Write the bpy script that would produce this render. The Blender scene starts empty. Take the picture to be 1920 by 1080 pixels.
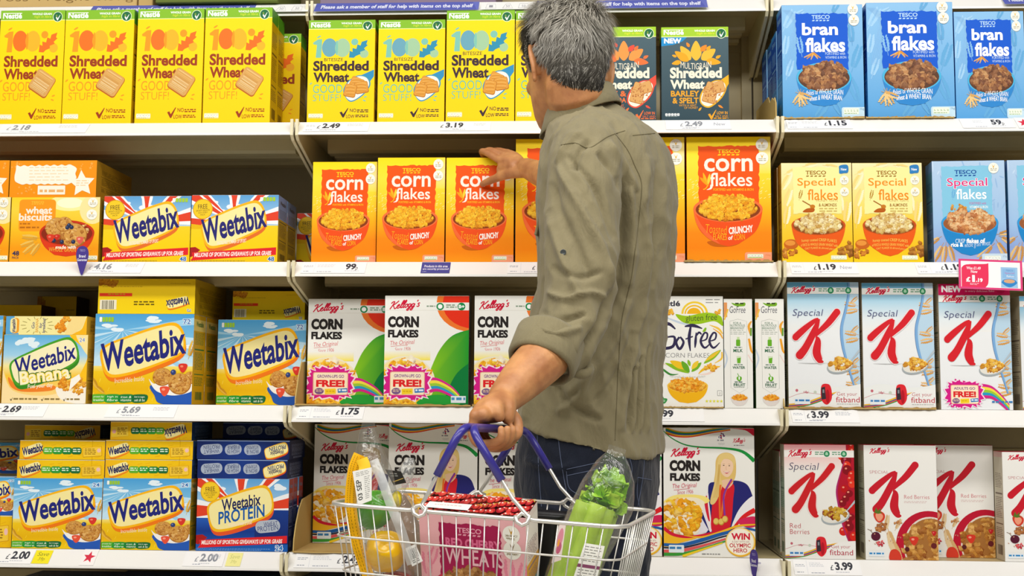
import bpy, bmesh, math, random
import numpy as np
from mathutils import Vector, Matrix, noise
from mathutils.geometry import tessellate_polygon
from mathutils.bvhtree import BVHTree

random.seed(7)
SC = bpy.context.scene
COL = SC.collection

# ------------------------------------------------------------------ camera
FPX = 2300.0
CX, CZ, CD, YAW, PIT, ROL = 0.11983472, 0.94758224, 3.33836817, 0.05419455, 0.09619527, 0.006787
def _axes():
    R = Vector((math.cos(YAW), math.sin(YAW), 0)); F = Vector((-math.sin(YAW), math.cos(YAW), 0)); U = Vector((0, 0, 1))
    F2 = F*math.cos(PIT) + U*math.sin(PIT); U2 = U*math.cos(PIT) - F*math.sin(PIT)
    return R*math.cos(ROL) + U2*math.sin(ROL), U2*math.cos(ROL) - R*math.sin(ROL), F2
AR, AU, AF = _axes()
EYE = Vector((CX, -CD, CZ))
cam = bpy.data.cameras.new('camera'); cam.sensor_width = 36; cam.lens = FPX/1920*36
cam.clip_start = 0.05
camo = bpy.data.objects.new('camera', cam); COL.objects.link(camo)
camo.matrix_world = Matrix((( AR.x, AU.x, -AF.x, EYE.x), (AR.y, AU.y, -AF.y, EYE.y), (AR.z, AU.z, -AF.z, EYE.z), (0, 0, 0, 1)))
SC.camera = camo
def at(px, py, Y):
    """world point that sits at depth Y on the line of sight through a photo pixel"""
    d = AF + AR*((px-960)/FPX) + AU*((540-py)/FPX)
    return EYE + d*((Y-EYE.y)/d.y)
def pix(p):
    d = Vector(p)-EYE; z = d.dot(AF)
    return 960+FPX*d.dot(AR)/z, 540-FPX*d.dot(AU)/z

# ------------------------------------------------------------------ light
W = bpy.data.worlds.new('world'); SC.world = W; W.use_nodes = True
W.node_tree.nodes['Background'].inputs[0].default_value = (1.0, 0.97, 0.92, 1)
W.node_tree.nodes['Background'].inputs[1].default_value = 0.14
def lamp(x, y, z, sx, sy, power, rx=0, ry=0, col=(1, .978, .93)):
    l = bpy.data.lights.new('ceiling_lamp', 'AREA'); l.shape = 'RECTANGLE'; l.size = sx; l.size_y = sy; l.energy = power; l.color = col
    o = bpy.data.objects.new('ceiling_lamp', l); COL.objects.link(o); o.location = (x, y, z); o.rotation_euler = (rx, ry, 0)
lamp(-0.2, -1.9, 3.4, 6, .4, 105, math.radians(12))
lamp(0.2, -4.2, 3.3, 7, .6, 160, math.radians(48))
SC.view_settings.view_transform = 'Standard'; SC.view_settings.look = 'None'
SC.view_settings.gamma = 1; SC.view_settings.use_curve_mapping = False
SC.view_settings.exposure = -0.17
SC.cycles.max_bounces = 8; SC.cycles.transparent_max_bounces = 16

# ------------------------------------------------------------------ colour and materials
def lin(c): return c/12.92 if c <= .04045 else ((c+.055)/1.055)**2.4
def rgb(h):
    if isinstance(h, tuple): return h
    return tuple(lin(int(h[i:i+2], 16)/255) for i in (0, 2, 4))
def mix(a, b, t):
    a, b = rgb(a), rgb(b); return tuple(a[i]*(1-t)+b[i]*t for i in range(3))
def newmat(name):
    m = bpy.data.materials.new(name); m.use_nodes = True
    return m, m.node_tree.nodes, m.node_tree.links, m.node_tree.nodes['Principled BSDF']
def mat(name, h, rough=.5, metal=0, bump=0, scale=200, var=.0, spec=.5, aniso=(1, 1, 1)):
    m, N, L, b = newmat(name)
    tc = N.new('ShaderNodeTexCoord'); mp = N.new('ShaderNodeMapping'); mp.inputs['Scale'].default_value = aniso
    nz = N.new('ShaderNodeTexNoise'); nz.inputs['Scale'].default_value = scale; nz.inputs['Detail'].default_value = 3
    L.new(tc.outputs['Object'], mp.inputs[0]); L.new(mp.outputs[0], nz.inputs['Vector'])
    mx = N.new('ShaderNodeMix'); mx.data_type = 'RGBA'
    c = rgb(h)
    mx.inputs[6].default_value = (*[x*(1-var) for x in c], 1); mx.inputs[7].default_value = (*[min(1, x*(1+var)) for x in c], 1)
    L.new(nz.outputs['Fac'], mx.inputs[0]); L.new(mx.outputs[2], b.inputs['Base Color'])
    b.inputs['Roughness'].default_value = rough; b.inputs['Metallic'].default_value = metal
    b.inputs['Specular IOR Level'].default_value = spec
    if bump:
        bp = N.new('ShaderNodeBump'); bp.inputs['Strength'].default_value = bump; bp.inputs['Distance'].default_value = .002
        L.new(nz.outputs['Fac'], bp.inputs['Height']); L.new(bp.outputs[0], b.inputs['Normal'])
    return m
def attrmat(name, rough=.4, spec=.4, bump=0, scale=300, coat=0):
    """colour comes from the mesh's own print colours"""
    m, N, L, b = newmat(name)
    a = N.new('ShaderNodeAttribute'); a.attribute_name = 'Col'
    L.new(a.outputs['Color'], b.inputs['Base Color'])
    b.inputs['Roughness'].default_value = rough; b.inputs['Specular IOR Level'].default_value = spec
    b.inputs['Coat Weight'].default_value = coat; b.inputs['Coat Roughness'].default_value = .2
    if bump:
        nz = N.new('ShaderNodeTexNoise'); nz.inputs['Scale'].default_value = scale
        tc = N.new('ShaderNodeTexCoord'); L.new(tc.outputs['Object'], nz.inputs['Vector'])
        bp = N.new('ShaderNodeBump'); bp.inputs['Strength'].default_value = bump; bp.inputs['Distance'].default_value = .001
        L.new(nz.outputs['Fac'], bp.inputs['Height']); L.new(bp.outputs[0], b.inputs['Normal'])
    return m
M_PRINT = attrmat('printed_card', .42, .14)
M_PAPER = attrmat('printed_paper', .6, .2)
M_KRAFT = attrmat('corrugated_cardboard', .8, .1, .3, 400)
M_STEEL = mat('cream_painted_steel', 'c3b388', .45, 0, .03, 30, .03)
M_STRIP = mat('white_ticket_strip', 'f4f2ee', .3, 0, 0, 20, .01)

# ------------------------------------------------------------------ objects
def tag(o, label=None, cat=None, group=None, kind=None):
    if label: o['label'] = label
    if cat: o['category'] = cat
    if group: o['group'] = group
    if kind: o['kind'] = kind
    return o
def empty(name, loc=(0, 0, 0), rz=0, scale=None):
    o = bpy.data.objects.new(name, None); o.empty_display_size = .05; COL.objects.link(o)
    o.location = loc; o.rotation_euler = (0, 0, rz)
    if scale: o.scale = scale
    return o
def link(name, me, parent=None, m=None):
    o = bpy.data.objects.new(name, me); COL.objects.link(o)
    if parent: o.parent = parent
    if m:
        me.materials.clear(); me.materials.append(m)
    return o
def smooth(me, on=True):
    me.polygons.foreach_set('use_smooth', [on]*len(me.polygons)); return me
class MB:
    """collects boxes, bars and tubes into one mesh, with a colour per face"""
    def __init__(s): s.v = []; s.f = []; s.c = []
    def add(s, vs, fs, col='ffffff'):
        n = len(s.v); s.v += [tuple(p) for p in vs]; c = rgb(col)
        for f in fs: s.f.append([n+i for i in f]); s.c.append(c)
    def box(s, a, b, col='ffffff', m=None, cols=None):
        x0, y0, z0 = a; x1, y1, z1 = b
        vs = [Vector(p) for p in ((x0,y0,z0),(x1,y0,z0),(x1,y1,z0),(x0,y1,z0),(x0,y0,z1),(x1,y0,z1),(x1,y1,z1),(x0,y1,z1))]
        if m: vs = [m @ p for p in vs]
        fs = [(0,1,5,4),(1,2,6,5),(2,3,7,6),(3,0,4,7),(4,5,6,7),(3,2,1,0)]      # front right back left top bottom
        for i, f in enumerate(fs): s.add(vs, [f], (cols or {}).get(i, col))
    def prism(s, pts, d, col='ffffff'):
        """polygon pts (3-D, planar) pushed along d"""
        n = len(pts); d = Vector(d); a = [Vector(p) for p in pts]; b = [p+d for p in a]
        tris = tessellate_polygon([a])
        s.add(a+b, [t for t in tris]+[[n+i for i in reversed(t)] for t in tris]+[[i, (i+1) % n, n+(i+1) % n, n+i] for i in range(n)], col)
    def tube(s, pts, r, col='ffffff', n=8, caps=True, squash=1):
        pts = [Vector(p) for p in pts]; k = len(pts)
        rs = r if isinstance(r, (list, tuple)) else [r]*k
        up = None; vs = []
        for i, p in enumerate(pts):
            t = (pts[min(i+1, k-1)]-pts[max(i-1, 0)]).normalized()
            if up is None:
                up = Vector((0, 0, 1)) if abs(t.z) < .9 else Vector((1, 0, 0))
            u = (up - t*up.dot(t)).normalized(); w = t.cross(u); up = u
            for j in range(n):
                a = 2*math.pi*j/n; vs.append(p+u*(math.cos(a)*rs[i]*squash)+w*(math.sin(a)*rs[i]))
        fs = [[i*n+j, i*n+(j+1) % n, (i+1)*n+(j+1) % n, (i+1)*n+j] for i in range(k-1) for j in range(n)]
        if caps: fs += [list(reversed(range(n))), [(k-1)*n+j for j in range(n)]]
        s.add(vs, fs, col)
    def loft(s, rings, col='ffffff', n=32, caps=True):
        """rings: (centre, u axis, ru, v axis, rv[, exponent])"""
        vs = []
        for q in rings:
            c, u, ru, v, rv = [Vector(q[0]), Vector(q[1]), q[2], Vector(q[3]), q[4]]; e = q[5] if len(q) > 5 else 2
            for j in range(n):
                a = 2*math.pi*j/n; ca, sa = math.cos(a), math.sin(a)
                x = math.copysign(abs(ca)**(2/e), ca); y = math.copysign(abs(sa)**(2/e), sa)
                vs.append(c+u*(ru*x)+v*(rv*y))
        k = len(rings)
        fs = [[i*n+j, i*n+(j+1) % n, (i+1)*n+(j+1) % n, (i+1)*n+j] for i in range(k-1) for j in range(n)]
        if caps: fs += [list(reversed(range(n))), [(k-1)*n+j for j in range(n)]]
        s.add(vs, fs, col)
    def ball(s, c, r, m=None, col='ffffff', n=16):
        rx, ry, rz = r if isinstance(r, (list, tuple)) else (r, r, r); c = Vector(c); vs = []; h = n//2
        for i in range(h+1):
            t = math.pi*i/h
            for j in range(n):
                a = 2*math.pi*j/n
                p = Vector((rx*math.sin(t)*math.cos(a), ry*math.sin(t)*math.sin(a), rz*math.cos(t)))
                vs.append(c+(m @ p if m else p))
        s.add(vs, [[i*n+j, (i+1)*n+j, (i+1)*n+(j+1) % n, i*n+(j+1) % n] for i in range(h) for j in range(n)], col)
    def mesh(s, name, m=None, sm=False, fix=True):
        me = bpy.data.meshes.new(name); me.from_pydata(s.v, [], s.f)
        ca = me.color_attributes.new('Col', 'FLOAT_COLOR', 'CORNER')
        arr = np.ones((len(me.loops), 4), np.float32)
        k = 0
        for f, c in zip(s.f, s.c):
            arr[k:k+len(f), :3] = c; k += len(f)
        ca.data.foreach_set('color', arr.ravel())
        if fix:
            bm = bmesh.new(); bm.from_mesh(me); bmesh.ops.recalc_face_normals(bm, faces=bm.faces); bm.to_mesh(me); bm.free()
        if m: me.materials.append(m)
        if sm: smooth(me)
        return me
    def build(s, name, m, parent=None, sm=False, fix=True): return link(name, s.mesh(name, m, sm, fix), parent)
def soften(me, w=.0008, seg=2):
    bm = bmesh.new(); bm.from_mesh(me); bmesh.ops.remove_doubles(bm, verts=bm.verts, dist=1e-6)
    bmesh.ops.bevel(bm, geom=[e for e in bm.edges if e.calc_face_angle(0) > .5], offset=w, segments=seg, affect='EDGES', profile=.6)
    bm.to_mesh(me); bm.free(); return me
def spline(pts, n=6, closed=False):
    """smooth curve through the points (2-D or 3-D tuples)"""
    P = [np.array(p, float) for p in pts]; k = len(P); out = []
    for i in range(k if closed else k-1):
        a, b, c, d = (P[(i-1) % k], P[i], P[(i+1) % k], P[(i+2) % k]) if closed else (P[max(i-1, 0)], P[i], P[i+1], P[min(i+2, k-1)])
        for j in range(n):
            t = j/n; out.append(tuple(.5*(2*b+(c-a)*t+(2*a-5*b+4*c-d)*t*t+(3*b-a-3*c+d)*t**3)))
    if not closed: out.append(tuple(P[-1]))
    return out

# ------------------------------------------------------------------ print artwork drawn as flat layers of ink
_G = {}
def glyphs(s, off):
    k = (s, off)
    if k not in _G:
        c = bpy.data.curves.new('lettering', 'FONT'); c.body = s; c.size = 1; c.resolution_u = 2 if len(s) > 14 else 3; c.offset = off
        o = bpy.data.objects.new('lettering', c); me = o.to_mesh()
        v = np.zeros(len(me.vertices)*3, np.float32); me.vertices.foreach_get('co', v); v = v.reshape(-1, 3)[:, :2].copy()
        f = [tuple(p.vertices) for p in me.polygons]
        o.to_mesh_clear(); bpy.data.objects.remove(o); bpy.data.curves.remove(c)
        _G[k] = (v, f)
    return _G[k]
class Art:
    """a printed face, drawn in the units of a close look at the photo (y down)"""
    def __init__(s, x0, y0, x1, y1, bg='ffffff'):
        s.o = (x0, y0); s.w = x1-x0; s.h = y1-y0; s.V = []; s.T = []; s.C = []; s.k = 0; s.R = random.Random(int(x0*7+y0*13+x1))
        s.unit = s.h/700
        if bg: s.rect(x0, y0, x1, y1, bg)
    def _tri(s, P, cols):
        """clip one triangle to the face and store it"""
        poly = [(p[0], p[1], *c) for p, c in zip(P, cols)]
        for ax, lim, sg in ((0, 0, 1), (0, s.w, -1), (1, 0, 1), (1, s.h, -1)):
            if all((q[ax]-lim)*sg >= 0 for q in poly): continue
            out = []
            for i in range(len(poly)):
                a, b = poly[i-1], poly[i]; da, db = (a[ax]-lim)*sg, (b[ax]-lim)*sg
                if (da < 0) != (db < 0):
                    t = da/(da-db); out.append(tuple(a[j]+(b[j]-a[j])*t for j in range(5)))
                if db >= 0: out.append(b)
            poly = out
            if len(poly) < 3: return
        n = len(s.V); s.V += [(q[0], q[1], s.k) for q in poly]
        s.T.append(list(range(n, n+len(poly)))); s.C.append([q[2:] for q in poly])
    def _loc(s, p): return (p[0]-s.o[0], p[1]-s.o[1])
    def poly(s, pts, col, step=1.0):
        s.k += step
        q = [s._loc(p) for p in pts]
        fn = col if callable(col) else None
        c0 = None if fn else rgb(col)
        for t in tessellate_polygon([[Vector((a[0], a[1], 0)) for a in q]]):
            P = [q[i] for i in t]
            s._tri(P, [fn(*pts[i]) for i in t] if fn else [c0]*3)
    def rect(s, x0, y0, x1, y1, col): s.poly([(x0, y0), (x1, y0), (x1, y1), (x0, y1)], col)
    def grad(s, x0, y0, x1, y1, stops, horiz=False):
        """bands of ink colour: stops = [(t, colour), ...]"""
        s.k += 1; ox, oy = s.o
        for (t0, c0), (t1, c1) in zip(stops, stops[1:]):
            c0, c1 = rgb(c0), rgb(c1)
            if horiz: a, b = x0+(x1-x0)*t0-ox, x0+(x1-x0)*t1-ox; Q = [(a, y0-oy), (a, y1-oy), (b, y1-oy), (b, y0-oy)]
            else: a, b = y0+(y1-y0)*t0-oy, y0+(y1-y0)*t1-oy; Q = [(x0-ox, a), (x1-ox, a), (x1-ox, b), (x0-ox, b)]
            cc = [c0, c0, c1, c1]
            s._tri([Q[0], Q[1], Q[2]], cc[:3]); s._tri([Q[0], Q[2], Q[3]], [cc[0], cc[2], cc[3]])
    def ell(s, cx, cy, rx, ry=None, col='ffffff', rot=0, n=28, a0=0, a1=360):
        ry = ry or rx; cr, sr = math.cos(math.radians(rot)), math.sin(math.radians(rot)); pts = []
        full = a1-a0 >= 360
        for i in range(n if full else n+1):
            a = math.radians(a0+(a1-a0)*i/n); x, y = rx*math.cos(a), ry*math.sin(a)
            pts.append((cx+x*cr-y*sr, cy+x*sr+y*cr))
        s.poly(pts, col)
    def rr(s, x0, y0, x1, y1, r, col, rot=0):
        pts = []; cx, cy = (x0+x1)/2, (y0+y1)/2; cr, sr = math.cos(math.radians(rot)), math.sin(math.radians(rot))
        for (a, b, st) in ((x1-r, y1-r, 0), (x0+r, y1-r, 90), (x0+r, y0+r, 180), (x1-r, y0+r, 270)):
            for i in range(6):
                t = math.radians(st+i*18); x, y = a+r*math.cos(t)-cx, b+r*math.sin(t)-cy
                pts.append((cx+x*cr-y*sr, cy+x*sr+y*cr))
        s.poly(pts, col)
    def blob(s, pts, col, n=6): s.poly(spline(pts, n, True), col)
    def rough(s, x0, y0, x1, y1, col, amp=4, step=14):
        """brushed panel with a ragged edge"""
        pts = []; R = s.R
        def run(a, b):
            L = math.dist(a, b); k = max(2, int(L/step))
            for i in range(k):
                t = i/k; pts.append((a[0]+(b[0]-a[0])*t+R.uniform(-amp, amp), a[1]+(b[1]-a[1])*t+R.uniform(-amp, amp)))
        run((x0, y0), (x1, y0)); run((x1, y0), (x1, y1)); run((x1, y1), (x0, y1)); run((x0, y1), (x0, y0))
        s.poly(pts, col)
    def line(s, pts, w, col, sm=True, taper=False):
        """pen stroke; w may be a list"""
        q = [(*p, (w[i] if isinstance(w, (list, tuple)) else w)) for i, p in enumerate(pts)]
        if sm and len(q) > 2: q = spline(q, 5)
        L, Rr = [], []; k = len(q)
        for i, p in enumerate(q):
            a, b = q[max(i-1, 0)], q[min(i+1, k-1)]; dx, dy = b[0]-a[0], b[1]-a[1]; d = math.hypot(dx, dy) or 1
            ww = max(p[2], .05)/2
            if taper: ww *= math.sin(math.pi*(.12+.76*i/(k-1)))
            L.append((p[0]-dy/d*ww, p[1]+dx/d*ww)); Rr.append((p[0]+dy/d*ww, p[1]-dx/d*ww))
        s.k += 1; c = rgb(col); k0 = s.k
        for i in range(k-1):
            A, B, Cc, D = [s._loc(z) for z in (L[i], L[i+1], Rr[i+1], Rr[i])]
            s.k = k0+(i % 3)*.8
            s._tri([A, B, Cc], [c]*3); s._tri([A, Cc, D], [c]*3)
        s.k = k0+(1.6 if k > 3 else 0)
    def txt(s, t, x0, y0, x1, y1, col, b=0, it=0, rot=0, halo=None, hw=.05, flip=False, bend=0):
        """lettering fitted to a rectangle"""
        if halo: s._txt(t, x0, y0, x1, y1, halo, b+hw, it, rot, flip, bend, b)
        s._txt(t, x0, y0, x1, y1, col, b, it, rot, flip, bend, b)
    def _txt(s, t, x0, y0, x1, y1, col, b, it, rot, flip, bend, fitb):
        v0, _ = glyphs(t, fitb); v, f = glyphs(t, b)
        def sh(v): return np.stack([v[:, 0]+it*v[:, 1], v[:, 1]], 1)
        v0 = sh(v0); v = sh(v); a, c = v0.min(0), v0.max(0)
        u = (v-a)/np.maximum(c-a, 1e-6)
        X = x0+u[:, 0]*(x1-x0); Y = y1-u[:, 1]*(y1-y0)
        if bend: Y = Y + bend*(4*(u[:, 0]-.5)**2-1)
        if flip: X = x0+x1-X; Y = y0+y1-Y
        cx, cy = (x0+x1)/2, (y0+y1)/2; cr, sr = math.cos(math.radians(rot)), math.sin(math.radians(rot))
        P = list(zip(cx+(X-cx)*cr-(Y-cy)*sr-s.o[0], cy+(X-cx)*sr+(Y-cy)*cr-s.o[1]))
        s.k += 1; fn = col if callable(col) else None; c = None if fn else rgb(col)
        k0 = s.k
        for n_, q in enumerate(f):
            if b > 0: s.k = k0+(n_ % 4)*.8
            for i in range(1, len(q)-1):
                tri = (P[q[0]], P[q[i]], P[q[i+1]])
                s._tri(tri, [fn(p[0]+s.o[0], p[1]+s.o[1]) for p in tri] if fn else [c]*3)
        s.k = k0+(2.4 if b > 0 else 0)
    def lines(s, x0, y0, x1, y1, n, col, fill=.5):
        """small print too fine to read: broken hairlines"""
        R = s.R; hgt = (y1-y0)/n
        s.k += 1; c = rgb(col)
        for i in range(n):
            x = x0; y = y0+i*hgt; end = x1-R.random()*(x1-x0)*.25
            while x < end:
                w = R.uniform(.5, 1.6)*hgt*1.6; xe = min(x+w, x1)
                Q = [s._loc(p) for p in ((x, y), (xe, y), (xe, y+hgt*fill), (x, y+hgt*fill))]
                s._tri(Q[:3], [c]*3); s._tri([Q[0], Q[2], Q[3]], [c]*3); x = xe+hgt*.5
    def flakes(s, cx, cy, rx, ry, n, size, cols, test=None, dark=None, sq=.7):
        """heap of flakes: overlapping crinkled shapes of ink"""
        R = s.R; cols = [rgb(c) for c in cols]; pos = []
        for i in range(n):
            a, d = R.uniform(0, 6.283), math.sqrt(R.random())
            pos.append((cx+rx*d*math.cos(a), cy+ry*d*math.sin(a)))
        pos.sort(key=lambda p: p[1])
        for (x, y) in pos:
            z = size*R.uniform(.6, 1.15); rot = R.uniform(0, 6.283); base = mix(cols[R.randrange(len(cols))], cols[R.randrange(len(cols))], R.random())
            k = 11; pts = []
            for j in range(k):
                t = 6.283*j/k; rr_ = z*R.uniform(.6, 1.15)
                px_, py_ = rr_*math.cos(t), rr_*math.sin(t)*sq
                pts.append((x+px_*math.cos(rot)-py_*math.sin(rot), y+px_*math.sin(rot)+py_*math.cos(rot)))
            s.k += .25
            dk = tuple(c*k for c, k in zip(base, (.62, .45, .34))); li = tuple(min(1, c*1.15+.02) for c in base)
            hx, hy = x+R.uniform(-.35, .35)*z, y+R.uniform(-.4, .15)*z
            for j in range(k):
                p, q = pts[j-1], pts[j]
                u = R.random(); fc = mix(base, dk, R.random()*.9) if u < .42 else mix(base, li, R.random()) if u > .7 else base
                f = lambda u_: dk if (u_[1]-y) > z*.25 else fc
                s._tri([s._loc((hx, hy)), s._loc(p), s._loc(q)], [mix(fc, li, .4), f(p), f(q)])
    def bowl(s, cx, cy, rx, ry, dep, col, rim, food, n=70, fs=None, base=.45, inner=None, heap=.75):
        """a bowl of flakes: cy is the rim's centre line"""
        pts = [(cx+rx*math.cos(math.pi*i/20), cy+ry*.3*math.sin(math.pi*i/20)) for i in range(0)]
        L = [(cx-rx, cy), (cx-rx*.93, cy+dep*.32), (cx-rx*.75, cy+dep*.64), (cx-rx*base, cy+dep*.93)]
        Rr = [(2*cx-x, y) for x, y in reversed(L)]
        s.poly(spline(L, 4)+[(cx, cy+dep)]+spline(Rr, 4)+[(cx+rx*math.cos(t), cy-ry*.2*math.sin(t)) for t in (.3, 1.57, 2.84)], col)
        s.ell(cx, cy, rx, ry, rim, n=36); s.ell(cx, cy+ry*.05, rx*.93, ry*.88, inner or rim, n=36)
        s.flakes(cx, cy-ry*.12, rx*.82, ry*heap, int(n*1.5), (fs or rx*.14)*.82, food)
    def ear(s, x, y, L, ang, col, n=7, w=.16, col2=None):
        """ear of wheat: base point, length, direction (degrees, 0 = right, 90 = up)"""
        ca, sa = math.cos(math.radians(ang)), -math.sin(math.radians(ang))
        s.line([(x-ca*L*.35, y-sa*L*.35), (x+ca*L*.2, y+sa*L*.2)], L*.03, col)
        for i in range(n):
            t = i/n*L; k = 1-abs(i/n-.4)*.7
            for sg in (-1, 1):
                bx, by = x+ca*t-sa*sg*L*w*.45*k, y+sa*t+ca*sg*L*w*.45*k
                s.ell(bx, by, L*.15*k, L*.075*k, (col2 or col) if sg > 0 else col, rot=math.degrees(math.atan2(sa, ca))+sg*25, n=8)
    def tick(s, x, y, z, col): s.poly([(x, y), (x+z*.25, y-z*.1), (x+z*.42, y+z*.22), (x+z*.95, y-z*.55), (x+z*1.0, y-z*.5), (x+z*.5, y+z*.6), (x+z*.35, y+z*.62)], col)
    def star(s, cx, cy, r, col, n=5, inn=.42, rot=-90):
        s.poly([(cx+(r if i % 2 == 0 else r*inn)*math.cos(math.radians(rot+i*180/n)), cy+(r if i % 2 == 0 else r*inn)*math.sin(math.radians(rot+i*180/n))) for i in range(2*n)], col)
    def mesh(s, name, Wm, Hm, m=None, dz=1.6e-5):
        """front face lies in the XZ plane facing -Y, x centred, z from 0"""
        me = bpy.data.meshes.new(name); kx, kz = Wm/s.w, Hm/s.h
        me.from_pydata([(v[0]*kx-Wm/2, -v[2]*dz, Hm-v[1]*kz) for v in s.V], [], [list(reversed(t)) for t in s.T])
        arr = np.ones((len(me.loops), 4), np.float32); k = 0
        for c in s.C:
            for q in reversed(c): arr[k, :3] = q; k += 1
        ca = me.color_attributes.new('Col', 'FLOAT_COLOR', 'CORNER'); ca.data.foreach_set('color', arr.ravel())
        # every triangle must face out (-Y)
        fl = [p.index for p in me.polygons if p.normal.y > 0]
        if fl:
            bm = bmesh.new(); bm.from_mesh(me); bm.faces.ensure_lookup_table()
            bmesh.ops.reverse_faces(bm, faces=[bm.faces[i] for i in fl]); bm.to_mesh(me); bm.free()
        me.materials.append(m or M_PRINT); return me
# ================================================================== ARTWORK OF THE CARTONS
_sh = lambda P, d: [(x+d, y) for x, y in P]
_l = [(2.3,.4),(2.75,1.4),(2.85,2.05),(2.6,2.0),(2.42,.9),(2.5,.0),(2.85,.3)]
_g1 = [(4.75,.85),(4.4,.95),(4.18,.5),(4.4,.05),(4.7,.35),(4.85,.95)]
_g2 = [(4.85,.95),(4.75,0),(4.5,-.85),(4.15,-.75),(4.4,-.25),(5.0,.2)]
SCRIPT = [[(.55,2.0),(.3,1.0),(-.1,-.15)], [(-.2,1.5),(.1,1.95),(.55,2.0)], [(1.5,2.15),(.9,1.4),(.3,.95)], [(.35,1.0),(.7,.5),(1.05,-.1),(1.45,.2)],
    [(1.35,.4),(1.85,.6),(2.0,.95),(1.75,1.02),(1.5,.55),(1.65,.02),(2.0,.05),(2.35,.45)], _l, _sh(_l, .55),
    [(3.8,.95),(3.48,.8),(3.42,.3),(3.65,0),(3.98,.3),(3.98,.8),(3.75,.97),(4.2,.8)], _g1, _g2, _sh(_g1, .85), _sh(_g2, .85),
    [(6.25,1.95),(6.1,1.5)], [(6.95,.9),(6.65,1.0),(6.5,.75),(6.85,.4),(6.75,.02),(6.3,.12)]]
def script(A, x0, y0, x1, y1, col='d2143a', rise=.09, halo=None, w=.27):
    """the cereal maker's flowing red script, fitted to a rectangle"""
    sx = (x1-x0)/7.6; sy = (y1-y0)/3.0
    for hw, c in (((w*2.0, halo),) if halo else ()) + ((w, col),):
        for st in SCRIPT:
            A.line([(x0+(x+.3+.28*y+.25)*sx, y1-(y+.9)*sy-rise*(x)*sx+.25*(y1-y0)*rise*2) for x, y in st], hw*sx, c)
def check_badge(A, x, y, r):
    A.ell(x, y, r*1.12, col='e9f3d2'); A.ell(x, y, r, col='1d6b40')
    A.ear(x-r*.25, y+r*.1, r*.7, 95, 'cfd93a', n=3, w=.3); A.tick(x-r*.45, y+r*.15, r*1.05, 'ffffff')
def gda(A, x0, y0, x1, y1, bg='f4f6f2', ink='7f8f86', n=5, col='ffffff'):
    """row of nutrition lozenges"""
    A.rr(x0, y0, x1, y1, (y1-y0)*.15, bg); w = (x1-x0)/n
    for i in range(n):
        A.rr(x0+w*(i+.1), y0+(y1-y0)*.2, x0+w*(i+.9), y0+(y1-y0)*.72, w*.2, col)
        A.lines(x0+w*(i+.25), y0+(y1-y0)*.3, x0+w*(i+.8), y0+(y1-y0)*.65, 2, ink)
    A.lines(x0+w*.2, y0+(y1-y0)*.8, x1-w*.2, y1, 1, ink)
def vroundel(A, x, y, r, t='LOW', ink='b0a890', leaf='e0b020'):
    A.ell(x, y, r, col='f7f5ea'); A.poly([(x-r*.3, y-r*.75), (x, y-r*.3), (x+r*.3, y-r*.75), (x+r*.1, y-r*.2), (x+r*.04, y), (x-r*.04, y), (x-r*.1, y-r*.2)], leaf)
    A.lines(x-r*.6, y+r*.05, x+r*.65, y+r*.6, 2, ink)
SHRED = {'o': ('f79a1c', 'f0731f', 'fbb526', '9a3a16', 'f59a1b'), 'b': ('7fc2b0', '6aa5b8', 'a3c9a0', '3d2a33', '6ebfa6')}
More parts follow.
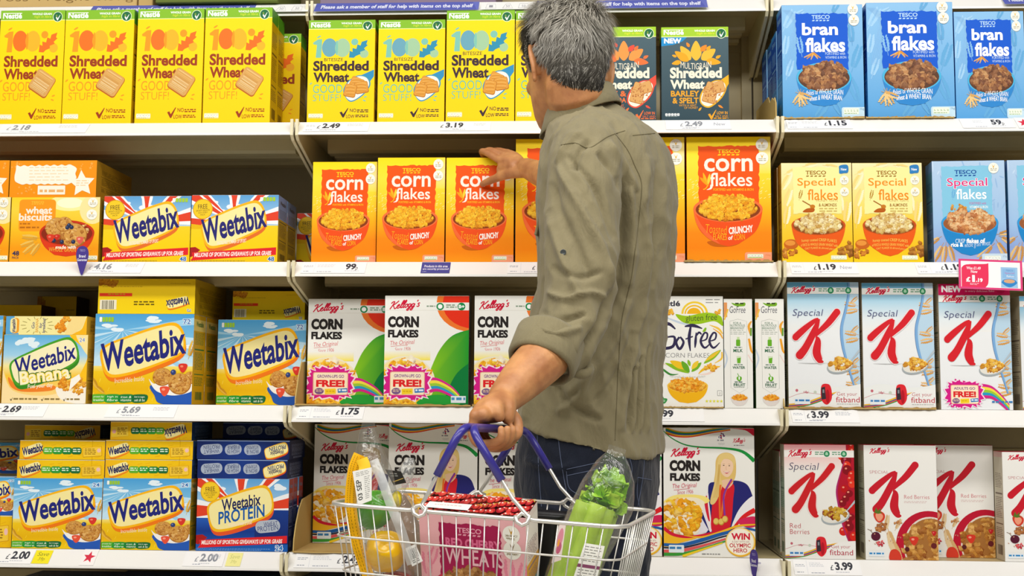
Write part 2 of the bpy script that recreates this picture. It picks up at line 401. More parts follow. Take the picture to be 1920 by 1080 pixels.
def shredded(kind):
    c1, c2, c3, ink, good = SHRED[kind]
    A = Art(1113, 80, 1622, 908, 'ffd900'); dy = 0
    A.grad(1113, 150, 1622, 908, [(0, 'ffdc00'), (.5, 'ffd800'), (1, 'ffcf00')])
    A.rect(1113, 80, 1622, 150, '86bd2a'); A.rect(1113, 148, 1622, 153, 'f6f0a0')
    A.txt('Nestlé', 1130, 96, 1280, 138, 'ffffff', .03); A.rect(1130, 96, 1280, 101, 'ffffff')
    A.txt('WHOLE GRAIN', 1362, 97, 1516, 113, 'ffffff', .03); A.txt('high in fibre', 1378, 117, 1512, 138, 'e2ea3a', 0, .2)
    check_badge(A, 1563, 127, 34)
    A.poly([(1148, 262), (1185, 235), (1218, 232), (1212, 385), (1170, 385), (1178, 280), (1150, 275)], c1)
    A.ell(1192, 214, 18, 6, c1, rot=-30)
    A.ell(1275, 303, 58, 76, c2); A.ell(1375, 305, 58, 76, c3); A.ell(1330, 305, 10, 62, c1); A.ell(1467, 258, 27, col=c1); A.ell(1540, 355, 34, col=c3)
    leaf = '2f8fb0' if kind == 'b' else 'f4701e'
    A.poly([(1425, 385), (1430, 330), (1452, 340), (1450, 308), (1480, 315), (1488, 278), (1512, 288), (1520, 258), (1566, 243), (1556, 278), (1568, 285), (1540, 310), (1548, 325), (1510, 340), (1512, 358), (1478, 372), (1462, 388)], leaf)
    if kind == 'b': A.txt('BITESIZE', 1236, 388, 1380, 414, ink, .0)
    A.txt('Shredded', 1153, 410, 1577, 494, ink, .035); A.txt('Wheat', 1156, 505, 1430, 585, ink, .035)
    A.txt('GOOD', 1155, 602, 1380, 672, good, .0); A.txt('STUFF!', 1155, 682, 1370, 738, good, -.008)
    for q in ((1138, 595, -40), (1555, 705, -20), (1548, 735, 20)): A.ell(q[0], q[1], 13, 5, c1, rot=q[2])
    if kind == 'b':
        A.poly([(1520, 530), (1618, 484), (1618, 540), (1575, 600)], '2f8fc0')
        A.blob([(1400, 700), (1388, 640), (1430, 570), (1500, 530), (1570, 545), (1592, 610), (1540, 690), (1450, 745)], '3a94b8')
        A.blob([(1402, 695), (1396, 640), (1435, 575), (1500, 538), (1562, 552), (1582, 610), (1535, 682), (1452, 735)], 'f6f1e6')
        for (x, y, w, h, r) in ((1490, 590, 52, 42, 25), (1525, 630, 52, 48, -10), (1440, 655, 46, 52, 12)):
            A.rr(x-w, y-h, x+w, y+h, 16, 'b8701c', rot=r); A.rr(x-w+3, y-h+2, x+w-4, y+h-7, 14, 'dd9a3c', rot=r)
            for i in range(6): A.line([(x-w*.7, y-h*.7+i*h*.25), (x, y-h*.78+i*h*.27), (x+w*.7, y-h*.65+i*h*.25)], 4, ('e9b45e', 'c98428')[i % 2])
    else:
        A.rr(1378, 530, 1545, 700, 24, 'b8651c', rot=32); A.rr(1382, 531, 1542, 690, 22, 'd9a45c', rot=32)
        for i in range(34):
            a = math.radians(32); u = -72+i*4.3; P = []
            for v in (-62, -20, 20, 62): vv = v+A.R.uniform(-4, 4); P.append((1460+vv*math.cos(a)-u*math.sin(a), 611+vv*math.sin(a)+u*math.cos(a)))
            A.line(P, 3.2, A.R.choice(['ecc68a', 'c98c44', 'e4b468', 'd6a052', 'f2d49c']))
    A.tick(1362, 830, 66, ink)
    A.txt('NO', 1440, 800, 1488, 828, ink, 0); A.lines(1494, 808, 1580, 836, 2, ink); A.txt('LOW', 1412, 848, 1475, 876, ink, 0); A.lines(1482, 850, 1580, 874, 2, ink)
    gda(A, 1125, 838, 1235, 876, 'f2e7a8', 'b9a860')
    return A
def multigrain(kind):
    c = {'rye': ('f0743a', 'f59a4a', 'e8503c', 'f0743a'), 'barley': ('f0a81e', 'f4bc3a', 'f08c28', 'eda526')}[kind]
    A = Art(960, 203, 1466, 900, '38505a')
    A.grad(960, 270, 1466, 900, [(0, '4a626c'), (1, '2f4650')])
    A.rect(960, 203, 1466, 276, 'a6d030'); A.rect(960, 272, 1466, 278, 'e8f0a0')
    A.txt('Nestlé', 978, 222, 1130, 260, 'ffffff', .03); A.rect(978, 220, 1128, 225, 'ffffff')
    A.txt('WHOLE GRAIN', 1210, 222, 1365, 238, 'ffffff', .03); A.txt('high in fibre', 1228, 242, 1362, 262, 'f2ea3a', 0, .2); check_badge(A, 1413, 252, 34)
    A.poly([(960, 278), (1155, 278), (1120, 310), (1050, 335), (960, 345)], '1f8fd0'); A.txt('NEW', 980, 285, 1112, 324, 'ffffff', .05)
    def leaf(x0, y0, x1, y1, w, col):
        dx, dy = x1-x0, y1-y0; d = math.hypot(dx, dy); nx, ny = -dy/d*w, dx/d*w
        A.blob([(x0, y0), (x0+dx*.4+nx, y0+dy*.4+ny), (x1, y1), (x0+dx*.4-nx, y0+dy*.4-ny)], col, 5)
    for q in ((1222, 455, 1222, 305, 42, c[1]), (1180, 450, 1105, 345, 34, c[1]), (1165, 458, 1062, 385, 30, c[0]), (1110, 462, 1038, 478, 18, c[0]), (1262, 448, 1368, 370, 38, c[1]), (1300, 455, 1408, 472, 26, c[0]),
              (1172, 352, 1150, 318, 12, c[2]), (1258, 385, 1302, 338, 20, c[2]), (1302, 378, 1332, 345, 14, c[0]), (1370, 438, 1408, 418, 12, c[0]), (1075, 425, 1040, 412, 10, c[0])): leaf(*q)
    A.txt('MULTIGRAIN', 1105, 460, 1335, 508, 'f4ead2', 0, 0, 0, bend=-14)
    A.txt('Shredded', 1024, 505, 1415, 588, 'f6ecd6', .04); A.txt('Wheat', 1026, 598, 1285, 668, 'f6ecd6', .04)
    if kind == 'rye': A.txt('RYE &', 1058, 680, 1242, 722, c[3], .03); A.txt('QUINOA', 1050, 730, 1240, 774, c[3], .03)
    else: A.txt('BARLEY', 1030, 680, 1245, 724, c[3], .03); A.txt('& SPELT', 1042, 732, 1238, 776, c[3], .03)
    A.txt('WITH A HINT', 1090, 782, 1222, 798, c[3], 0); A.txt('OF HONEY', 1130, 800, 1232, 816, c[3], 0)
    A.poly([(1395, 610), (1472, 558), (1472, 620), (1448, 660)], c[2] if kind == 'rye' else 'edb01e')
    A.blob([(1256, 780), (1248, 720), (1290, 650), (1360, 605), (1430, 610), (1450, 660), (1410, 740), (1320, 808)], c[2] if kind == 'rye' else 'edb01e')
    A.blob([(1264, 775), (1260, 722), (1296, 656), (1362, 613), (1424, 618), (1440, 660), (1402, 732), (1320, 796)], 'f7eddc')
    for (x, y, w, h, r) in ((1340, 660, 48, 38, 20), (1390, 655, 44, 44, -15), (1320, 725, 50, 48, 15)):
        A.rr(x-w, y-h, x+w, y+h, 14, 'b87432', rot=r); A.rr(x-w+3, y-h+2, x+w-4, y+h-6, 12, 'dca662', rot=r)
    A.flakes(1345, 695, 72, 78, 60, 9, ['e8b878', 'c98a48', 'b0602c', 'd89a50'])
    leaf(1238, 832, 1260, 805, 8, c[3]); leaf(1385, 790, 1422, 812, 8, c[2])
    A.tick(1308, 858, 62, c[3]); A.txt('LOW IN', 1375, 836, 1455, 858, c[3], .02); A.txt('SALT AND', 1362, 864, 1458, 880, c[3], 0); A.lines(1350, 884, 1460, 898, 1, c[3])
    gda(A, 985, 842, 1096, 878, '38505a', '8a9a98')
    return A
def shop_name(A, x0, y0, x1, y1, col):
    A.txt('TESCO', x0, y0, x1, y0+(y1-y0)*.66, col, .025)
    for i in range(5):
        w = (x1-x0)/5; x = x0+w*(i+.08); y = y0+(y1-y0)*.8
        A.poly([(x, y+(y1-y0)*.2), (x+w*.18, y), (x+w*.8, y), (x+w*.62, y+(y1-y0)*.2)], col)
def bran():
    A = Art(872, 10, 1460, 772, '86bce8')
    A.grad(872, 10, 1460, 772, [(0, '8fc2ec'), (.55, '7ab6e6'), (1, '55a0dc')])
    for q in ((900, 150, 130, 60), (890, 330, 120, 80), (910, 480, 110, 70), (1390, 420, 150, 70), (1410, 640, 150, 110), (1120, 760, 140, 50), (960, 90, 90, 30), (1250, 50, 100, 60), (1290, 740, 120, 120), (1380, 250, 110, 95)):
        A.ear(*q, 'a4d0f2' if q[0] < 1000 else '64aadc', n=8, w=.3)
    for i in range(7): A.line([(880+i*9, 40), (960+i*9, 130), (930+i*8, 260), (900+i*8, 420)], 2, '9fd0f4')
    A.rough(975, 68, 1350, 450, '0a5ad2', 5, 16)
    shop_name(A, 1090, 78, 1222, 120, 'b9dcf6')
    A.txt('bran', 1018, 132, 1280, 216, 'ffffff', .03); A.txt('flakes', 1042, 232, 1330, 330, 'ffffff', .03)
    A.ear(1010, 325, 110, 100, '86bce8', n=6, w=.3)
    for i, (x, y, a) in enumerate(((1030, 365, 15), (1050, 375, 40), (1080, 380, 70), (1105, 350, 60), (1130, 375, 120), (1150, 370, 150))):
        A.line([(1100, 335), (x, y)], [14, 6], ('e9b05a', 'd6923c')[i % 2])
    A.txt('FORTIFIED with', 1185, 330, 1328, 350, 'cfe6fa', .0); A.txt('VITAMINS & IRON', 1185, 358, 1336, 375, 'cfe6fa', 0)
    A.bowl(1172, 500, 200, 100, 195, '2d86cf', '49b4e0', ['8a5c3c', '9c6c48', 'b98452', '6b4530', 'c79a68', '7a4a34'], 95, 40, .42, '5a3a2a', .85)
    A.txt('flakes of WHOLE GRAIN', 1042, 588, 1310, 622, 'ffffff', .0, .1, -1, bend=10); A.txt('wheat & WHEAT BRAN', 1062, 626, 1300, 660, 'ffffff', .01, .1, -1, bend=10)
    for a in (150, 110, 80, 40): A.ear(990+a*.1, 610, 95, -a+20, 'd9a860', n=6, w=.28, col2='ecc88a')
    A.rr(1296, 702, 1475, 772, 14, 'c6e2f2'); gda(A, 1310, 708, 1420, 750, 'e8f2e0', '8fae7a', 5, 'f2f8ea'); A.txt('1kg', 1430, 706, 1458, 726, '5a8ab0', 0)
    A.rect(872, 700, 872, 700, '86bce8')
    vroundel(A, 1390, 42, 38); vroundel(A, 1396, 116, 38)
    return A
def tcorn():
    A = Art(330, 62, 917, 930, 'ffd21a')
    A.grad(330, 62, 917, 930, [(0, 'ffde08'), (.2, 'ffe23a'), (.42, 'ffd02a'), (.6, 'fbb010'), (.78, 'f68a0a'), (.9, 'f98606'), (1, 'ff9a10')])
    A.grad(840, 60, 917, 320, [(0, 'ffe23a'), (.5, 'f8e6a0'), (1, 'ffe04a')])
    for i in range(34): x = A.R.choice([A.R.uniform(335, 408), A.R.uniform(838, 912)]); y = A.R.uniform(360, 500); A.line([(x, y), (x+14, y-8)], 3, 'fff0a0')
    A.rough(413, 125, 835, 640, 'f4560a', 5, 18)
    shop_name(A, 545, 148, 704, 192, 'ffd21a')
    A.txt('corn', 452, 212, 792, 306, 'fdeee2', .018); A.txt('flakes', 492, 314, 788, 410, 'fdeee2', .012); A.line([(505, 400), (497, 424), (470, 434)], [20, 14, 3], 'fdeee2')
    for i, (x, y, L, a) in enumerate(((470, 405, 95, 105), (478, 400, 80, 80), (468, 400, 70, 130))):
        A.blob([(x, y), (x+L*math.cos(math.radians(a))*.5-10, y-L*math.sin(math.radians(a))*.5), (x+L*math.cos(math.radians(a)), y-L*math.sin(math.radians(a))), (x+12+L*math.cos(math.radians(a))*.5, y-L*.5)], ('ffb41a', 'ffd23a', 'f9a010')[i], 5)
    A.line([(445, 432), (462, 425), (480, 400)], 6, 'ffc21a')
    A.txt('FORTIFIED with VITAMINS & IRON', 516, 424, 796, 442, 'ffc020', .01)
    A.blob([(470, 800), (560, 790), (700, 800), (640, 830), (520, 832)], 'c8600a')
    A.bowl(616, 570, 242, 92, 262, 'f05018', 'f0703a', ['f2a814', 'f6ba22', 'e08e0c', 'f8c83c', 'ee9e10', 'f6c02c'], 190, 30, .3, '8a3a10', .95)
    A.blob([(380, 590), (400, 680), (470, 770), (560, 815), (500, 760), (430, 680)], 'f56a34', 6)
    A.txt('Toasted', 458, 682, 606, 742, 'ffae1e', -.01, 0, 5); A.txt('CRUNCHY', 620, 690, 790, 740, 'fff4e8', .04, .1, -6)
    A.txt('FLAKES', 512, 744, 606, 786, 'ffc21e', -.005, 0, 2); A.txt('of', 616, 756, 648, 786, 'fff4e8', .03, .1); A.txt('CORN', 656, 746, 732, 786, 'ffc21e', -.005, .1, -4)
    A.rr(730, 872, 935, 945, 16, 'f8a078'); gda(A, 748, 884, 858, 914, 'e8ecc8', '8f9a50'); A.rect(755, 906, 850, 911, '9ab838'); A.txt('750g', 872, 886, 908, 902, 'e87848', 0)
    vroundel(A, 858, 117, 43); vroundel(A, 858, 212, 43)
    return A
def honeyflakes():
    A = Art(243, 132, 733, 812, 'f8ea9a')
    A.grad(243, 132, 733, 812, [(0, 'f6ebb6'), (.4, 'f6e076'), (.6, 'f4cf3a'), (.85, 'f7c21a'), (1, 'fbd018')])
    for q in ((255, 300, 120, 60), (270, 420, 120, 70), (290, 200, 90, 20), (660, 450, 120, 100), (690, 520, 130, 80), (270, 540, 120, 80), (420, 150, 80, 10), (560, 150, 80, -10)): A.ear(*q, 'f3d884', n=8, w=.3, col2='fbf0c4')
    A.rough(325, 160, 660, 480, 'f9efa0', 3, 20)
    shop_name(A, 413, 184, 557, 226, '9a6a1a')
    A.txt('Special', 355, 235, 620, 304, 'ef8e12', .005); A.txt('flakes', 425, 312, 636, 388, 'f08a10', .005)
    A.ear(370, 370, 60, 75, 'b88a28', n=5, w=.3)
    A.txt('HONEY, OATS', 486, 382, 634, 402, 'c0903a', -.01); A.txt('& ALMONDS', 502, 410, 626, 432, 'a06a1e', .02); A.lines(505, 442, 628, 476, 2, 'cdb060')
    A.line([(388, 392), (445, 425)], 8, 'a86a24'); A.ell(458, 432, 18, 14, 'c87a1e'); A.blob([(390, 470), (420, 445), (470, 445), (460, 470)], 'b85a10')
    A.flakes(290, 745, 60, 35, 14, 22, ['d98a2a', 'b86a1a', 'e8b050']); A.ell(305, 690, 50, 34, 'c8641a'); A.ell(298, 682, 36, 18, 'e8943a')
    A.flakes(690, 720, 55, 50, 18, 24, ['b0701e', '8a5214', 'c88a34'])
    A.bowl(497, 560, 188, 68, 212, 'ea5c14', 'c84e14', ['e4cf8a', 'd8b868', 'ecdca8', 'c79a4a', 'efe2b4'], 100, 30, .3, '8a4a1a', .95)
    A.txt('honey coated CRISP FLAKES', 378, 658, 622, 684, 'f9d05a', 0, .05, 1, bend=8); A.txt('of RICE & WHOLE GRAIN WHEAT with', 372, 690, 628, 708, 'f9d05a', .0, .05, 1, bend=8); A.txt('OAT FLAKES & almond pieces', 400, 716, 610, 734, 'f9d05a', 0, .05, 1, bend=8)
    A.rr(580, 766, 690, 796, 6, 'f0eeb8'); gda(A, 584, 768, 686, 794, 'eef0c8', '98a860')
    A.blob([(652, 150), (706, 146), (710, 195), (680, 202), (650, 205), (648, 178)], '2f7fc0'); A.txt('New', 660, 166, 700, 184, 'ffffff', .02)
    vroundel(A, 682, 250, 31); vroundel(A, 682, 330, 31)
    return A
def riceflakes():
    A = Art(1290, 118, 1795, 800, 'a8cdea')
    A.grad(1290, 118, 1795, 800, [(0, 'b6d0ec'), (.6, 'a0c4ea'), (.85, '8fa8dc'), (1, 'a9b4e4')])
    for i in range(26): x, y = A.R.uniform(1290, 1790), A.R.uniform(118, 470); A.ell(x, y, A.R.uniform(14, 40), 5, A.R.choice(['c6dcf4', '98bce4']), rot=A.R.uniform(0, 180))
    A.rough(1355, 152, 1705, 520, '86c8e6', 4, 18)
    shop_name(A, 1447, 178, 1600, 220, '0a4a9a')
    A.txt('Special', 1393, 232, 1672, 304, 'e0207c', .005, halo='ffffff', hw=.03); A.txt('flakes', 1455, 306, 1665, 376, 'ffffff', .01)
    A.ear(1432, 360, 60, 80, '6aaede', n=5, w=.3)
    A.flakes(1470, 430, 52, 18, 16, 16, ['e0a850', 'c8842c']); A.txt('FORTIFIED with', 1545, 396, 1660, 412, 'd060a0', .0); A.txt('VITAMINS & IRON', 1545, 420, 1672, 438, 'ffffff', .01)
    for q in ((1340, 700, 110, -120), (1370, 700, 105, -100), (1400, 700, 100, -75), (1320, 640, 90, -150), (1680, 700, 120, -140), (1740, 680, 110, -60), (1770, 640, 100, -30), (1755, 610, 90, 10)): A.ear(*q, 'c8904a', n=7, w=.26, col2='e8c080')
    A.bowl(1543, 535, 198, 80, 220, '1f86cc', '2f9ada', ['d8985a', 'e4b07a', 'c4804a', 'ecc898', 'b87040', 'dcc090'], 105, 32, .32, '9a5a34', .98)
    A.txt('CRISP', 1440, 642, 1508, 672, 'e8f4fc', 0); A.txt('flakes of', 1516, 640, 1646, 672, 'ffffff', .04, .1); A.txt('rice &', 1408, 668, 1494, 696, 'ffffff', .04); A.txt('whole grain wheat', 1502, 660, 1682, 704, 'e4f2fc', -.01, .2, -5)
    A.rr(1620, 742, 1830, 800, 14, 'c8dcec'); gda(A, 1640, 756, 1750, 790, 'e6ecdc', 'a8b890'); A.txt('375g', 1764, 756, 1790, 770, '8098c0', 0)
    vroundel(A, 1718, 168, 36)
    return A
# ---- wheat biscuit cartons
def biscuit_name(A, x0, y0, x1, y1, rot=-12, ring=('f9b716', 'f07a1a'), word='Weetabix', b=.02, sub=None, flip=False, ink='262a7a', fill='f8eaa2'):
    """slanted pill with the maker's name"""
    cx, cy = (x0+x1)/2, (y0+y1)/2; w, h = x1-x0, y1-y0
    f = (rot+180) if flip else rot
    cr, sr = math.cos(math.radians(rot)), math.sin(math.radians(rot))
    T = lambda u, v: (cx+u*w/2*cr-v*h/2*sr, cy+u*w/2*sr+v*h/2*cr)
    P = [(-1, .1), (-.9, -.55), (-.3, -.82), (.4, -1), (.85, -.95), (1, -.3), (.88, .5), (.2, .85), (-.5, 1), (-.9, .85)]
    A.blob([T(u*1.05, v*1.18+.2) for u, v in P], ring[1], 5)
    A.blob([T(u*1.06, v*1.15) for u, v in P], ring[0], 5)
    A.blob([T(u, v) for u, v in P], fill, 5)
    if word:
        A.txt(word, cx-w*.50, cy-h*.43, cx+w*.53, cy+h*.33, ink, b+.008, .25, rot-1, flip=flip)
def sky_field(A, x0, y0, x1, y1, hz=.58):
    H = y1-y0; yh = y0+H*hz
    A.grad(x0, y0, x1, yh, [(0, '4aa0da'), (.5, '7cc0e8'), (1, 'd6ecf2')])
    cx, cy = x0+(x1-x0)*.28, y0+H*.18
    for i in range(13):
        a = math.radians(-10+i*16); r = (x1-x0)*1.1
        A.poly([(cx, cy), (cx+r*math.cos(a), cy+min(r*math.sin(a), yh-cy)), (cx+r*math.cos(a+.1), cy+min(r*math.sin(a+.1), yh-cy))], ('9fd2f0', 'c4e4f6')[i % 2])
    for i in range(9):
        x = A.R.uniform(x0, x1); y = A.R.uniform(y0, yh-H*.1); 
        for j in range(4): A.ell(x+A.R.uniform(-30, 30), y+A.R.uniform(-8, 8), A.R.uniform(16, 36), A.R.uniform(6, 14), 'e6f3fa', n=12)
    A.grad(x0, yh, x1, y1, [(0, 'f7e27a'), (.15, 'f2c81e'), (.6, 'e9b40e'), (1, 'f4cc14')])
    for i in range(46): x, y = A.R.uniform(x0, x1), A.R.uniform(yh+8, y1); A.line([(x, y), (x+A.R.uniform(-10, 14), y-A.R.uniform(12, 30))], 3, A.R.choice(['f9dc50', 'd59a10', 'f6d232']))
def biscuit(A, cx, cy, r):
    A.ell(cx, cy, r, r*.92, 'a86a26'); A.ell(cx-r*.02, cy-r*.04, r*.95, r*.86, 'd49c4c')
    A.flakes(cx, cy, r*.85, r*.78, 46, r*.2, ['dca654', 'c48436', 'e8bc72', 'b4742c'])
def berry(A, x, y, r, col, hi):
    A.blob([(x-r, y-r*.6), (x, y-r*.9), (x+r, y-r*.6), (x+r*.7, y+r*.5), (x, y+r*1.15), (x-r*.7, y+r*.5)], col, 5); A.ell(x-r*.25, y-r*.25, r*.35, r*.25, hi)
def plaques(A, x0, y0, x1, y1, words=('protein for|breakfast', 'high in|fibre', 'iron &|vitamins', 'low in sugar,|salt & fat')):
    n = len(words); w = (x1-x0)/n; cols = ['5fb030', '2f9a3a', '1f7f3a', '1d6a38']
    for i, t in enumerate(words):
        a = x0+w*i; A.blob([(a-w*.04, y0+(y1-y0)*.2), (a+w*.2, y0-(y1-y0)*.05), (a+w*1.04, y0), (a+w*1.06, y1-(y1-y0)*.3), (a+w*.8, y1), (a, y1)], cols[i], 4)
        for j, s in enumerate(t.split('|')): A.txt(s, a+w*.12, y0+(y1-y0)*(.14+.4*j), a+w*.9, y0+(y1-y0)*(.44+.42*j), 'f4faea', .0, .15)
def crisp_bowl(A, cx, cy, s):
    """blue bowl of milk, biscuits and berries at a corner of the face"""
    A.blob([(cx-1.5*s, cy-.1*s), (cx-1.3*s, cy+.7*s), (cx-.8*s, cy+1.3*s), (cx+1.4*s, cy+1.4*s), (cx+1.4*s, cy-.2*s)], '2a5ab4', 5)
    A.blob([(cx-1.75*s, cy-.5*s), (cx-1.35*s, cy-.15*s), (cx-.7*s, cy-.35*s), (cx+1.5*s, cy-.4*s), (cx+1.5*s, cy+.35*s), (cx+.2*s, cy+.7*s), (cx-.9*s, cy+.5*s), (cx-1.4*s, cy+.15*s)], 'f6f2ea', 5)
    biscuit(A, cx-.75*s, cy-.65*s, .72*s); biscuit(A, cx+1.35*s, cy-.6*s, .5*s); biscuit(A, cx+.55*s, cy-.15*s, .85*s)
    berry(A, cx-.55*s, cy+.35*s, .36*s, 'e8543a', 'f8a08a'); berry(A, cx+.75*s, cy-1.35*s, .33*s, 'dc3a2e', 'f48a6a'); A.ell(cx+.05*s, cy-1.0*s, .2*s, col='33427a'); A.ell(cx+.0*s, cy-1.05*s, .07*s, col='6a7ab0')
def wbx(num):
    A = Art(575, 258, 1180, 800, 'f2c81e'); sky_field(A, 575, 258, 1180, 800)
    gx = 600
    for i in range(5): A.rr(gx+i*18, 276, gx+16+i*18, 306, 5, 'f4f6f0' if i == 0 else '9ac83a')
    A.txt(num, 1114, 288, 1160, 318, '2a70b8', .02, halo='ffffff', hw=.06)
    biscuit_name(A, 625, 365, 1125, 590, -12, sub=1)
    A.txt('Incredible Inside', 706, 640, 888, 668, 'fbe4c0', .0, .15, -5)
    for q in ((600, 700, 70, 120), (640, 730, 60, 140), (1160, 500, 90, 75)): A.ear(*q, 'e8b84a', n=7, w=.25, col2='c89028')
    plaques(A, 572, 745, 905, 790); crisp_bowl(A, 1060, 690, 82)
    return A
def union_rays(A, cx, cy, R):
    """red and white rays of a painted flag fanning out of the middle"""
    A.grad(A.o[0], A.o[1], A.o[0]+A.w, A.o[1]+A.h*.7, [(0, '5aa0d8'), (.5, '9cc8ea'), (1, 'dcebf2')])
    for i in range(10):
        x, y = A.R.uniform(A.o[0], A.o[0]+A.w), A.R.uniform(A.o[1], A.o[1]+A.h*.5)
        for j in range(4): A.ell(x+A.R.uniform(-26, 26), y+A.R.uniform(-10, 10), A.R.uniform(14, 34), A.R.uniform(8, 16), 'eaf3fa', n=10)
    for a, w in ((178, .13), (212, .09), (222, .05), (270, .12), (315, .07), (352, .10)):
        for ww, c in ((w*1.9, 'f2f4f6'), (w, 'e2452a')):
            t = math.radians(a); P = []
            for k in range(9): r = R*(.25+.75*k/8); P.append((cx+r*math.cos(t-ww)+A.R.uniform(-3, 3), cy+r*math.sin(t-ww)))
            for k in range(8, -1, -1): r = R*(.25+.75*k/8); P.append((cx+r*math.cos(t+ww)+A.R.uniform(-3, 3), cy+r*math.sin(t+ww)))
            A.poly(P, c)
def medal(A, x, y, r):
    A.ell(x, y, r*1.08, col='d9a010'); A.ell(x, y, r, col='f6cc2a'); A.txt('FREE', x-r*.52, y-r*.5, x+r*.5, y-r*.02, '3a3420', .0, 0, -5)
    A.txt('SPORTS SESSION', x-r*.72, y+r*.05, x+r*.74, y+r*.24, '4a4020', 0, 0, -5); A.txt('WITH EVERY', x-r*.5, y+r*.3, x+r*.54, y+r*.46, '4a4020', 0, 0, -5); A.txt('PACK', x-r*.25, y+r*.52, x+r*.28, y+r*.68, '4a4020', 0, 0, -5)
def ribbon(A, x0, y0, x1, y1, t):
    A.poly([(x0-22, y0-10), (x0+20, y0-14), (x0+50, y0+4), (x0-5, y1-8), (x0-22, y1-14)], 'a81e1e')
    A.poly([(x0, y0+18), (x1, y0-12), (x1, y1-22), (x0-8, y1+12), (x0+6, y1-6)], 'e0262a'); A.txt(t, x0+14, y0+14, x1-28, y1-14, 'fbeee8', .03, .2, -1.5)
def wbsport():
    A = Art(632, 320, 1158, 713, 'f4d224'); union_rays(A, 890, 480, 330)
    A.grad(632, 500, 1158, 713, [(0, 'f2d024'), (.5, 'f4cf10'), (1, 'f0c40c')]); A.poly([(632, 520), (632, 490), (760, 505), (900, 520)], 'e8b80e')
    medal(A, 700, 402, 56)
    for i in range(5): A.rr(1046+i*19, 332, 1062+i*19, 356, 4, 'f4f6f0' if i == 0 else 'a6cc3a')
    biscuit_name(A, 702, 400, 1080, 590, -14, ('f6b81a', 'e4702a'), ink='2a2a72'); A.txt('INCREDIBLE SUMMER OF SPORT', 792, 584, 970, 606, 'fbe6d0', .02, .2, -5)
    ribbon(A, 642, 640, 1150, 694, 'MILLIONS OF SPORTING GIVEAWAYS UP FOR GRABS')
    A.txt('48', 1100, 682, 1140, 710, '2a6ab0', .03, halo='ffffff', hw=.05); A.lines(640, 706, 1010, 713, 1, '9a8a20')
    return A
def protein():
    A = Art(1200, 418, 1765, 843, '1a3f96'); union_rays(A, 1470, 600, 380)
    A.grad(1200, 650, 1765, 843, [(0, '2a5cb8'), (.4, '173a8e'), (1, '1e62b8')]); A.grad(1560, 600, 1765, 800, [(0, '1c3c8c'), (1, '1a2a6a')])
    medal(A, 1280, 495, 56)
    biscuit_name(A, 1275, 495, 1665, 695, -10, ('f6b81a', 'e4562a'), word=None)
    A.txt('Weetabix', 1355, 520, 1595, 592, '24285a', .02, .2, -10); A.txt('PROTEIN', 1328, 590, 1625, 664, '1c5aa8', .02, .2, -10)
    A.txt('INCREDIBLE SUMMER OF SPORT', 1395, 674, 1545, 692, 'fbe6d0', .02, .2, -6)
    A.rr(1564, 660, 1716, 732, 34, 'b4bcc8', rot=-6); A.txt('WHEAT', 1615, 668, 1700, 694, '34407a', 0, 0, -6); A.txt('PROTEIN', 1578, 692, 1704, 722, '34407a', 0, 0, -6)
    ribbon(A, 1220, 762, 1760, 815, 'MILLIONS OF SPORTING GIVEAWAYS UP FOR GRABS')
    A.txt('24', 1690, 806, 1735, 838, '2a7ac0', .03, halo='ffffff', hw=.06); A.lines(1205, 828, 1680, 842, 2, '6a9ad8')
    return A
def protein_side():
    A = Art(1203, 305, 1755, 415, '1c2c66'); A.grad(1203, 305, 1755, 415, [(0, '1a2a64'), (.5, '1d3a86'), (1, '1a2658')], True)
    A.rect(1203, 305, 1755, 310, '8aa0c8')
    for x, w, t in ((1290, 66, ('PROTEIN', 'WHEAT')), (1420, 50, ('FIBRE', 'HIGH IN')), (1535, 50, ('VITAMINS', 'IRON &'))):
        A.rr(x-w, 328, x+w, 388, 28, 'a8b2c4', rot=-4)
        for i, q in enumerate(t): A.txt(q, x-w*.72, 334+i*25, x+w*.72, 356+i*25, '34406e', .0, 0, -4, flip=True)
    biscuit_name(A, 1610, 328, 1745, 398, -10, ('f6b81a', 'd84a2a'), word=None)
    A.txt('PROTEIN', 1632, 335, 1735, 360, '2a3a70', .02, .2, -10, flip=True); A.txt('Weetabix', 1640, 362, 1722, 388, '2a2c60', .02, .2, -10, flip=True)
    return A
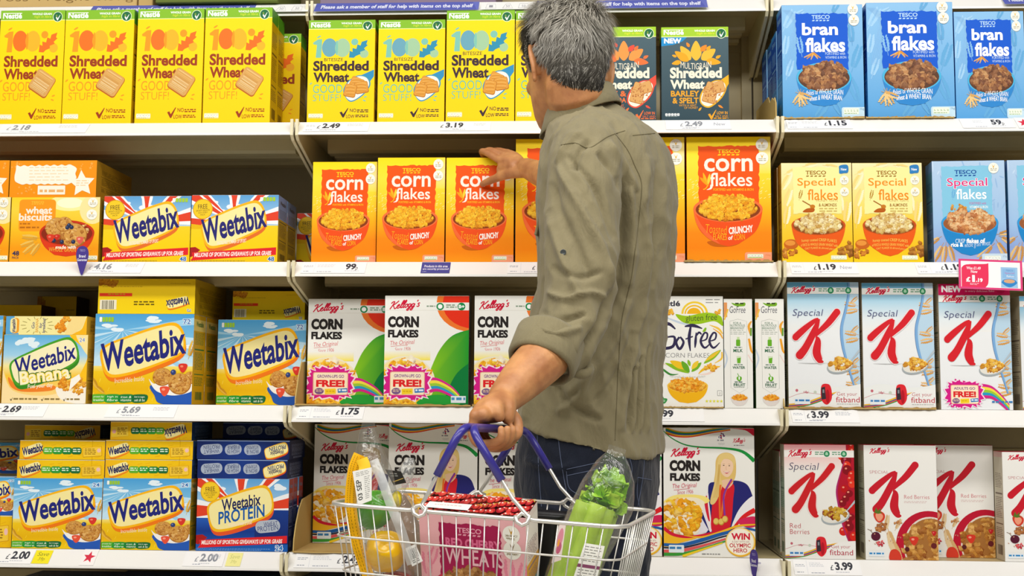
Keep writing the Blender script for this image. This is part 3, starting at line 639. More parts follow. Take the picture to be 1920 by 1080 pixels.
def wbx_side(flip=False):
    A = Art(105, 300, 640, 410, 'f2c216'); A.grad(105, 300, 640, 410, [(0, 'f0b81c'), (.4, 'f4c818'), (1, 'f2c014')], True)
    for i in range(24): x, y = A.R.uniform(105, 640), A.R.uniform(305, 408); A.line([(x, y), (x+30, y-6)], 2, 'e8ac14')
    A.rect(105, 300, 640, 303, 'e8e0c0')
    A.rect(560, 300, 563, 410, 'd8a410')
    if flip:
        biscuit_name(A, 460, 322, 600, 388, -12, ('f4c420', 'f07a2a'), word=None); A.txt('Weetabix', 458, 330, 606, 380, '26285e', .03, .22, -12, flip=True)
        x = 240
        for i, c in enumerate(('1d6a38', '1f7f3a', '2f9a3a', '5fb030')): A.rr(x+i*54, 334, x+58+i*54, 374, 14, c); A.lines(x+8+i*54, 342, x+50+i*54, 366, 2, 'e8f4e0')
        A.rr(112, 328, 222, 390, 4, 'f2cc40', rot=-4); A.lines(150, 336, 215, 382, 4, '9a7420'); A.ell(130, 360, 12, col='e8a8a0')
    else:
        biscuit_name(A, 122, 324, 250, 388, -12, ('f4c420', 'f07a2a'), ink='26285e', b=.03)
        x = 252
        for i, c in enumerate(('5fb030', '2f9a3a', '1f7f3a', '1d6a38')): A.rr(x+i*60, 340, x+62+i*60, 380, 14, c); A.lines(x+8+i*60, 348, x+54+i*60, 372, 2, 'e8f4e0')
        A.rr(502, 336, 622, 392, 4, 'd89a18', rot=-4); A.rr(505, 338, 619, 390, 4, 'f4ca3c', rot=-4); A.lines(514, 346, 585, 384, 4, '9a7420'); A.ell(603, 356, 12, col='f0c0b8')
    return A
def wbx_base():
    A = Art(600, 42, 1193, 258, 'f0cc10'); A.grad(600, 42, 1193, 258, [(0, 'e8be14'), (1, 'f4d414')])
    A.flakes(650, 55, 60, 20, 12, 30, ['d89a14', 'c88410'])
    A.lines(625, 88, 890, 96, 1, 'b89410'); A.lines(1040, 68, 1175, 74, 1, 'b89410')
    A.rect(608, 130, 808, 150, 'e23a1e'); A.lines(660, 134, 780, 146, 1, 'b89410')
    A.rr(612, 172, 714, 232, 3, 'ece4c8')
    x = 625
    while x < 700: w = A.R.uniform(2, 7); A.rect(x, 176, x+w, 230, '7a745e'); x += w+A.R.uniform(3, 6)
    A.lines(820, 180, 965, 212, 2, '6a5a10')
    biscuit_name(A, 1022, 158, 1155, 215, -10, ('f2d020', 'ef6a2a'), word=None); A.txt('Weetabix', 1016, 162, 1158, 212, '2a2c5e', .03, .22, -10, flip=True)
    A.txt('72', 1146, 228, 1172, 244, '3a70a8', .02, halo='ffffff', hw=.05, flip=True)
    return A
def banana():
    A = Art(22, 385, 545, 797, 'f8d85a'); A.grad(22, 385, 545, 797, [(0, '5aaee0'), (.3, 'a4d4ee'), (.45, 'f6e8a0'), (.6, 'f8c83a'), (1, 'fbd890')])
    for i in range(8):
        x, y = A.R.uniform(30, 420), A.R.uniform(390, 520)
        for j in range(3): A.ell(x+A.R.uniform(-26, 26), y+A.R.uniform(-10, 10), A.R.uniform(14, 34), A.R.uniform(8, 16), 'e4f2f8', n=10)
    A.blob([(430, 385), (560, 385), (560, 640), (500, 640), (545, 500)], 'fbc21e'); A.blob([(470, 385), (560, 390), (560, 520)], 'fae6a0')
    A.blob([(20, 800), (20, 600), (90, 720), (300, 750), (545, 690), (545, 800)], 'fbe0a4')
    A.blob([(60, 640), (140, 700), (340, 690), (330, 720), (160, 728), (80, 700)], 'f0822a')
    biscuit_name(A, 72, 455, 488, 640, -16, ('4aa02a', '3a8a24'), word=None, fill='f8efc0'); A.txt('Weetabix', 96, 480, 480, 580, '262a7a', .02, .22, -16)
    A.txt('Banana', 128, 585, 442, 668, 'f6d84a', .06, .0, -8, halo='3a6a2a', hw=.05); A.txt('Banana', 128, 585, 442, 668, 'fdf3c8', .02, 0, -8)
    A.txt('Fuel your day', 182, 678, 340, 710, 'fbe6c8', .02, .1, -4); A.txt('24', 492, 402, 526, 426, '3a6ab0', 0, halo='ffffff', hw=.05)
    A.blob([(360, 700), (380, 760), (440, 790), (545, 790), (545, 690), (450, 720)], 'f8f0e0'); A.flakes(410, 685, 34, 40, 24, 15, ['f0a82a', 'e08a1a']); A.flakes(500, 690, 42, 48, 30, 16, ['f0b03a', 'e09a2a']); A.poly([(440, 720), (450, 650), (500, 620), (510, 650), (470, 690)], 'fbf6ea')
    for x, w in ((75, 150), (268, 110), (405, 85)): A.tick(x, 772, 18, '5a4a2a'); A.lines(x+22, 766, x+22+w, 780, 1, '8a7440', .7)
    return A
def banana_side():
    A = Art(40, 270, 530, 385, 'f6eaa0'); A.blob([(40, 270), (90, 270), (75, 330), (120, 385), (40, 385)], '5aa6d8'); A.blob([(440, 385), (500, 350), (530, 270), (560, 270), (560, 385)], 'f7b81e'); A.blob([(400, 385), (440, 270), (515, 270), (500, 340), (440, 385)], 'f8dc90')
    A.rr(70, 280, 120, 378, 20, 'f0a02a'); A.rr(66, 282, 106, 374, 18, 'f8eaa2'); A.txt('Weetabix', 44, 318, 130, 340, '2a2c6a', .03, .2, -95)
    for t, x, y0, y1 in (('Go', 205, 310, 350), ('BANANA', 228, 284, 372), ('for', 250, 320, 352), ('breakfast!', 270, 284, 376)):
        A.txt(t, x-(y1-y0)/2, 327-9, x+(y1-y0)/2, 327+9, 'e8a83a' if t == 'BANANA' else '3a3f80', .01, .1, -90)
    for i in range(14): a = i*.45; A.line([(230+70*math.cos(a), 327+40*math.sin(a)), (230+100*math.cos(a), 327+56*math.sin(a))], 2.5, '8a7a2a')
    A.flakes(375, 330, 30, 36, 26, 16, ['f0a02a', 'e88a14']); A.flakes(410, 285, 24, 14, 12, 14, ['f0a02a', 'f8b83a'])
    return A
def wheatbiscuits():
    A = Art(62, 325, 603, 722, 'f6c21e'); A.grad(62, 325, 603, 722, [(0, 'f4d22a'), (.2, 'f6d440'), (.5, 'f7c022'), (.8, 'f59a12'), (1, 'f8a618')])
    A.ell(420, 360, 130, 50, 'faf0a0'); A.ell(420, 360, 80, 32, 'fdf8d0'); A.ell(560, 400, 80, 90, 'f8e6a0')
    A.rr(110, 338, 334, 535, 22, 'f59a1e'); shop_name(A, 182, 348, 260, 368, 'f9c23a')
    A.txt('wheat', 150, 382, 312, 428, 'fdeedc', .03); A.txt('biscuits', 110, 424, 314, 470, 'fdeedc', .03); A.lines(118, 484, 190, 496, 1, 'b86a14', .7); A.lines(118, 506, 236, 520, 1, 'b86a14', .7)
    for q in ((200, 600, 80, -160), (210, 620, 85, -140), (240, 620, 80, -125), (220, 575, 90, 175)): A.ear(*q, 'd8a03a', n=7, w=.25, col2='ecc05a')
    A.bowl(408, 545, 168, 78, 145, 'dc3c1a', 'c8341a', ['dca654', 'c48436', 'e8bc72', 'ecc98a'], 40, 20, .42, '8a2a14', .8)
    biscuit(A, 345, 515, 70); biscuit(A, 450, 560, 82); biscuit(A, 390, 492, 50)
    for x, y in ((420, 498), (436, 510), (410, 512), (330, 592), (380, 600), (450, 600)): A.ell(x, y, 13, col='2c3350'); A.ell(x-3, y-4, 4, col='5a6a90')
    berry(A, 310, 575, 24, 'd83a24', 'f0806a'); berry(A, 490, 588, 22, 'e06050', 'f8b0a0'); berry(A, 350, 570, 18, 'c83020', 'e87060')
    A.txt('made with', 344, 622, 468, 644, 'fdf0e4', .03); A.txt('WHOLE GRAIN WHEAT', 302, 640, 560, 668, 'f8b83a', .0, 0, 3, bend=6)
    A.txt('48', 80, 656, 122, 684, '3c3a5a', .02); A.txt('PACK', 80, 690, 122, 704, '3c3a5a', .0)
    vroundel(A, 560, 358, 30); vroundel(A, 556, 432, 32); gda(A, 540, 684, 600, 712, 'f0e8b0', '98a850', 3)
    return A
def wheatbiscuits_side():
    A = Art(62, 100, 592, 322, 'f59412')
    for i in range(30): x, y = A.R.choice([(A.R.uniform(70, 130), A.R.uniform(110, 140)), (A.R.uniform(110, 220), A.R.uniform(250, 300)), (A.R.uniform(480, 570), A.R.uniform(110, 170))]); A.star(x, y, A.R.uniform(4, 12), 'f8b050')
    pts = []
    for i in range(16): pts.append((100+i*23, 128+(i % 2)*8-i*.3))
    pts += [(470, 150), (462, 180), (470, 205), (450, 228)]
    for i in range(15): pts.append((430-i*22, 240+(i % 2)*6))
    pts += [(95, 225), (90, 195), (96, 160)]
    A.blob(pts, 'fbf3e2', 3); A.lines(180, 140, 420, 236, 5, 'f4cfa0', .22)
    A.star(505, 240, 82, 'fbf3e2', 5, .5, -95); A.lines(470, 220, 545, 262, 3, 'f4cfa0', .4)
    A.rr(236, 252, 404, 306, 3, 'fbf0de'); A.lines(248, 276, 395, 296, 1, 'e8b070', .8)
    return A
# ---- flakes with the red script
def burst(A, x0, y0, x1, y1, top):
    """pink splash offer panel"""
    cx, cy = (x0+x1)/2, (y0+y1)/2; w, h = x1-x0, y1-y0; pts = []
    for i in range(40):
        a = i/40*6.283; r = A.R.uniform(.47, .56) if i % 2 else A.R.uniform(.42, .46)
        sx = math.copysign(abs(math.cos(a))**.6, math.cos(a)); sy = math.copysign(abs(math.sin(a))**.6, math.sin(a))
        pts.append((cx+sx*w*r, cy+sy*h*r))
    A.poly([(cx+(x-cx)*1.08, cy+(y-cy)*1.1) for x, y in pts], 'f9e3ee'); A.poly(pts, 'd81e88')
    for i in range(10): A.ell(A.R.uniform(x0, x1), A.R.choice([y0, y1])+A.R.uniform(-8, 8), w*.03, w*.02, 'd81e88', rot=A.R.uniform(0, 180), n=10)
    A.rr(x0+w*.13, y0+h*.16, x1-w*.11, y1-h*.12, w*.04, 'e8a890'); A.rr(x0+w*.145, y0+h*.18, x1-w*.125, y1-h*.14, w*.04, 'fbe9c8')
    A.txt(top, x0+w*.22, y0+h*.24, x0+w*.80, y0+h*.34, '7a3a90', .02); A.txt('FREE!', x0+w*.2, y0+h*.4, x0+w*.82, y0+h*.63, 'e0262a', .05)
    A.ell(x0+w*.27, y0+h*.76, w*.1, h*.1, '7a5a8a'); A.lines(x0+w*.2, y0+h*.71, x0+w*.35, y0+h*.8, 2, 'e8c8a0'); A.rr(x0+w*.39, y0+h*.68, x0+w*.63, y0+h*.85, 3, 'f6d02a', rot=-3); A.lines(x0+w*.42, y0+h*.75, x0+w*.6, y0+h*.8, 1, 'c89a10')
    A.rr(x0+w*.67, y0+h*.67, x0+w*.88, y0+h*.8, 3, '3a7ac0', rot=-5); A.lines(x0+w*.69, y0+h*.7, x0+w*.86, y0+h*.77, 1, 'e8f0fa', .8)
def rainbow(A, pts, w, cols):
    for i, c in enumerate(cols): A.line([(x, y+i*w*(1-.45*k/(len(pts)-1))) for k, (x, y) in enumerate(pts)], [w*1.05*(1-.45*k/(len(pts)-1)) for k in range(len(pts))], c)
def kcorn():
    A = Art(700, 135, 1305, 918, 'f5f4ee')
    # plain waves of colour in place of the bird
    A.ell(1330, 190, 260, 205, 'f27a2c'); A.ell(1340, 190, 225, 180, 'ea3218')
    A.rect(700, 182, 1305, 238, 'f5f4ee'); A.line([(700, 240), (1305, 238)], 2, 'd8d4c8', sm=False)
    gr = lambda x, y: mix('8cc81e', '16962e', max(0, min(1, (x-1020)/190)))
    A.poly(spline([(905, 930), (985, 790), (1040, 650), (1100, 520), (1190, 420), (1320, 375)], 6)+[(1320, 930)], gr)
    A.poly(spline([(1120, 930), (1165, 800), (1225, 690), (1320, 610)], 6)+[(1320, 930)], '0c7a3a')
    script(A, 722, 172, 948, 248, 'd4163c')
    A.lines(1000, 204, 1062, 216, 1, '8aa08a', .8); A.ell(1097, 211, 27, col='128a4a'); A.star(1097, 211, 19, 'ffffff', 12, .75); A.lines(1140, 196, 1215, 226, 2, '8aa08a', .6); A.ell(1250, 211, 28, col='128a4a'); A.txt('B+', 1230, 198, 1272, 224, 'ffffff', .04)
    A.txt('CORN', 722, 282, 946, 364, '2a2524', .06); A.txt('FLAKES', 724, 380, 944, 437, '2a2524', .055)
    A.txt('The Original', 742, 456, 918, 498, 'e06068', -.005, .25, -4); A.line([(745, 502), (850, 492)], 2.5, 'e06068', sm=False); A.txt('Since 1906', 775, 506, 888, 532, 'e06068', -.01, .2, -4)
    A.grad(700, 530, 1030, 600, [(0, 'f5f4ee'), (1, 'fbe84a')])
    A.ell(850, 760, 218, 190, 'f2ead0', n=40); A.ell(850, 768, 212, 188, 'fbe6a0', n=40); A.flakes(850, 760, 195, 170, 110, 40, ['f6b41e', 'f09e14', 'f8c838', 'f6ead0', 'f2a81a'])
    A.grad(700, 870, 980, 918, [(0, 'fbd040'), (1, 'f6b424')]); A.flakes(840, 900, 150, 26, 20, 30, ['f8c02a', 'f4a81c', 'fbd450'])
    A.blob([(950, 918), (985, 868), (1070, 848), (1180, 862), (1240, 918)], '28a03a')
    rainbow(A, [(1030, 735), (1090, 740), (1180, 790), (1240, 850)], 22, ['d8288a', 'f6e04a', '9acb3a', '2a9ac8', 'd8288a'])
    burst(A, 700, 645, 1030, 880, 'GROWN-UPS GO')
    A.rect(1182, 856, 1288, 905, 'e6f0f6'); A.lines(1186, 866, 1284, 890, 1, '4a90c0', .8)
    return A
def waves(A, P, w, cols): rainbow(A, P, w, cols)
def kathlete():
    A = Art(304, 80, 920, 967, 'f3f1ea')
    waves(A, [(320, 78), (400, 104), (500, 108), (640, 84), (760, 70)], 10, ['e0a020', '2f8a3a', '2a5ea8', 'e8b62a', 'e0402c'])
    A.blob([(760, 80), (860, 92), (920, 130), (925, 80)], 'd81e3a')
    A.line([(304, 100), (360, 150), (450, 195), (560, 212), (720, 218), (840, 240), (920, 305)], [5, 7, 9, 11, 14, 20, 28], '1f9440')
    A.flakes(698, 132, 20, 18, 16, 7, ['d81e3a', '2a3a80', 'e8e8f0']); A.lines(670, 158, 728, 172, 1, '9a9aa0', .7)
    for i in range(5): A.ell(682+i*8, 186+(i % 2)*4, 5.5, col='b8b8b8', n=12); A.ell(682+i*8, 186+(i % 2)*4, 4, col='f3f1ea', n=12)
    script(A, 772, 148, 858, 188, 'd4163c'); A.lines(782, 194, 852, 202, 1, '8a8a8a', .7)
    # woman with medals and a flag round her shoulders
    A.blob([(660, 300), (690, 258), (740, 248), (785, 275), (796, 350), (785, 430), (740, 470), (700, 520), (640, 610), (612, 590), (640, 470), (655, 380)], 'e4c070')
    A.blob([(602, 560), (610, 470), (650, 452), (700, 470), (780, 440), (860, 460), (896, 520), (905, 600), (820, 700), (760, 780), (540, 800), (570, 720)], '2a2a72')
    A.blob([(560, 640), (600, 520), (612, 600), (628, 780), (600, 770)], 'f0e8e8'); A.blob([(580, 600), (596, 545), (606, 640), (615, 720), (600, 700)], 'd8243a')
    A.poly([(535, 805), (560, 640), (612, 790)], '2a2a72'); A.poly([(528, 808), (560, 700), (605, 780), (590, 800)], 'e8e4ec')
    A.blob([(800, 660), (860, 580), (920, 545), (925, 640), (840, 690), (760, 770)], 'f2eef0'); A.line([(770, 770), (840, 690), (920, 640)], [14, 26, 34], 'e0262a'); A.blob([(800, 720), (870, 690), (925, 690), (925, 750), (860, 760)], 'd8285a')
    A.blob([(640, 500), (690, 470), (760, 462), (782, 480), (775, 560), (745, 770), (630, 790), (632, 600)], 'd82230')
    A.blob([(700, 440), (765, 430), (772, 462), (730, 500), (694, 470)], 'eec4a0')
    A.blob([(686, 330), (700, 298), (740, 292), (772, 315), (775, 365), (750, 410), (722, 414), (695, 385)], 'f2cdae')
    A.blob([(668, 330), (690, 262), (745, 252), (790, 290), (782, 340), (765, 300), (720, 290), (692, 330), (690, 420), (702, 470), (672, 560), (640, 605), (618, 585), (650, 450)], 'e8ca80')
    for i in range(5): A.line([(676+i*4, 330), (668+i*3, 430), (640+i*10, 560)], 2.5, 'd0a858')
    A.ell(712, 336, 6, 3, '5a4034', n=10); A.ell(750, 338, 6, 3, '5a4034', n=10); A.line([(704, 326), (720, 325)], 2, 'b08850'); A.line([(743, 326), (758, 328)], 2, 'b08850'); A.line([(730, 340), (727, 362), (735, 364)], 2, 'd8a080')
    A.blob([(710, 376), (730, 382), (752, 376), (732, 394)], 'd05a58'); A.line([(714, 380), (731, 384), (748, 380)], 3, 'ffffff')
    A.line([(690, 470), (682, 560), (684, 700)], 12, 'e8742a'); A.line([(770, 440), (720, 520), (692, 690)], 12, 'e8742a'); A.line([(765, 430), (712, 540), (716, 680)], 12, '8a3aa0')
    for x, y in ((658, 722), (692, 724), (718, 706)): A.ell(x, y, 20, 24, 'c89a3a'); A.ell(x-2, y-2, 16, 19, 'e8c868')
    script(A, 344, 222, 548, 294, 'd4163c'); A.txt('CORN', 345, 302, 553, 378, '2a2524', .06); A.txt('FLAKES', 348, 392, 552, 446, '2a2524', .055)
    A.txt('The Original', 365, 462, 530, 502, 'd8506a', -.005, .25, -4); A.line([(372, 510), (478, 498)], 2.5, 'd8506a', sm=False); A.txt('Since 1906', 396, 508, 504, 534, 'd8506a', -.01, .2, -4)
    A.blob([(304, 590), (380, 545), (520, 540), (600, 560), (585, 600), (304, 640)], 'fbe680')
    A.poly([(304, 600)]+spline([(304, 600), (400, 566), (520, 560), (582, 590)], 5)+spline([(560, 680), (535, 800), (420, 815), (304, 760)], 5), 'f8ecd0')
    A.flakes(430, 690, 125, 120, 80, 38, ['f6b41e', 'f09e14', 'f8c838', 'f8eed8', 'f2a81a'], sq=.75)
    A.blob([(304, 740), (304, 900), (420, 870), (540, 830), (440, 820), (350, 800)], 'f6bc2a')
    A.line([(304, 770), (360, 812), (450, 830), (560, 818), (700, 780), (780, 765)], [24, 22, 18, 16, 12, 8], 'd8203a')
    A.line([(440, 820), (560, 830), (700, 790), (800, 752), (920, 740)], [4, 12, 16, 14, 10], 'f4b828')
    A.line([(304, 885), (420, 886), (560, 850), (700, 805), (850, 770), (925, 780)], [22, 24, 24, 22, 16, 14], '2460a8')
    A.line([(304, 905), (420, 905), (560, 872), (700, 826), (850, 790)], [10, 10, 10, 9, 8], '1a2440')
    A.line([(304, 930), (420, 924), (560, 890), (720, 840)], [22, 22, 16, 12], 'e05a5a'); A.line([(304, 950), (430, 946), (560, 910), (720, 856)], [22, 20, 14, 10], '3f9a3a'); A.line([(430, 962), (520, 930), (700, 868)], [18, 14, 8], 'f2cf2a')
    A.rr(337, 886, 440, 938, 6, 'e4eef4'); A.lines(342, 898, 436, 918, 1, '3a80b8', .8); A.lines(560, 942, 690, 954, 1, '8a8a88', .5)
    A.ell(820, 862, 102, 100, 'f0b428', n=36); A.ell(818, 858, 95, 93, 'fbe6a8', n=36); A.ell(818, 860, 88, 88, 'fdf6e4', n=36)
    A.txt('WIN', 758, 800, 884, 846, 'd81e3c', .04); A.txt('A DAY WITH AN', 762, 852, 878, 866, 'a85060', -.005); A.txt('OLYMPIC', 746, 870, 888, 898, 'c8243c', .02); A.txt('HERO', 772, 904, 864, 932, 'c8243c', .02)
    return A
def gofree():
    A = Art(105, 104, 626, 930, 'f7f6f0')
    A.ell(415, 235, 100, 95, 'f8d23a', a0=180, a1=360); A.ell(415, 235, 84, 80, 'f7f6f0', a0=180, a1=360); A.ell(412, 235, 74, 68, 'f6c22a', a0=180, a1=360); A.ell(412, 235, 62, 56, 'f7f6f0', a0=180, a1=360); A.ell(410, 235, 52, 46, 'f6b81e', a0=180, a1=360)
    for q in ([(170, 250), (300, 300), (420, 330)], [(110, 560), (160, 600), (200, 620)], [(440, 690), (520, 680), (610, 620)]): A.line(q, [4, 16, 4], 'c8d6e6' if q[0][0] == 170 else 'f6dcd0')
    A.blob([(272, 238), (360, 250), (500, 225), (600, 245), (624, 290), (622, 325), (560, 290), (440, 312), (330, 300)], '9cc81e')
    A.txt('gluten free', 345, 240, 582, 300, '34402a', -.005, .1, -3)
    A.txt('Nestlé', 112, 136, 306, 178, '3c3a48', .03); A.lines(498, 124, 608, 168, 2, '9a9a98', .3)
    A.line([(270, 350), (215, 310), (150, 350), (130, 420), (170, 490), (250, 480), (262, 410), (200, 412)], [10, 26, 24, 24, 24, 22, 18, 10], '352f52')
    A.line([(300, 410), (275, 450), (300, 500), (330, 450), (305, 408)], [16, 18, 20, 18, 14], '352f52')
    A.line([(340, 330), (400, 322), (470, 345)], [10, 26, 8], '352f52'); A.line([(385, 325), (372, 420), (380, 515)], [14, 24, 8], '352f52'); A.line([(345, 425), (400, 405)], 10, '352f52')
    A.line([(425, 375), (420, 440), (415, 490)], [8, 20, 8], '352f52'); A.line([(420, 410), (445, 375), (465, 390)], [8, 16, 10], '352f52')
    for x in (460, 525): A.line([(x, 440), (x+40, 425), (x+48, 385), (x+25, 380), (x-2, 440), (x+28, 490), (x+75, 450)], [8, 12, 14, 14, 18, 16, 6], '352f52')
    A.blob([(472, 370), (490, 340), (502, 342), (495, 365)], '8ec02a')
    A.txt('CORN FLAKES', 196, 530, 522, 564, '7a7a7c', -.012)
    def lf(x0, y0, x1, y1, w, c):
        dx, dy = x1-x0, y1-y0; d = math.hypot(dx, dy); A.blob([(x0, y0), (x0+dx*.5-dy/d*w, y0+dy*.5+dx/d*w), (x1, y1), (x0+dx*.5+dy/d*w, y0+dy*.5-dx/d*w)], c, 5)
    lf(370, 680, 190, 605, 18, '8ec02a'); lf(365, 650, 228, 590, 26, 'f6c82a'); lf(372, 675, 315, 590, 22, '6aae2a'); lf(388, 670, 462, 600, 18, '7ab82a'); lf(390, 650, 440, 588, 18, 'f6cf3a'); lf(378, 628, 362, 580, 12, '8ec02a'); lf(480, 608, 608, 505, 20, '8ec02a'); lf(490, 590, 600, 510, 12, 'f2c83a')
    A.line([(108, 615), (170, 650), (230, 690), (290, 688)], [3, 14, 14, 3], '3f8a3a'); A.line([(440, 685), (480, 650), (550, 635), (600, 630)], [6, 20, 20, 6], 'f6c22a'); A.flakes(530, 640, 40, 18, 12, 22, ['f4a82a', 'f8c040']); A.line([(525, 318), (590, 345), (622, 385)], [4, 16, 8], 'f6c84a'); A.line([(550, 345), (600, 380), (622, 420)], [4, 12, 8], 'f4b03a'); A.line([(615, 520), (612, 570), (560, 605)], [10, 14, 4], 'f6c84a')
    A.flakes(150, 540, 18, 30, 10, 22, ['f4a82a', 'f8c040']); A.flakes(232, 222, 36, 16, 10, 22, ['f4b02a', 'f8c040']); A.flakes(590, 222, 24, 12, 8, 18, ['f4b02a', 'f8c040'])
    A.txt('naturally free from gluten', 225, 692, 490, 716, 'b8b8b0', -.01, .1, 0, bend=-8)
    A.bowl(358, 775, 152, 50, 130, 'f6b81a', 'f8c84a', ['f4a01e', 'f8b83a', 'ee9014', 'fbc650'], 70, 26, .42, 'e89a1a', 1.0)
    A.blob([(120, 880), (150, 870), (205, 872), (190, 905), (150, 908)], '3a9a4a'); A.txt('16', 134, 846, 180, 872, '3a9a4a', .02); A.txt('SERVINGS', 130, 880, 190, 894, 'ffffff', .0)
    for i in range(5): A.star(500+i*27, 888, 13, 'e8e43a')
    A.rr(578, 808, 614, 848, 5, '9a9a98'); A.rr(581, 811, 611, 845, 4, 'f7f6f0'); A.ear(596, 838, 24, 80, '8a8a88', n=3, w=.3)
    return A
def gofree_side():
    A = Art(626, 125, 848, 937, 'f3f2ec')
    A.line([(640, 150), (640, 260)], 26, 'e89a5a'); A.line([(660, 200), (630, 280)], 12, 'f2c24a'); A.line([(842, 290), (820, 330), (835, 400)], [10, 20, 8], 'f0a83a'); A.line([(820, 420), (835, 500), (848, 530)], [16, 18, 8], 'f2a42a'); A.line([(838, 340), (836, 400)], 14, '6aa03a'); A.line([(626, 500), (648, 570), (626, 640)], [10, 14, 8], 'c8d4e2'); A.line([(812, 540), (848, 600)], 8, 'f2d8d0')
    A.blob([(686, 152), (730, 160), (790, 150), (788, 176), (720, 176)], '7ab02a'); A.lines(716, 152, 782, 174, 1, '3a4a24', .5); A.txt('GoFree', 672, 178, 796, 228, '3a364e', -.005, .12)
    A.line([(674, 290), (735, 275), (804, 290), (806, 790), (742, 825), (676, 785), (674, 290)], 1.8, 'a8a8a4', sm=False)
    A.txt('FOR A', 700, 296, 762, 312, '4a7a5a', .0); A.txt('NUTRITIOUS', 674, 314, 790, 330, '4a7a5a', .0); A.txt('BREAKFAST', 678, 334, 786, 350, '4a7a5a', .0); A.lines(676, 356, 796, 398, 3, 'a8b0a4', .3)
    A.rr(720, 428, 752, 476, 5, '6ab22a'); A.poly([(726, 428), (728, 408), (746, 408), (748, 428)], 'c8e0a8'); A.txt('MILK', 698, 498, 772, 522, '2f6a4a', .02); A.lines(706, 482, 766, 494, 1, '5a7a6a', .6)
    A.poly([(722, 552), (758, 552), (752, 606), (727, 606)], 'd4e4c0'); A.poly([(726, 568), (755, 562), (752, 603), (728, 603)], '6ab22a'); A.txt('WATER', 690, 626, 788, 646, '2f6a4a', .02); A.lines(702, 612, 778, 622, 1, '5a7a6a', .6)
    A.blob([(722, 710), (740, 700), (760, 708), (758, 728), (742, 738), (726, 728)], '6ab22a'); A.line([(740, 702), (728, 680)], 5, '6ab22a'); A.txt('1', 736, 704, 746, 726, 'ffffff', .03); A.txt('FRUIT', 698, 754, 788, 776, '2f6a4a', .02); A.lines(706, 740, 766, 752, 1, '5a7a6a', .6); A.lines(700, 780, 782, 786, 1, '8a9a90', .6)
    A.bowl(742, 860, 68, 22, 60, 'e2d8d2', 'e8e0d8', ['f4a01e', 'f8b83a', 'ee9014'], 34, 14, .42, 'f0a83a', .95)
    return A
def bigK(A, x0, y0, x1, y1, col, edge=None, grad=None):
    """tall brush-drawn red letter"""
    w, h = x1-x0, y1-y0; T = lambda P: [(x0+u*w, y0+v*h, ) for u, v in P]
    S1 = ([(.03, .52), (.20, .38), (.42, .22), (.52, .17)], [.14, .13, .09, .05])
    S2 = ([(.53, .17), (.44, .38), (.25, .70), (.13, .84)], [.05, .13, .15, .17])
    S2b = ([(.10, .52), (.30, .36), (.50, .2)], [.12, .07, .06])
    S3 = ([(.90, .05), (.72, .25), (.52, .42), (.46, .50)], [.14, .13, .09, .03])
    S4 = ([(.46, .50), (.50, .58), (.47, .80), (.54, .95), (.61, .97)], [.03, .12, .17, .12, .02])
    for k, c in (((1.18, edge),) if edge else ()) + ((1, col),):
        for P, ws in (S1, S2, S3, S4): A.line(T(P), [q*w*k+(.02*w if k > 1 else 0) for q in ws], c)
        for (u, v), r in (((.04, .515), .07), ((.12, .85), .085), ((.905, .045), .072)): A.ell(x0+u*w, y0+v*h, r*w*k, col=c, n=16)
def band_wave(A, x0, yb, x1, sc):
    A.line([(x0, yb-60*sc), (x0+120*sc, yb-95*sc), (x0+300*sc, yb-75*sc)], 3*sc, 'c87a80')
    for i, c in enumerate(('2f9a48', 'e8574a', '2b5c9c', 'f0b83a')): 
        A.line([(x0, yb+(8-i*6)*sc), (x0+140*sc, yb-(8+i*7)*sc), (x0+300*sc, yb-(60+i*8)*sc), (x0+440*sc, yb-(96+i*5)*sc), (x0+560*sc, yb-(85+i*4)*sc)], [10*sc, 12*sc, 11*sc, 8*sc, 6*sc], c)
def fitband(A, x, y, sc):
    A.blob([(x-35*sc, y-65*sc), (x+15*sc, y-75*sc), (x+36*sc, y-40*sc), (x+36*sc, y+30*sc), (x, y+68*sc), (x-38*sc, y+30*sc)], 'e02a34'); A.ell(x+8*sc, y+10*sc, 14*sc, 48*sc, 'b81a28'); A.poly([(x-38*sc, y-50*sc), (x-10*sc, y-58*sc), (x-4*sc, y+28*sc), (x-36*sc, y+34*sc)], '3a3038'); A.rect(x-28*sc, y-38*sc, x-16*sc, y-14*sc, '8a8a90')
def spoon(A, x, y, r, cols):
    A.line([(x+r*.7, y-r*.2), (x+r*1.5, y-r*1.1)], [6, 16], 'b8c4cc'); A.ell(x, y+r*.12, r, r*.52, 'a8b0b4', rot=-12); A.ell(x, y+r*.05, r*.93, r*.46, 'e8e4da', rot=-12); A.flakes(x, y-r*.12, r*.78, r*.38, 36, r*.24, cols)
def nutrients(A, x, y, s=1):
    for d, dx in ((0, 0), (125, 125)):
        A.lines(x+d*s, y-14*s, x+(d+62)*s, y+14*s, 2, '6aa080', .5); A.ell(x+(d+86)*s, y, 22*s, col='2a8a5a'); A.blob([(x+(d+76)*s, y+8*s), (x+(d+80)*s, y-12*s), (x+(d+92)*s, y-10*s), (x+(d+96)*s, y+8*s)], 'a8d8b4')
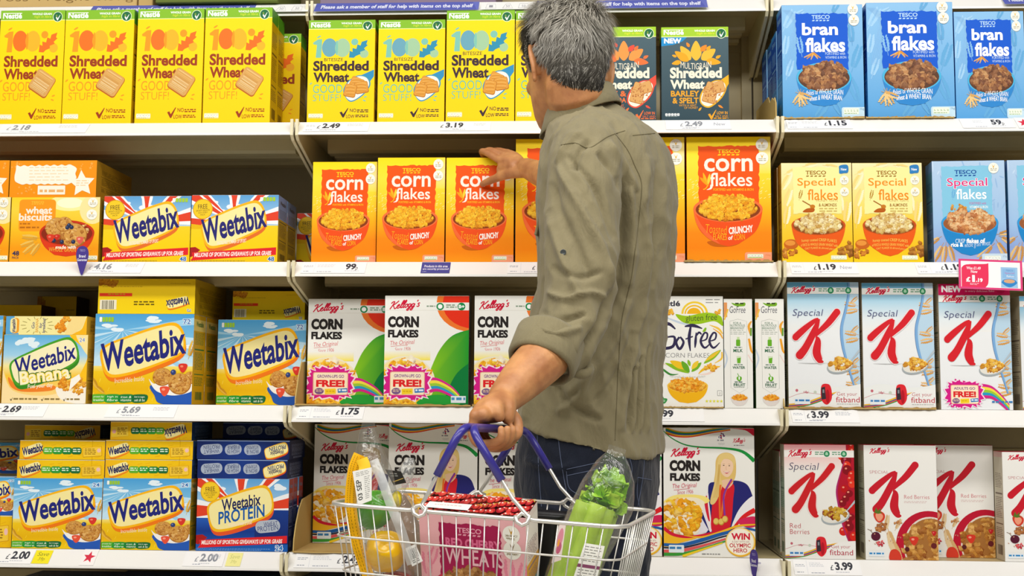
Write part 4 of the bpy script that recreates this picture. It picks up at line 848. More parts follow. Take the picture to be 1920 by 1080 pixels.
def skflakes(adult):
    A = Art(280, 72, 790, 932, 'eef0f2'); A.grad(280, 72, 790, 400, [(0, '62b0d8'), (.35, 'a8d2e8'), (.75, 'e6eef2'), (1, 'f0f0ee')])
    A.poly(spline([(725, 72), (722, 160), (700, 260), (668, 380), (672, 500), (700, 620), (735, 740), (760, 830)], 5)+[(800, 830), (800, 72)], 'bcd8ec')
    for y0 in (230, 430, 650, 780):
        for q in ((760, y0, 80, 170), (770, y0+35, 85, 190), (740, y0-20, 60, 40)): A.ear(*q, 'd89a4a', n=6, w=.3, col2='ecc080')
    A.line([(722, 72), (720, 160), (698, 260), (666, 380), (670, 500), (698, 620), (733, 740), (756, 820)], [12, 13, 15, 18, 18, 15, 12, 10], '7eaede')
    A.line([(712, 72), (711, 160), (688, 260), (656, 380), (660, 500), (690, 620), (726, 740), (750, 820)], 3, '4a78b0')
    A.rect(280, 108, 790, 152, 'f2f1ec')
    script(A, 300, 105, 478, 158, 'd4163c', halo='f6f4f0'); nutrients(A, 505, 128)
    A.txt('Special', 316, 258, 535, 318, '4a4e7c', -.012, .18)
    bigK(A, 322, 262, 665, 632, 'd8242e', 'f0e0e0' if not adult else None)
    A.line([(350, 630), (450, 632), (560, 630)], [1, 4, 1], 'b8b8b8')
    spoon(A, 650, 640, 96, ['e8b23a', 'd8982a', 'f2c658', 'c8842a'])
    if adult:
        A.rect(280, 72, 790, 148, 'd8125a'); A.txt('NEW', 302, 82, 450, 128, 'ffffff', .05); A.txt('in every delicious flake', 472, 112, 680, 130, 'f8c0d4', .0); A.ell(725, 106, 34, 30, 'c80f4e'); A.lines(705, 96, 745, 112, 1, 'f0a0b8')
        A.rect(280, 150, 790, 196, 'f2f1ec'); script(A, 300, 150, 478, 206, 'd4163c'); nutrients(A, 505, 172)
        rainbow(A, [(570, 765), (640, 780), (710, 840), (760, 900)], 20, ['d8288a', 'f6e04a', '9acb3a', '2a9ac8', 'd8288a']); burst(A, 315, 735, 575, 915, 'ADULTS GO'); A.lines(640, 872, 790, 886, 1, '3a80c0', .8)
    else:
        A.poly(spline([(280, 800), (400, 770), (560, 790), (680, 790), (800, 770)], 5)+[(800, 932), (280, 932)], 'eef0ee')
        band_wave(A, 280, 925, 800, .95); A.poly(spline([(560, 932), (580, 860), (680, 805), (800, 815)], 5)+[(800, 932)], 'f2f2f0')
        A.ell(338, 818, 10, col='c86a78'); script(A, 380, 822, 424, 840, 'c86a78'); A.ell(468, 830, 11, col='c8d0c0')
        fitband(A, 548, 848, .98); A.rr(322, 868, 432, 912, 4, 'e8eef2'); A.lines(326, 880, 428, 896, 1, '3a80c0', .8)
        A.txt('Get your', 622, 828, 764, 860, 'c0404e', -.01); A.txt('fitband', 614, 860, 782, 898, 'c02a3e', .0); A.lines(620, 908, 780, 916, 1, 'a8a8a8', .5)
    return A
def skberry():
    A = Art(250, 195, 735, 968, 'f2f0ea'); A.grad(250, 195, 735, 380, [(0, 'eda2a6'), (.4, 'f4ccc8'), (1, 'f2f0ea')])
    A.poly(spline([(680, 195), (676, 280), (640, 390), (612, 500), (622, 600), (650, 740), (690, 860)], 5)+[(740, 860), (740, 195)], 'b81a30')
    for i in range(20): x, y = A.R.uniform(650, 735), 205+i*32; A.ell(x, y, A.R.uniform(22, 38), col=A.R.choice(['d8281e', 'e83a26', 'c01a1e', '8a1420'])); A.ell(x-8, y-10, 8, 6, 'f49a80')
    A.line([(676, 280), (640, 390), (612, 500), (622, 600), (650, 740), (690, 855)], [6, 9, 12, 12, 10, 6], 'b02a6a')
    A.rect(250, 232, 735, 280, 'f4f0ea'); script(A, 270, 232, 440, 290, 'd4163c'); nutrients(A, 465, 256, .95)
    A.txt('Special', 282, 318, 492, 382, '4a4a6a', -.012, .18); bigK(A, 286, 325, 610, 690, 'd0242a', 'f4dcd8')
    spoon(A, 600, 672, 100, ['d8b03a', 'c89a2a', '8a2a1e', 'e4c458', 'c8a83a'])
    A.txt('Red', 284, 730, 358, 762, 'c8404e', -.015); A.txt('Berries', 284, 770, 418, 802, 'c8404e', -.015)
    A.poly(spline([(250, 850), (380, 825), (540, 850), (735, 845)], 5)+[(735, 968), (250, 968)], 'f2f0ea'); band_wave(A, 250, 958, 735, .88); A.poly(spline([(520, 968), (545, 900), (640, 850), (735, 855)], 5)+[(735, 968)], 'f4f2ee')
    A.ell(294, 866, 9, col='c86a78'); script(A, 336, 870, 376, 886, 'c86a78'); A.ell(418, 878, 10, col='c8d0c0'); fitband(A, 500, 890, .92)
    A.rr(278, 915, 376, 950, 4, 'e8eef2'); A.lines(282, 924, 372, 940, 1, '3a80c0', .8); A.txt('Get your', 568, 872, 698, 902, 'c0404e', -.01); A.txt('fitband', 555, 904, 716, 942, 'b83048', .0)
    return A
def skberrynew():
    A = Art(797, 200, 1292, 978, 'f3f1ec')
    script(A, 830, 222, 972, 268, 'd4163c'); A.txt('SPECIAL', 834, 374, 966, 394, 'c0606a', -.015)
    bigK(A, 836, 318, 1180, 692, 'cc2030'); A.txt('Red Berries', 1068, 538, 1240, 564, 'd0606a', -.012); A.lines(1066, 580, 1230, 598, 2, 'd8b0b0', .3)
    A.ell(1230, 880, 225, 235, 'c01a34', n=48); A.ell(1238, 890, 180, 205, 'e8dcd0', n=44); A.ell(1240, 892, 172, 196, 'a87038', n=40)
    A.flakes(1240, 890, 185, 195, 120, 30, ['d8a050', 'c48a3a', 'b0702a', 'e4b46a', '9a5a24', 'c8964a'])
    berry(A, 1128, 845, 30, 'd83a2a', 'f4a088'); A.ell(1080, 905, 16, col='5a2024'); A.ell(1262, 880, 20, col='6a2428'); berry(A, 1265, 795, 16, 'c8242a', 'e87068')
    for q in ((960, 800, 150, -75), (985, 860, 140, -68), (940, 760, 90, 80), (1010, 760, 70, 60)): A.ear(*q, 'd8b078', n=9, w=.22, col2='e8cca0')
    A.flakes(910, 760, 40, 28, 26, 15, ['a8683a', 'c88a50']); A.flakes(1020, 730, 22, 14, 8, 12, ['c88a50', 'd8a878'])
    A.blob([(856, 665), (890, 645), (930, 668), (928, 705), (895, 728), (866, 705)], 'd8402e'); A.blob([(870, 672), (892, 660), (918, 676), (915, 700), (893, 718), (874, 700)], 'f2a080'); A.poly([(860, 660), (875, 625), (885, 648), (905, 628), (902, 655), (918, 662), (885, 668)], '5a7a2a')
    A.ell(868, 820, 32, 30, '5a1e34'); A.line([(848, 800), (830, 780), (812, 772)], 3, '6a4a2a'); A.flakes(898, 865, 22, 22, 16, 10, ['d83a4a', 'c02a40', 'e86a70']); A.blob([(960, 978), (965, 920), (1000, 905), (1030, 930), (1035, 978)], 'd8402e')
    for i in range(12): A.ell(A.R.uniform(820, 1040), A.R.uniform(740, 900), 6, 3, 'c8967a', rot=A.R.uniform(0, 180), n=8)
    A.rr(818, 920, 925, 956, 4, 'eaf0f4'); A.lines(822, 930, 920, 944, 1, '2a88c8', .8)
    return A
def cherrywheats():
    A = Art(830, 650, 1600, 1600, 'f4b6bc'); A.grad(830, 650, 1600, 1600, [(0, 'f2b8bc'), (1, 'f0a8b2')])
    for q in ((880, 1080, 150, 95), (905, 1010, 120, 70), (1480, 1080, 150, 95), (1560, 1100, 150, 80), (1420, 1180, 120, 95), (930, 1250, 140, 60)): A.ear(*q, 'e88aa0', n=7, w=.42)
    A.rough(975, 725, 1420, 1180, 'a81e50', 7, 18)
    shop_name(A, 1108, 752, 1282, 806, 'e8a0b4')
    A.txt('RED CHERRY', 1018, 826, 1418, 890, 'e8709a', .045); A.txt('WHEATS', 1012, 898, 1440, 1010, 'f0c0c8', .01)
    vroundel(A, 1495, 772, 62, leaf='c89a3a'); vroundel(A, 1500, 878, 64, leaf='7a5a28')
    A.txt('SOURCE OF', 1452, 772, 1540, 788, '8a7a60', 0); A.txt('FIBRE', 1468, 794, 1522, 808, '8a7a60', 0); A.txt('LOW', 1474, 878, 1530, 896, '8a7a60', 0); A.txt('IN FAT', 1460, 900, 1540, 914, '8a7a60', 0)
    A.bowl(1190, 1130, 250, 85, 300, 'b01e40', 'c83050', ['b8824a', '9a6a34', 'd0a060', '8a5a2c'], 70, 44, .4, '7a3a24', .95)
    return A
def cherrytop():
    A = Art(0, 0, 740, 240, '3c0a10')
    for i in range(130):
        x, y = (i*97) % 740+A.R.uniform(-20, 20), ((i*53) % 260)-8+A.R.uniform(-10, 10); r = A.R.uniform(40, 54)
        r *= .55; k = 1.75; A.ell(x+2, y+5, r, r*.86*k, '4a0810'); c = A.R.choice(['b01622', 'c4242a', 'd23c34', '8e0f1c', 'a8182a']); A.ell(x, y, r*.94, r*.8*k, c); A.ell(x+r*.1, y-r*.1, r*.6, r*.45*k, mix(c, 'f06a5a', .35)); A.ell(x-r*.3, y-r*.6, r*.26, r*.3, 'fbe0d6')
        if i % 3 == 0: A.line([(x, y-r*.3), (x+18, y-r*.5-24), (x+40, y-r*.3)], 4, 'd8b24a')
    A.rr(40, 150, 340, 232, 4, 'f6f2ee'); A.lines(90, 178, 280, 190, 1, 'd8b8b8', .8)
    return A
def side_print(base, ink, bands=(), w=100, h=400, seed=1, name=None):
    """narrow side of a carton: columns of small print"""
    A = Art(0, 0, w, h, base); A.R = random.Random(seed)
    for (y0, y1, c) in bands: A.rect(0, h*y0, w, h*y1, c)
    A.lines(w*.14, h*.2, w*.86, h*.34, 9, ink, .4); A.rect(w*.12, h*.38, w*.88, h*.395, ink); A.lines(w*.14, h*.42, w*.86, h*.62, 12, ink, .4); A.rect(w*.12, h*.66, w*.88, h*.67, ink); A.lines(w*.14, h*.7, w*.86, h*.8, 6, ink, .4)
    if name: A.txt(name, w*.2, h*.07, w*.8, h*.13, ink, .02)
    x = w*.25
    while x < w*.75: ww = A.R.uniform(1, 3); A.rect(x, h*.86, x+ww, h*.95, ink); x += ww+A.R.uniform(1.5, 3)
    return A
# ================================================================== SHELVING
M_STEEL_LIT = mat('cream_steel_lit', 'e6dcb8', .4, 0, .02, 30, .02)  # shelf steel's cream lightened, so light on bracket edges is in the colour
floor = MB(); floor.box((-4, -5, -.02), (4, 1.2, 0)); fo = floor.build('floor', mat('pale_floor_tile', 'cfcac0', .35, 0, 0, 6, .04)); tag(fo, kind='structure')
SET = .14        # the top shelf is set back from the ones below
ZS = [at(1000, 19, SET-.04).z+.0393, 1.73594, 1.34196, .9462, .55, .165]
DEP = .50
BAYX = [(-1.995, -.668), (-.662, .662), (.668, 1.995)]
def shelf_meshes(w):
    out = {}
    b = MB(); b.box((0, .004, -.010), (w, DEP, 0))
    out['shelf'] = soften(b.mesh('shelf', M_STEEL), .0015, 1)
    b = MB(); P = [(0, .002, .0), (0, -.040, -.0385), (0, -.040, -.0415), (0, -.034, -.0415), (0, .008, -.004), (0, .008, 0)]
    b.prism(P, (w, 0, 0)); b.box((0, -.0415, -.0445), (w, -.034, -.0405))
    out['ticket_strip'] = b.mesh('ticket_strip', M_STRIP)
    b = MB()
    for y0, y1, d in ((.18, .235, .042), (.28, .33, .036), (.38, .44, .036)):
        b.prism([(.045, y0, -.010), (.045, y0, -d), (.045, y0+.008, -d-.008), (.045, y1-.008, -d-.008), (.045, y1, -d), (.045, y1, -.010)], (w-.09, 0, 0))
    out['stiffener'] = b.mesh('stiffener', M_STEEL)
    for nm, x in (('bracket', 0.0),):
        b = MB(); b.prism([(x, -.041, -.001), (x, -.041, -.044), (x, -.025, -.056), (x, .42, -.148), (x, DEP, -.150), (x, DEP, -.001)], (.003, 0, 0))
        b.prism([(x, -.043, -.001), (x, -.043, -.046), (x, -.026, -.058), (x, .42, -.150), (x, .42, -.146), (x, -.024, -.053), (x, -.038, -.044), (x, -.038, -.001)], (.008, 0, 0))
        out['bracket'] = b.mesh('bracket', M_STEEL_LIT)
    return out
bay_labels = ['left shelving bay holding wheat biscuit boxes and yellow shredded wheat', 'middle shelving bay behind the man, full of corn flakes boxes', 'right shelving bay with blue bran flakes and red letter boxes']
for bi, (x0, x1) in enumerate(BAYX):
    r = empty('shelving_bay', (x0, 0, 0)); tag(r, bay_labels[bi], 'shelving', 'shelving bays along the aisle'); w = x1-x0
    M = shelf_meshes(w)
    for z in ZS:
        s = link('shelf', M['shelf'], r); s.location = (0, SET if z == ZS[0] else 0, z)
        t = link('ticket_strip', M['ticket_strip'], s)
        link('stiffener', M['stiffener'], s)
        for x in (0.0, w-.008): q = link('bracket', M['bracket'], s); q.location = (x, 0, 0)
        if z == ZS[0]: s.scale = (1, (DEP-SET)/DEP, 1)
    b = MB(); b.box((0, DEP+.002, 0), (w, DEP+.02, 2.6))
    for z in (.3, .7, 1.1, 1.5, 1.9, 2.2): b.box((.03, DEP-.004, z-.13), (w-.03, DEP+.002, z+.13))
    b.build('back_panel', M_STEEL, r)
    for x in (0, w-.03):
        b = MB(); b.box((x, DEP-.03, 0), (x+.03, DEP+.002, 2.6))
        for k in range(50): b.box((x+.012, DEP-.0305, .1+k*.05), (x+.018, DEP-.0295, .125+k*.05), '3a362c')
        b.build('upright', M_STEEL, r)
    b = MB(); b.box((0, .01, 0), (w, .03, .12)); b.build('kick_plate', M_STEEL, r)

# ================================================================== CARTONS ON THE SHELVES
def unit_carton(front, left, right, top, back='c8bfa8', bottom='c8bfa8'):
    b = MB(); b.box((-.5, 0, 0), (.5, 1, 1), cols={0: back, 1: right, 2: back, 3: left, 4: top, 5: bottom})
    return b.mesh('carton', M_PRINT)
ROTL = Matrix.Rotation(-math.pi/2, 4, 'Z'); ROTR = Matrix.Rotation(math.pi/2, 4, 'Z')
KINDS = {}
def kind(key, name, artf, cat, side, ink, top, bands=(), part='front_panel', sname=None, rside=None):
    KINDS[key] = dict(name=name, art=artf, cat=cat, side=side, ink=ink, top=top, bands=bands, part=part, sname=sname, rside=rside, me=None)
BIG = 'cereal box'
kind('sw', 'shredded_wheat_box', lambda: shredded('o'), BIG, 'e0b408', '6a4a14', '6aa81e', ((0, .12, '5aa022'),))
kind('swb', 'shredded_wheat_box', lambda: shredded('b'), BIG, 'e0b408', '4a3a34', '7ab428', ((0, .09, '6aa81e'),))
kind('mgr', 'multigrain_wheat_box', lambda: multigrain('rye'), BIG, '2c424c', '8a9aa0', '8ac020', ((0, .11, '8ac020'),))
kind('mgb', 'multigrain_wheat_box', lambda: multigrain('barley'), BIG, '2c424c', '8a9aa0', '8ac020', ((0, .11, '8ac020'),))
kind('bran', 'bran_flakes_box', bran, BIG, '2f86cc', '8ac0ea', '5aa0dc', ((.05, .6, '1450b0'),), sname='bran')
kind('tc', 'corn_flakes_box', tcorn, BIG, 'c8720e', '8a3a08', 'f6c818', ((.05, .5, 'd84a0c'),))
kind('hf', 'honey_flakes_box', honeyflakes, BIG, 'c8a430', '8a6414', 'f0dc90')
kind('rf', 'rice_flakes_box', riceflakes, BIG, '6a94c8', '3a5a9a', 'a8c8e8', ((.1, .5, '5a9ac0'),))
kind('wb48', 'wheat_biscuit_box', wbsport, BIG, 'c09a18', '5a4a20', 'd8e4ec', ((0, .35, '8a9ac0'),), sname='Weetabix')
kind('wh', 'wheat_biscuit_box', wheatbiscuits, BIG, 'b88a1c', '7a5a14', 'f0b020')
kind('whs', 'wheat_biscuit_box', wheatbiscuits_side, BIG, 'b0801e', '6a4c10', 'f0a020', part='side_panel')
kind('ban', 'wheat_biscuit_box', banana, BIG, 'e0b83a', '7a6420', 'f0d870')
kind('bans', 'wheat_biscuit_box', banana_side, BIG, 'e0b83a', '7a6420', 'f0d870', part='side_panel')
kind('w72', 'wheat_biscuit_box', lambda: wbx('72'), BIG, 'd8a81a', '3a7a3a', 'b8d4e8', ((.05, .18, 'ecd070'),), sname='Weetabix')
kind('w24', 'wheat_biscuit_box', lambda: wbx('24'), BIG, 'd8a81a', '3a7a3a', 'b8d4e8', ((.05, .18, 'ecd070'),), sname='Weetabix')
kind('w12', 'wheat_biscuit_box', lambda: wbx('12'), BIG, 'd8a81a', '3a7a3a', 'b8d4e8')
kind('wb', 'wheat_biscuit_box', wbx_base, BIG, 'b89414', '7a6410', 'e0c020', part='side_panel')
kind('ws', 'wheat_biscuit_box', wbx_side, BIG, '2a4a80', '8aa0c8', 'e0b820', ((0, .3, '3a62a0'),), part='side_panel')
kind('wsf', 'wheat_biscuit_box', lambda: wbx_side(True), BIG, '2a4a80', '8aa0c8', 'e0b820', part='side_panel')
kind('pr', 'wheat_biscuit_box', protein, BIG, '2a3464', '8a94b8', '9ab0d0', ((0, .3, 'a83a34'),), sname='Weetabix')
kind('prs', 'wheat_biscuit_box', protein_side, BIG, '1e2850', '8a94b8', '24386e', part='side_panel')
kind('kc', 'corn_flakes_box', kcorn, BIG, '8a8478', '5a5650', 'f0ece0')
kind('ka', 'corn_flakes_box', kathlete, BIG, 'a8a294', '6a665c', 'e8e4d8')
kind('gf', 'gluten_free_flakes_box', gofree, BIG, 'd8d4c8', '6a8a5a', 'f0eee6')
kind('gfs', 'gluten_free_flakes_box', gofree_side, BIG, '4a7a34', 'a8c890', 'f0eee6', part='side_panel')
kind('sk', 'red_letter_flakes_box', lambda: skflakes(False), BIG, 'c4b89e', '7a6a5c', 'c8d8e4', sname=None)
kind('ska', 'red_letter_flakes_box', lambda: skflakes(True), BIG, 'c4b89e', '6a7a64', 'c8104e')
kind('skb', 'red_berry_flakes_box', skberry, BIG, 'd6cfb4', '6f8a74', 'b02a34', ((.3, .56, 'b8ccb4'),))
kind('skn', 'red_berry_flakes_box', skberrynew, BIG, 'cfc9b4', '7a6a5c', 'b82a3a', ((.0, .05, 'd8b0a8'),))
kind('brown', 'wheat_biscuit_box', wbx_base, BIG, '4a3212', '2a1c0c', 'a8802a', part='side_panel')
def kind_meshes(key):
    K = KINDS[key]
    if K['me'] is None:
        A = K['art'](); dz = 7e-5
        fm = A.mesh(K['part'], 1, 1, M_PRINT, dz)
        sd = side_print(K['side'], K['ink'], K['bands'], seed=len(KINDS)+ord(key[0]), name=K['sname'])
        sl = sd.mesh('side_panel', 1, 1, M_PRINT, 1.5e-4); sr = sl.copy()
        sl.transform(Matrix.Translation((-.5, .5, 0)) @ ROTL); sr.transform(Matrix.Translation((.5, .5, 0)) @ ROTR)
        t = MB(); t.box((-.498, .01, 1.0), (.498, .99, 1.003), K['top']); t.box((-.22, .3, 1.003), (.22, .62, 1.006), tuple(c*.92 for c in rgb(K['top'])))
        K['me'] = (unit_carton(K['side'], K['side'], K['side'], K['top']), fm, sl, sr, t.mesh('top_flap', M_PRINT))
    return K['me']
NBOX = [0]
def put(key, loc, W, H, T, label, group, rz=0, sides='lr', tilt=0):
    K = KINDS[key]; me = kind_meshes(key); NBOX[0] += 1
    r = empty(K['name'], loc, rz, (W, T, H)); r.rotation_euler = (tilt, 0, rz)
    tag(r, label, K['cat'], group)
    link('carton', me[0], r); link(K['part'], me[1], r)
    if 'l' in sides: link('side_panel' if K['part'] != 'side_panel' else 'end_panel', me[2], r)
    if 'r' in sides: link('side_panel' if K['part'] != 'side_panel' else 'end_panel', me[3], r)
    link('top_flap', me[4], r)
    return r
def box(key, x0, x1, yt, row, label, group, Y=.006, T=.075, zb=None, rz=0, lift=0, H=None, yb=None):
    """carton whose front face spans x0..x1 in the photo, standing on a shelf at depth Y"""
    z = ZS[row]+.0008+lift if zb is None else zb
    xm = (x0+x1)/2; ztop = at(xm, yt, Y).z
    hh = H or ztop-z
    ym = (yt+pix((at(xm, yt, Y).x, Y, z))[1])/2
    a, b = at(x0, ym, Y), at(x1, ym, Y); W = (b.x-a.x-.0008)/math.cos(rz)
    return put(key, ((a.x+b.x)/2, Y, z), W, hh, T, label, group, rz), z+hh
def behind(o, n, labels, gap=.007, drop=1.0):
    """more of the same carton standing behind one another"""
    T = o.scale.y
    for i in range(n):
        r = o.copy(); COL.objects.link(r); r.location = (o.location.x+(.0015 if i % 2 else -.001), o.location.y+(T+gap)*(i+1), o.location.z); r.scale = (o.scale.x, T, o.scale.z*drop)
        r['label'] = labels[i]
        for ch in list(o.children): c = ch.copy(); COL.objects.link(c); c.parent = r

# ---- top row, left to right
g = 'yellow shredded wheat boxes with orange print'
box('sw', -3, 118.5, 20, 1, 'orange-printed yellow shredded wheat box cut by the left photo edge', g)
box('sw', 119.5, 249, 19, 1, 'orange-printed yellow shredded wheat box, second from the left end', g)
box('sw', 255.5, 380.5, 17, 1, 'orange-printed yellow shredded wheat box, third from the left end', g)
o, _ = box('sw', 382.5, 508.5, 15, 1, 'orange-printed yellow shredded wheat box nearest the bay joint', g, T=.07)
behind(o, 1, ['shadowed yellow shredded wheat box half hidden behind the last orange-printed one'])
box('sw', 440, 563, 64, 1, 'dark shredded wheat box deep in the gap beside the bay joint', g, Y=.16, T=.07)
g = 'yellow shredded wheat boxes with blue print'
box('swb', 577, 702.5, 38, 1, 'smaller blue-printed yellow shredded wheat box at the bay joint', g, T=.07)
box('swb', 708.5, 834, 37.5, 1, 'smaller blue-printed yellow shredded wheat box beside the taller one', g, T=.07)
box('swb', 836.5, 965, 20, 1, 'taller blue-printed yellow shredded wheat box fully in view', g, T=.075)
box('swb', 966.5, 1093, 20, 1, 'taller blue-printed yellow shredded wheat box behind the man\'s head', g, T=.075)
g = 'dark multigrain boxes'
box('mgr', 1104.5, 1230.5, 51, 1, 'dark multigrain box with orange print beside the man\'s hair', g, T=.07)
box('mgb', 1240, 1366.5, 51, 1, 'dark multigrain box with golden print and NEW corner', g, T=.07)
g = 'blue bran flakes boxes'
o, _ = box('bran', 1466.5, 1619, 9.5, 1, 'blue bran flakes box standing in the torn cardboard tray', g, lift=.004, T=.085)
behind(o, 3, ['blue bran flakes box directly behind the tray\'s front one', 'blue bran flakes box third deep in the cardboard tray', 'blue bran flakes box at the back of the cardboard tray'], drop=.86)
box('bran', 1625.5, 1788.5, 5, 1, 'tallest blue bran flakes box, in the middle of three', g, lift=.004, T=.085)
box('bran', 1790.5, 1922, 22, 1, 'smaller blue bran flakes box at the right photo edge', g, T=.07)
# ---- second row
g = 'orange wheat biscuit boxes'
o, z = box('wh', -146, 18, 370, 2, 'wheat biscuit box with red bowl cut off by the left photo edge', g, T=.10)
box('whs', -128, 17, 301, 2, 'orange wheat biscuit box lying flat at the left photo edge', g, zb=z+.001, T=.27, Y=.01)
o, z = box('wh', 19.5, 186, 370, 2, 'wheat biscuit box with red bowl picture standing upright', g, T=.10)
zt = z
o, z = box('whs', 18.5, 181, 301, 2, 'orange wheat biscuit box lying flat with white cloud panel', g, zb=z+.001, T=.27, Y=.01)
g = 'wheat biscuit boxes with flag print, pack of 48'
box('wb48', 193.5, 357, 368, 2, 'flag-printed wheat biscuit box beside the red bowl box', g, T=.105)
o, _ = box('wb48', 358, 521.5, 366, 2, 'flag-printed wheat biscuit box with its narrow side in view', g, T=.105)
behind(o, 1, ['flag-printed wheat biscuit box right behind the one showing its side'])
box('wb48', 556, 700, 400, 2, 'dim flag-printed wheat biscuit box deep behind the corn flakes', g, Y=.29, T=.105)
g = 'orange corn flakes boxes'
box('tc', 585, 706, 304, 2, 'shorter orange corn flakes box at the bay joint', g, Y=.016, T=.07)
box('tc', 707, 834, 296, 2, 'orange corn flakes box second from the bay joint', g, T=.07)
TC, TCZ = box('tc', 836, 963.5, 296, 2, 'orange corn flakes box the man is gripping by its top edge', g, T=.07)
box('tc', 966.5, 1124, 261, 2, 'tall orange corn flakes box behind the man\'s forearm', g, T=.08)
box('tc', 1126, 1284, 258, 2, 'tall orange corn flakes box half hidden behind the man\'s back', g, T=.08)
box('tc', 1287.5, 1446, 257, 2, 'tall orange corn flakes box fully in view right of the man', g, T=.08, lift=.004)
g = 'yellow honey flakes boxes'
o, _ = box('hf', 1465.5, 1598, 306, 2, 'yellow honey flakes box nearest the tall corn flakes box', g, T=.06)
behind(o, 1, ['yellow honey flakes box peeking out behind the leftmost one'])
box('hf', 1599, 1730.5, 306, 2, 'yellow honey flakes box beside the pale blue flakes box', g, T=.06)
g = 'pale blue flakes boxes'
box('rf', 1750, 1885, 302, 2, 'pale blue flakes box with pink lettering fully in view', g, T=.075, Y=.012, rz=math.radians(-3))
box('rf', 1892, 2030, 300, 2, 'pale blue flakes box cut off by the right photo edge', g, T=.075, Y=.012, rz=math.radians(-3))
# ---- third row
g = 'wheat biscuit boxes on the third shelf'
box('w24', -160, 3, 592, 3, 'wheat biscuit box mostly outside the left photo edge', g, T=.06)
o, z = box('ban', 5, 163, 628, 3, 'banana wheat biscuit box with green ring', g, T=.06)
box('bans', 11, 163, 593, 3, 'banana wheat biscuit box lying flat with sunburst print', g, zb=z+.001, T=.19, Y=.008)
o, z = box('w72', 176, 362, 589, 3, 'largest wheat biscuit box, pack of 72, at the shelf front', g, T=.11)
behind(o, 1, ['wheat biscuit box, pack of 72, right behind the front one'])
box('wb', 184, 366, 523, 3, 'plain yellow wheat biscuit box lying on the front 72 pack', g, zb=z+.001, T=.30, Y=.006)
o, z = box('w72', 407, 573, 600, 3, 'wheat biscuit box, pack of 72, set back beside the bay joint', g, T=.11, Y=.12)
box('wb', 436, 572, 546, 3, 'dim yellow wheat biscuit box lying on the set-back 72 pack', g, zb=z+.001, T=.20, Y=.17)
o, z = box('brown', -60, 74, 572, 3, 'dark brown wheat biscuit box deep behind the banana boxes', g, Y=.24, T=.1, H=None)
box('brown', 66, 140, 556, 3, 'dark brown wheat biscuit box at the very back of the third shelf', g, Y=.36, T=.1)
g = 'white corn flakes boxes with green artwork'
box('kc', 576.5, 736, 561, 3, 'white corn flakes box with green artwork, at the bay joint', g, Y=.088, T=.07, lift=.004)
o, _ = box('kc', 720.5, 879, 555, 3, 'white corn flakes box with green artwork, fully in view', g, T=.075, lift=.004)
box('kc', 889, 1046, 555, 3, 'white corn flakes box half hidden behind the rolled sleeve', g, T=.075, lift=.004)
g = 'white gluten free flakes boxes'
box('gf', 1225, 1356.5, 556, 3, 'gluten free flakes box with yellow bowl beside the man', g, T=.06, lift=.003)
box('gfs', 1357.5, 1411.5, 561, 3, 'gluten free flakes box turned narrow side out, left of its pair', g, T=.19, Y=.008)
box('gfs', 1416.5, 1471, 561, 3, 'gluten free flakes box turned narrow side out, at the bay joint', g, T=.16, Y=.008)
g = 'white flakes boxes with a big red letter'
box('sk', 1477, 1612, 529.5, 3, 'red letter flakes box with fitness band, at the bay joint', g, lift=.004, T=.075)
box('sk', 1617.5, 1752, 531, 3, 'red letter flakes box with fitness band, next to the pink-topped one', g, lift=.004, T=.075)
box('ska', 1761.5, 1896.5, 533, 3, 'red letter flakes box with pink NEW banner', g, T=.075)
box('sk', 1914, 2045, 556, 3, 'red letter flakes box barely showing at the right photo edge', g, T=.075)
# ---- fourth row
g = 'wheat biscuit boxes on the fourth shelf'
o, z = box('ws', -130, 22, 966, 4, 'wheat biscuit box lying low at the left photo edge', g, T=.1, Y=.02)
box('w12', -62, 26, 895, 4, 'small wheat biscuit box, pack of 12, at the left photo edge', g, zb=z+.001, T=.06, Y=.02)
o, z = box('w24', 24, 190.5, 897.5, 4, 'wheat biscuit box, pack of 24, left of two on the fourth shelf', g, T=.05)
_, z2 = box('ws', 32, 196, 862, 4, 'flat yellow wheat biscuit box, lower of the left stack', g, zb=z+.001, T=.19, Y=.008)
_, z3 = box('ws', 37, 197, 826, 4, 'flat yellow wheat biscuit box, upper of the left stack', g, zb=z2+.001, T=.19, Y=.008)
o, z = box('w24', 191.5, 357, 897.5, 4, 'wheat biscuit box, pack of 24, beside the navy protein box', g, T=.05)
_, z2 = box('ws', 197, 360, 862, 4, 'flat yellow wheat biscuit box directly on the right 24 pack', g, zb=z+.001, T=.19, Y=.008)
_, z3 = box('ws', 198, 362, 826, 4, 'flat yellow wheat biscuit box second up on the right 24 pack', g, zb=z2+.001, T=.19, Y=.008)
box('wsf', 207, 360, 791, 4, 'upside-down flat yellow wheat biscuit box topping the stack', g, zb=z3+.001, T=.19, Y=.012)
box('w24', -90, 45, 830, 4, 'dim wheat biscuit box deep behind the left flat stack', g, Y=.24, T=.06, zb=ZS[4]+.19)
box('wsf', 46, 188, 797, 4, 'dim flat yellow wheat biscuit box at the back of the stack', g, Y=.21, T=.15, zb=z3-.012)
g = 'navy protein wheat biscuit boxes'
o, z = box('pr', 368.5, 541, 898, 4, 'navy protein wheat biscuit box with flag print, front one', g, T=.05)
behind(o, 2, ['navy protein wheat biscuit box second behind the front one', 'navy protein wheat biscuit box third behind the front one'], gap=.006)
_, z2 = box('prs', 370, 539, 862, 4, 'flat navy protein box lying directly on the upright one', g, zb=z+.001, T=.19, Y=.008)
_, z3 = box('prs', 369, 543, 826, 4, 'flat navy protein box second up from the upright one', g, zb=z2+.001, T=.19, Y=.008)
box('prs', 418, 572, 793, 4, 'dim flat navy protein box on top, pushed to the back', g, zb=z3+.001, T=.19, Y=.16)
g = 'white corn flakes boxes with a woman in medals'
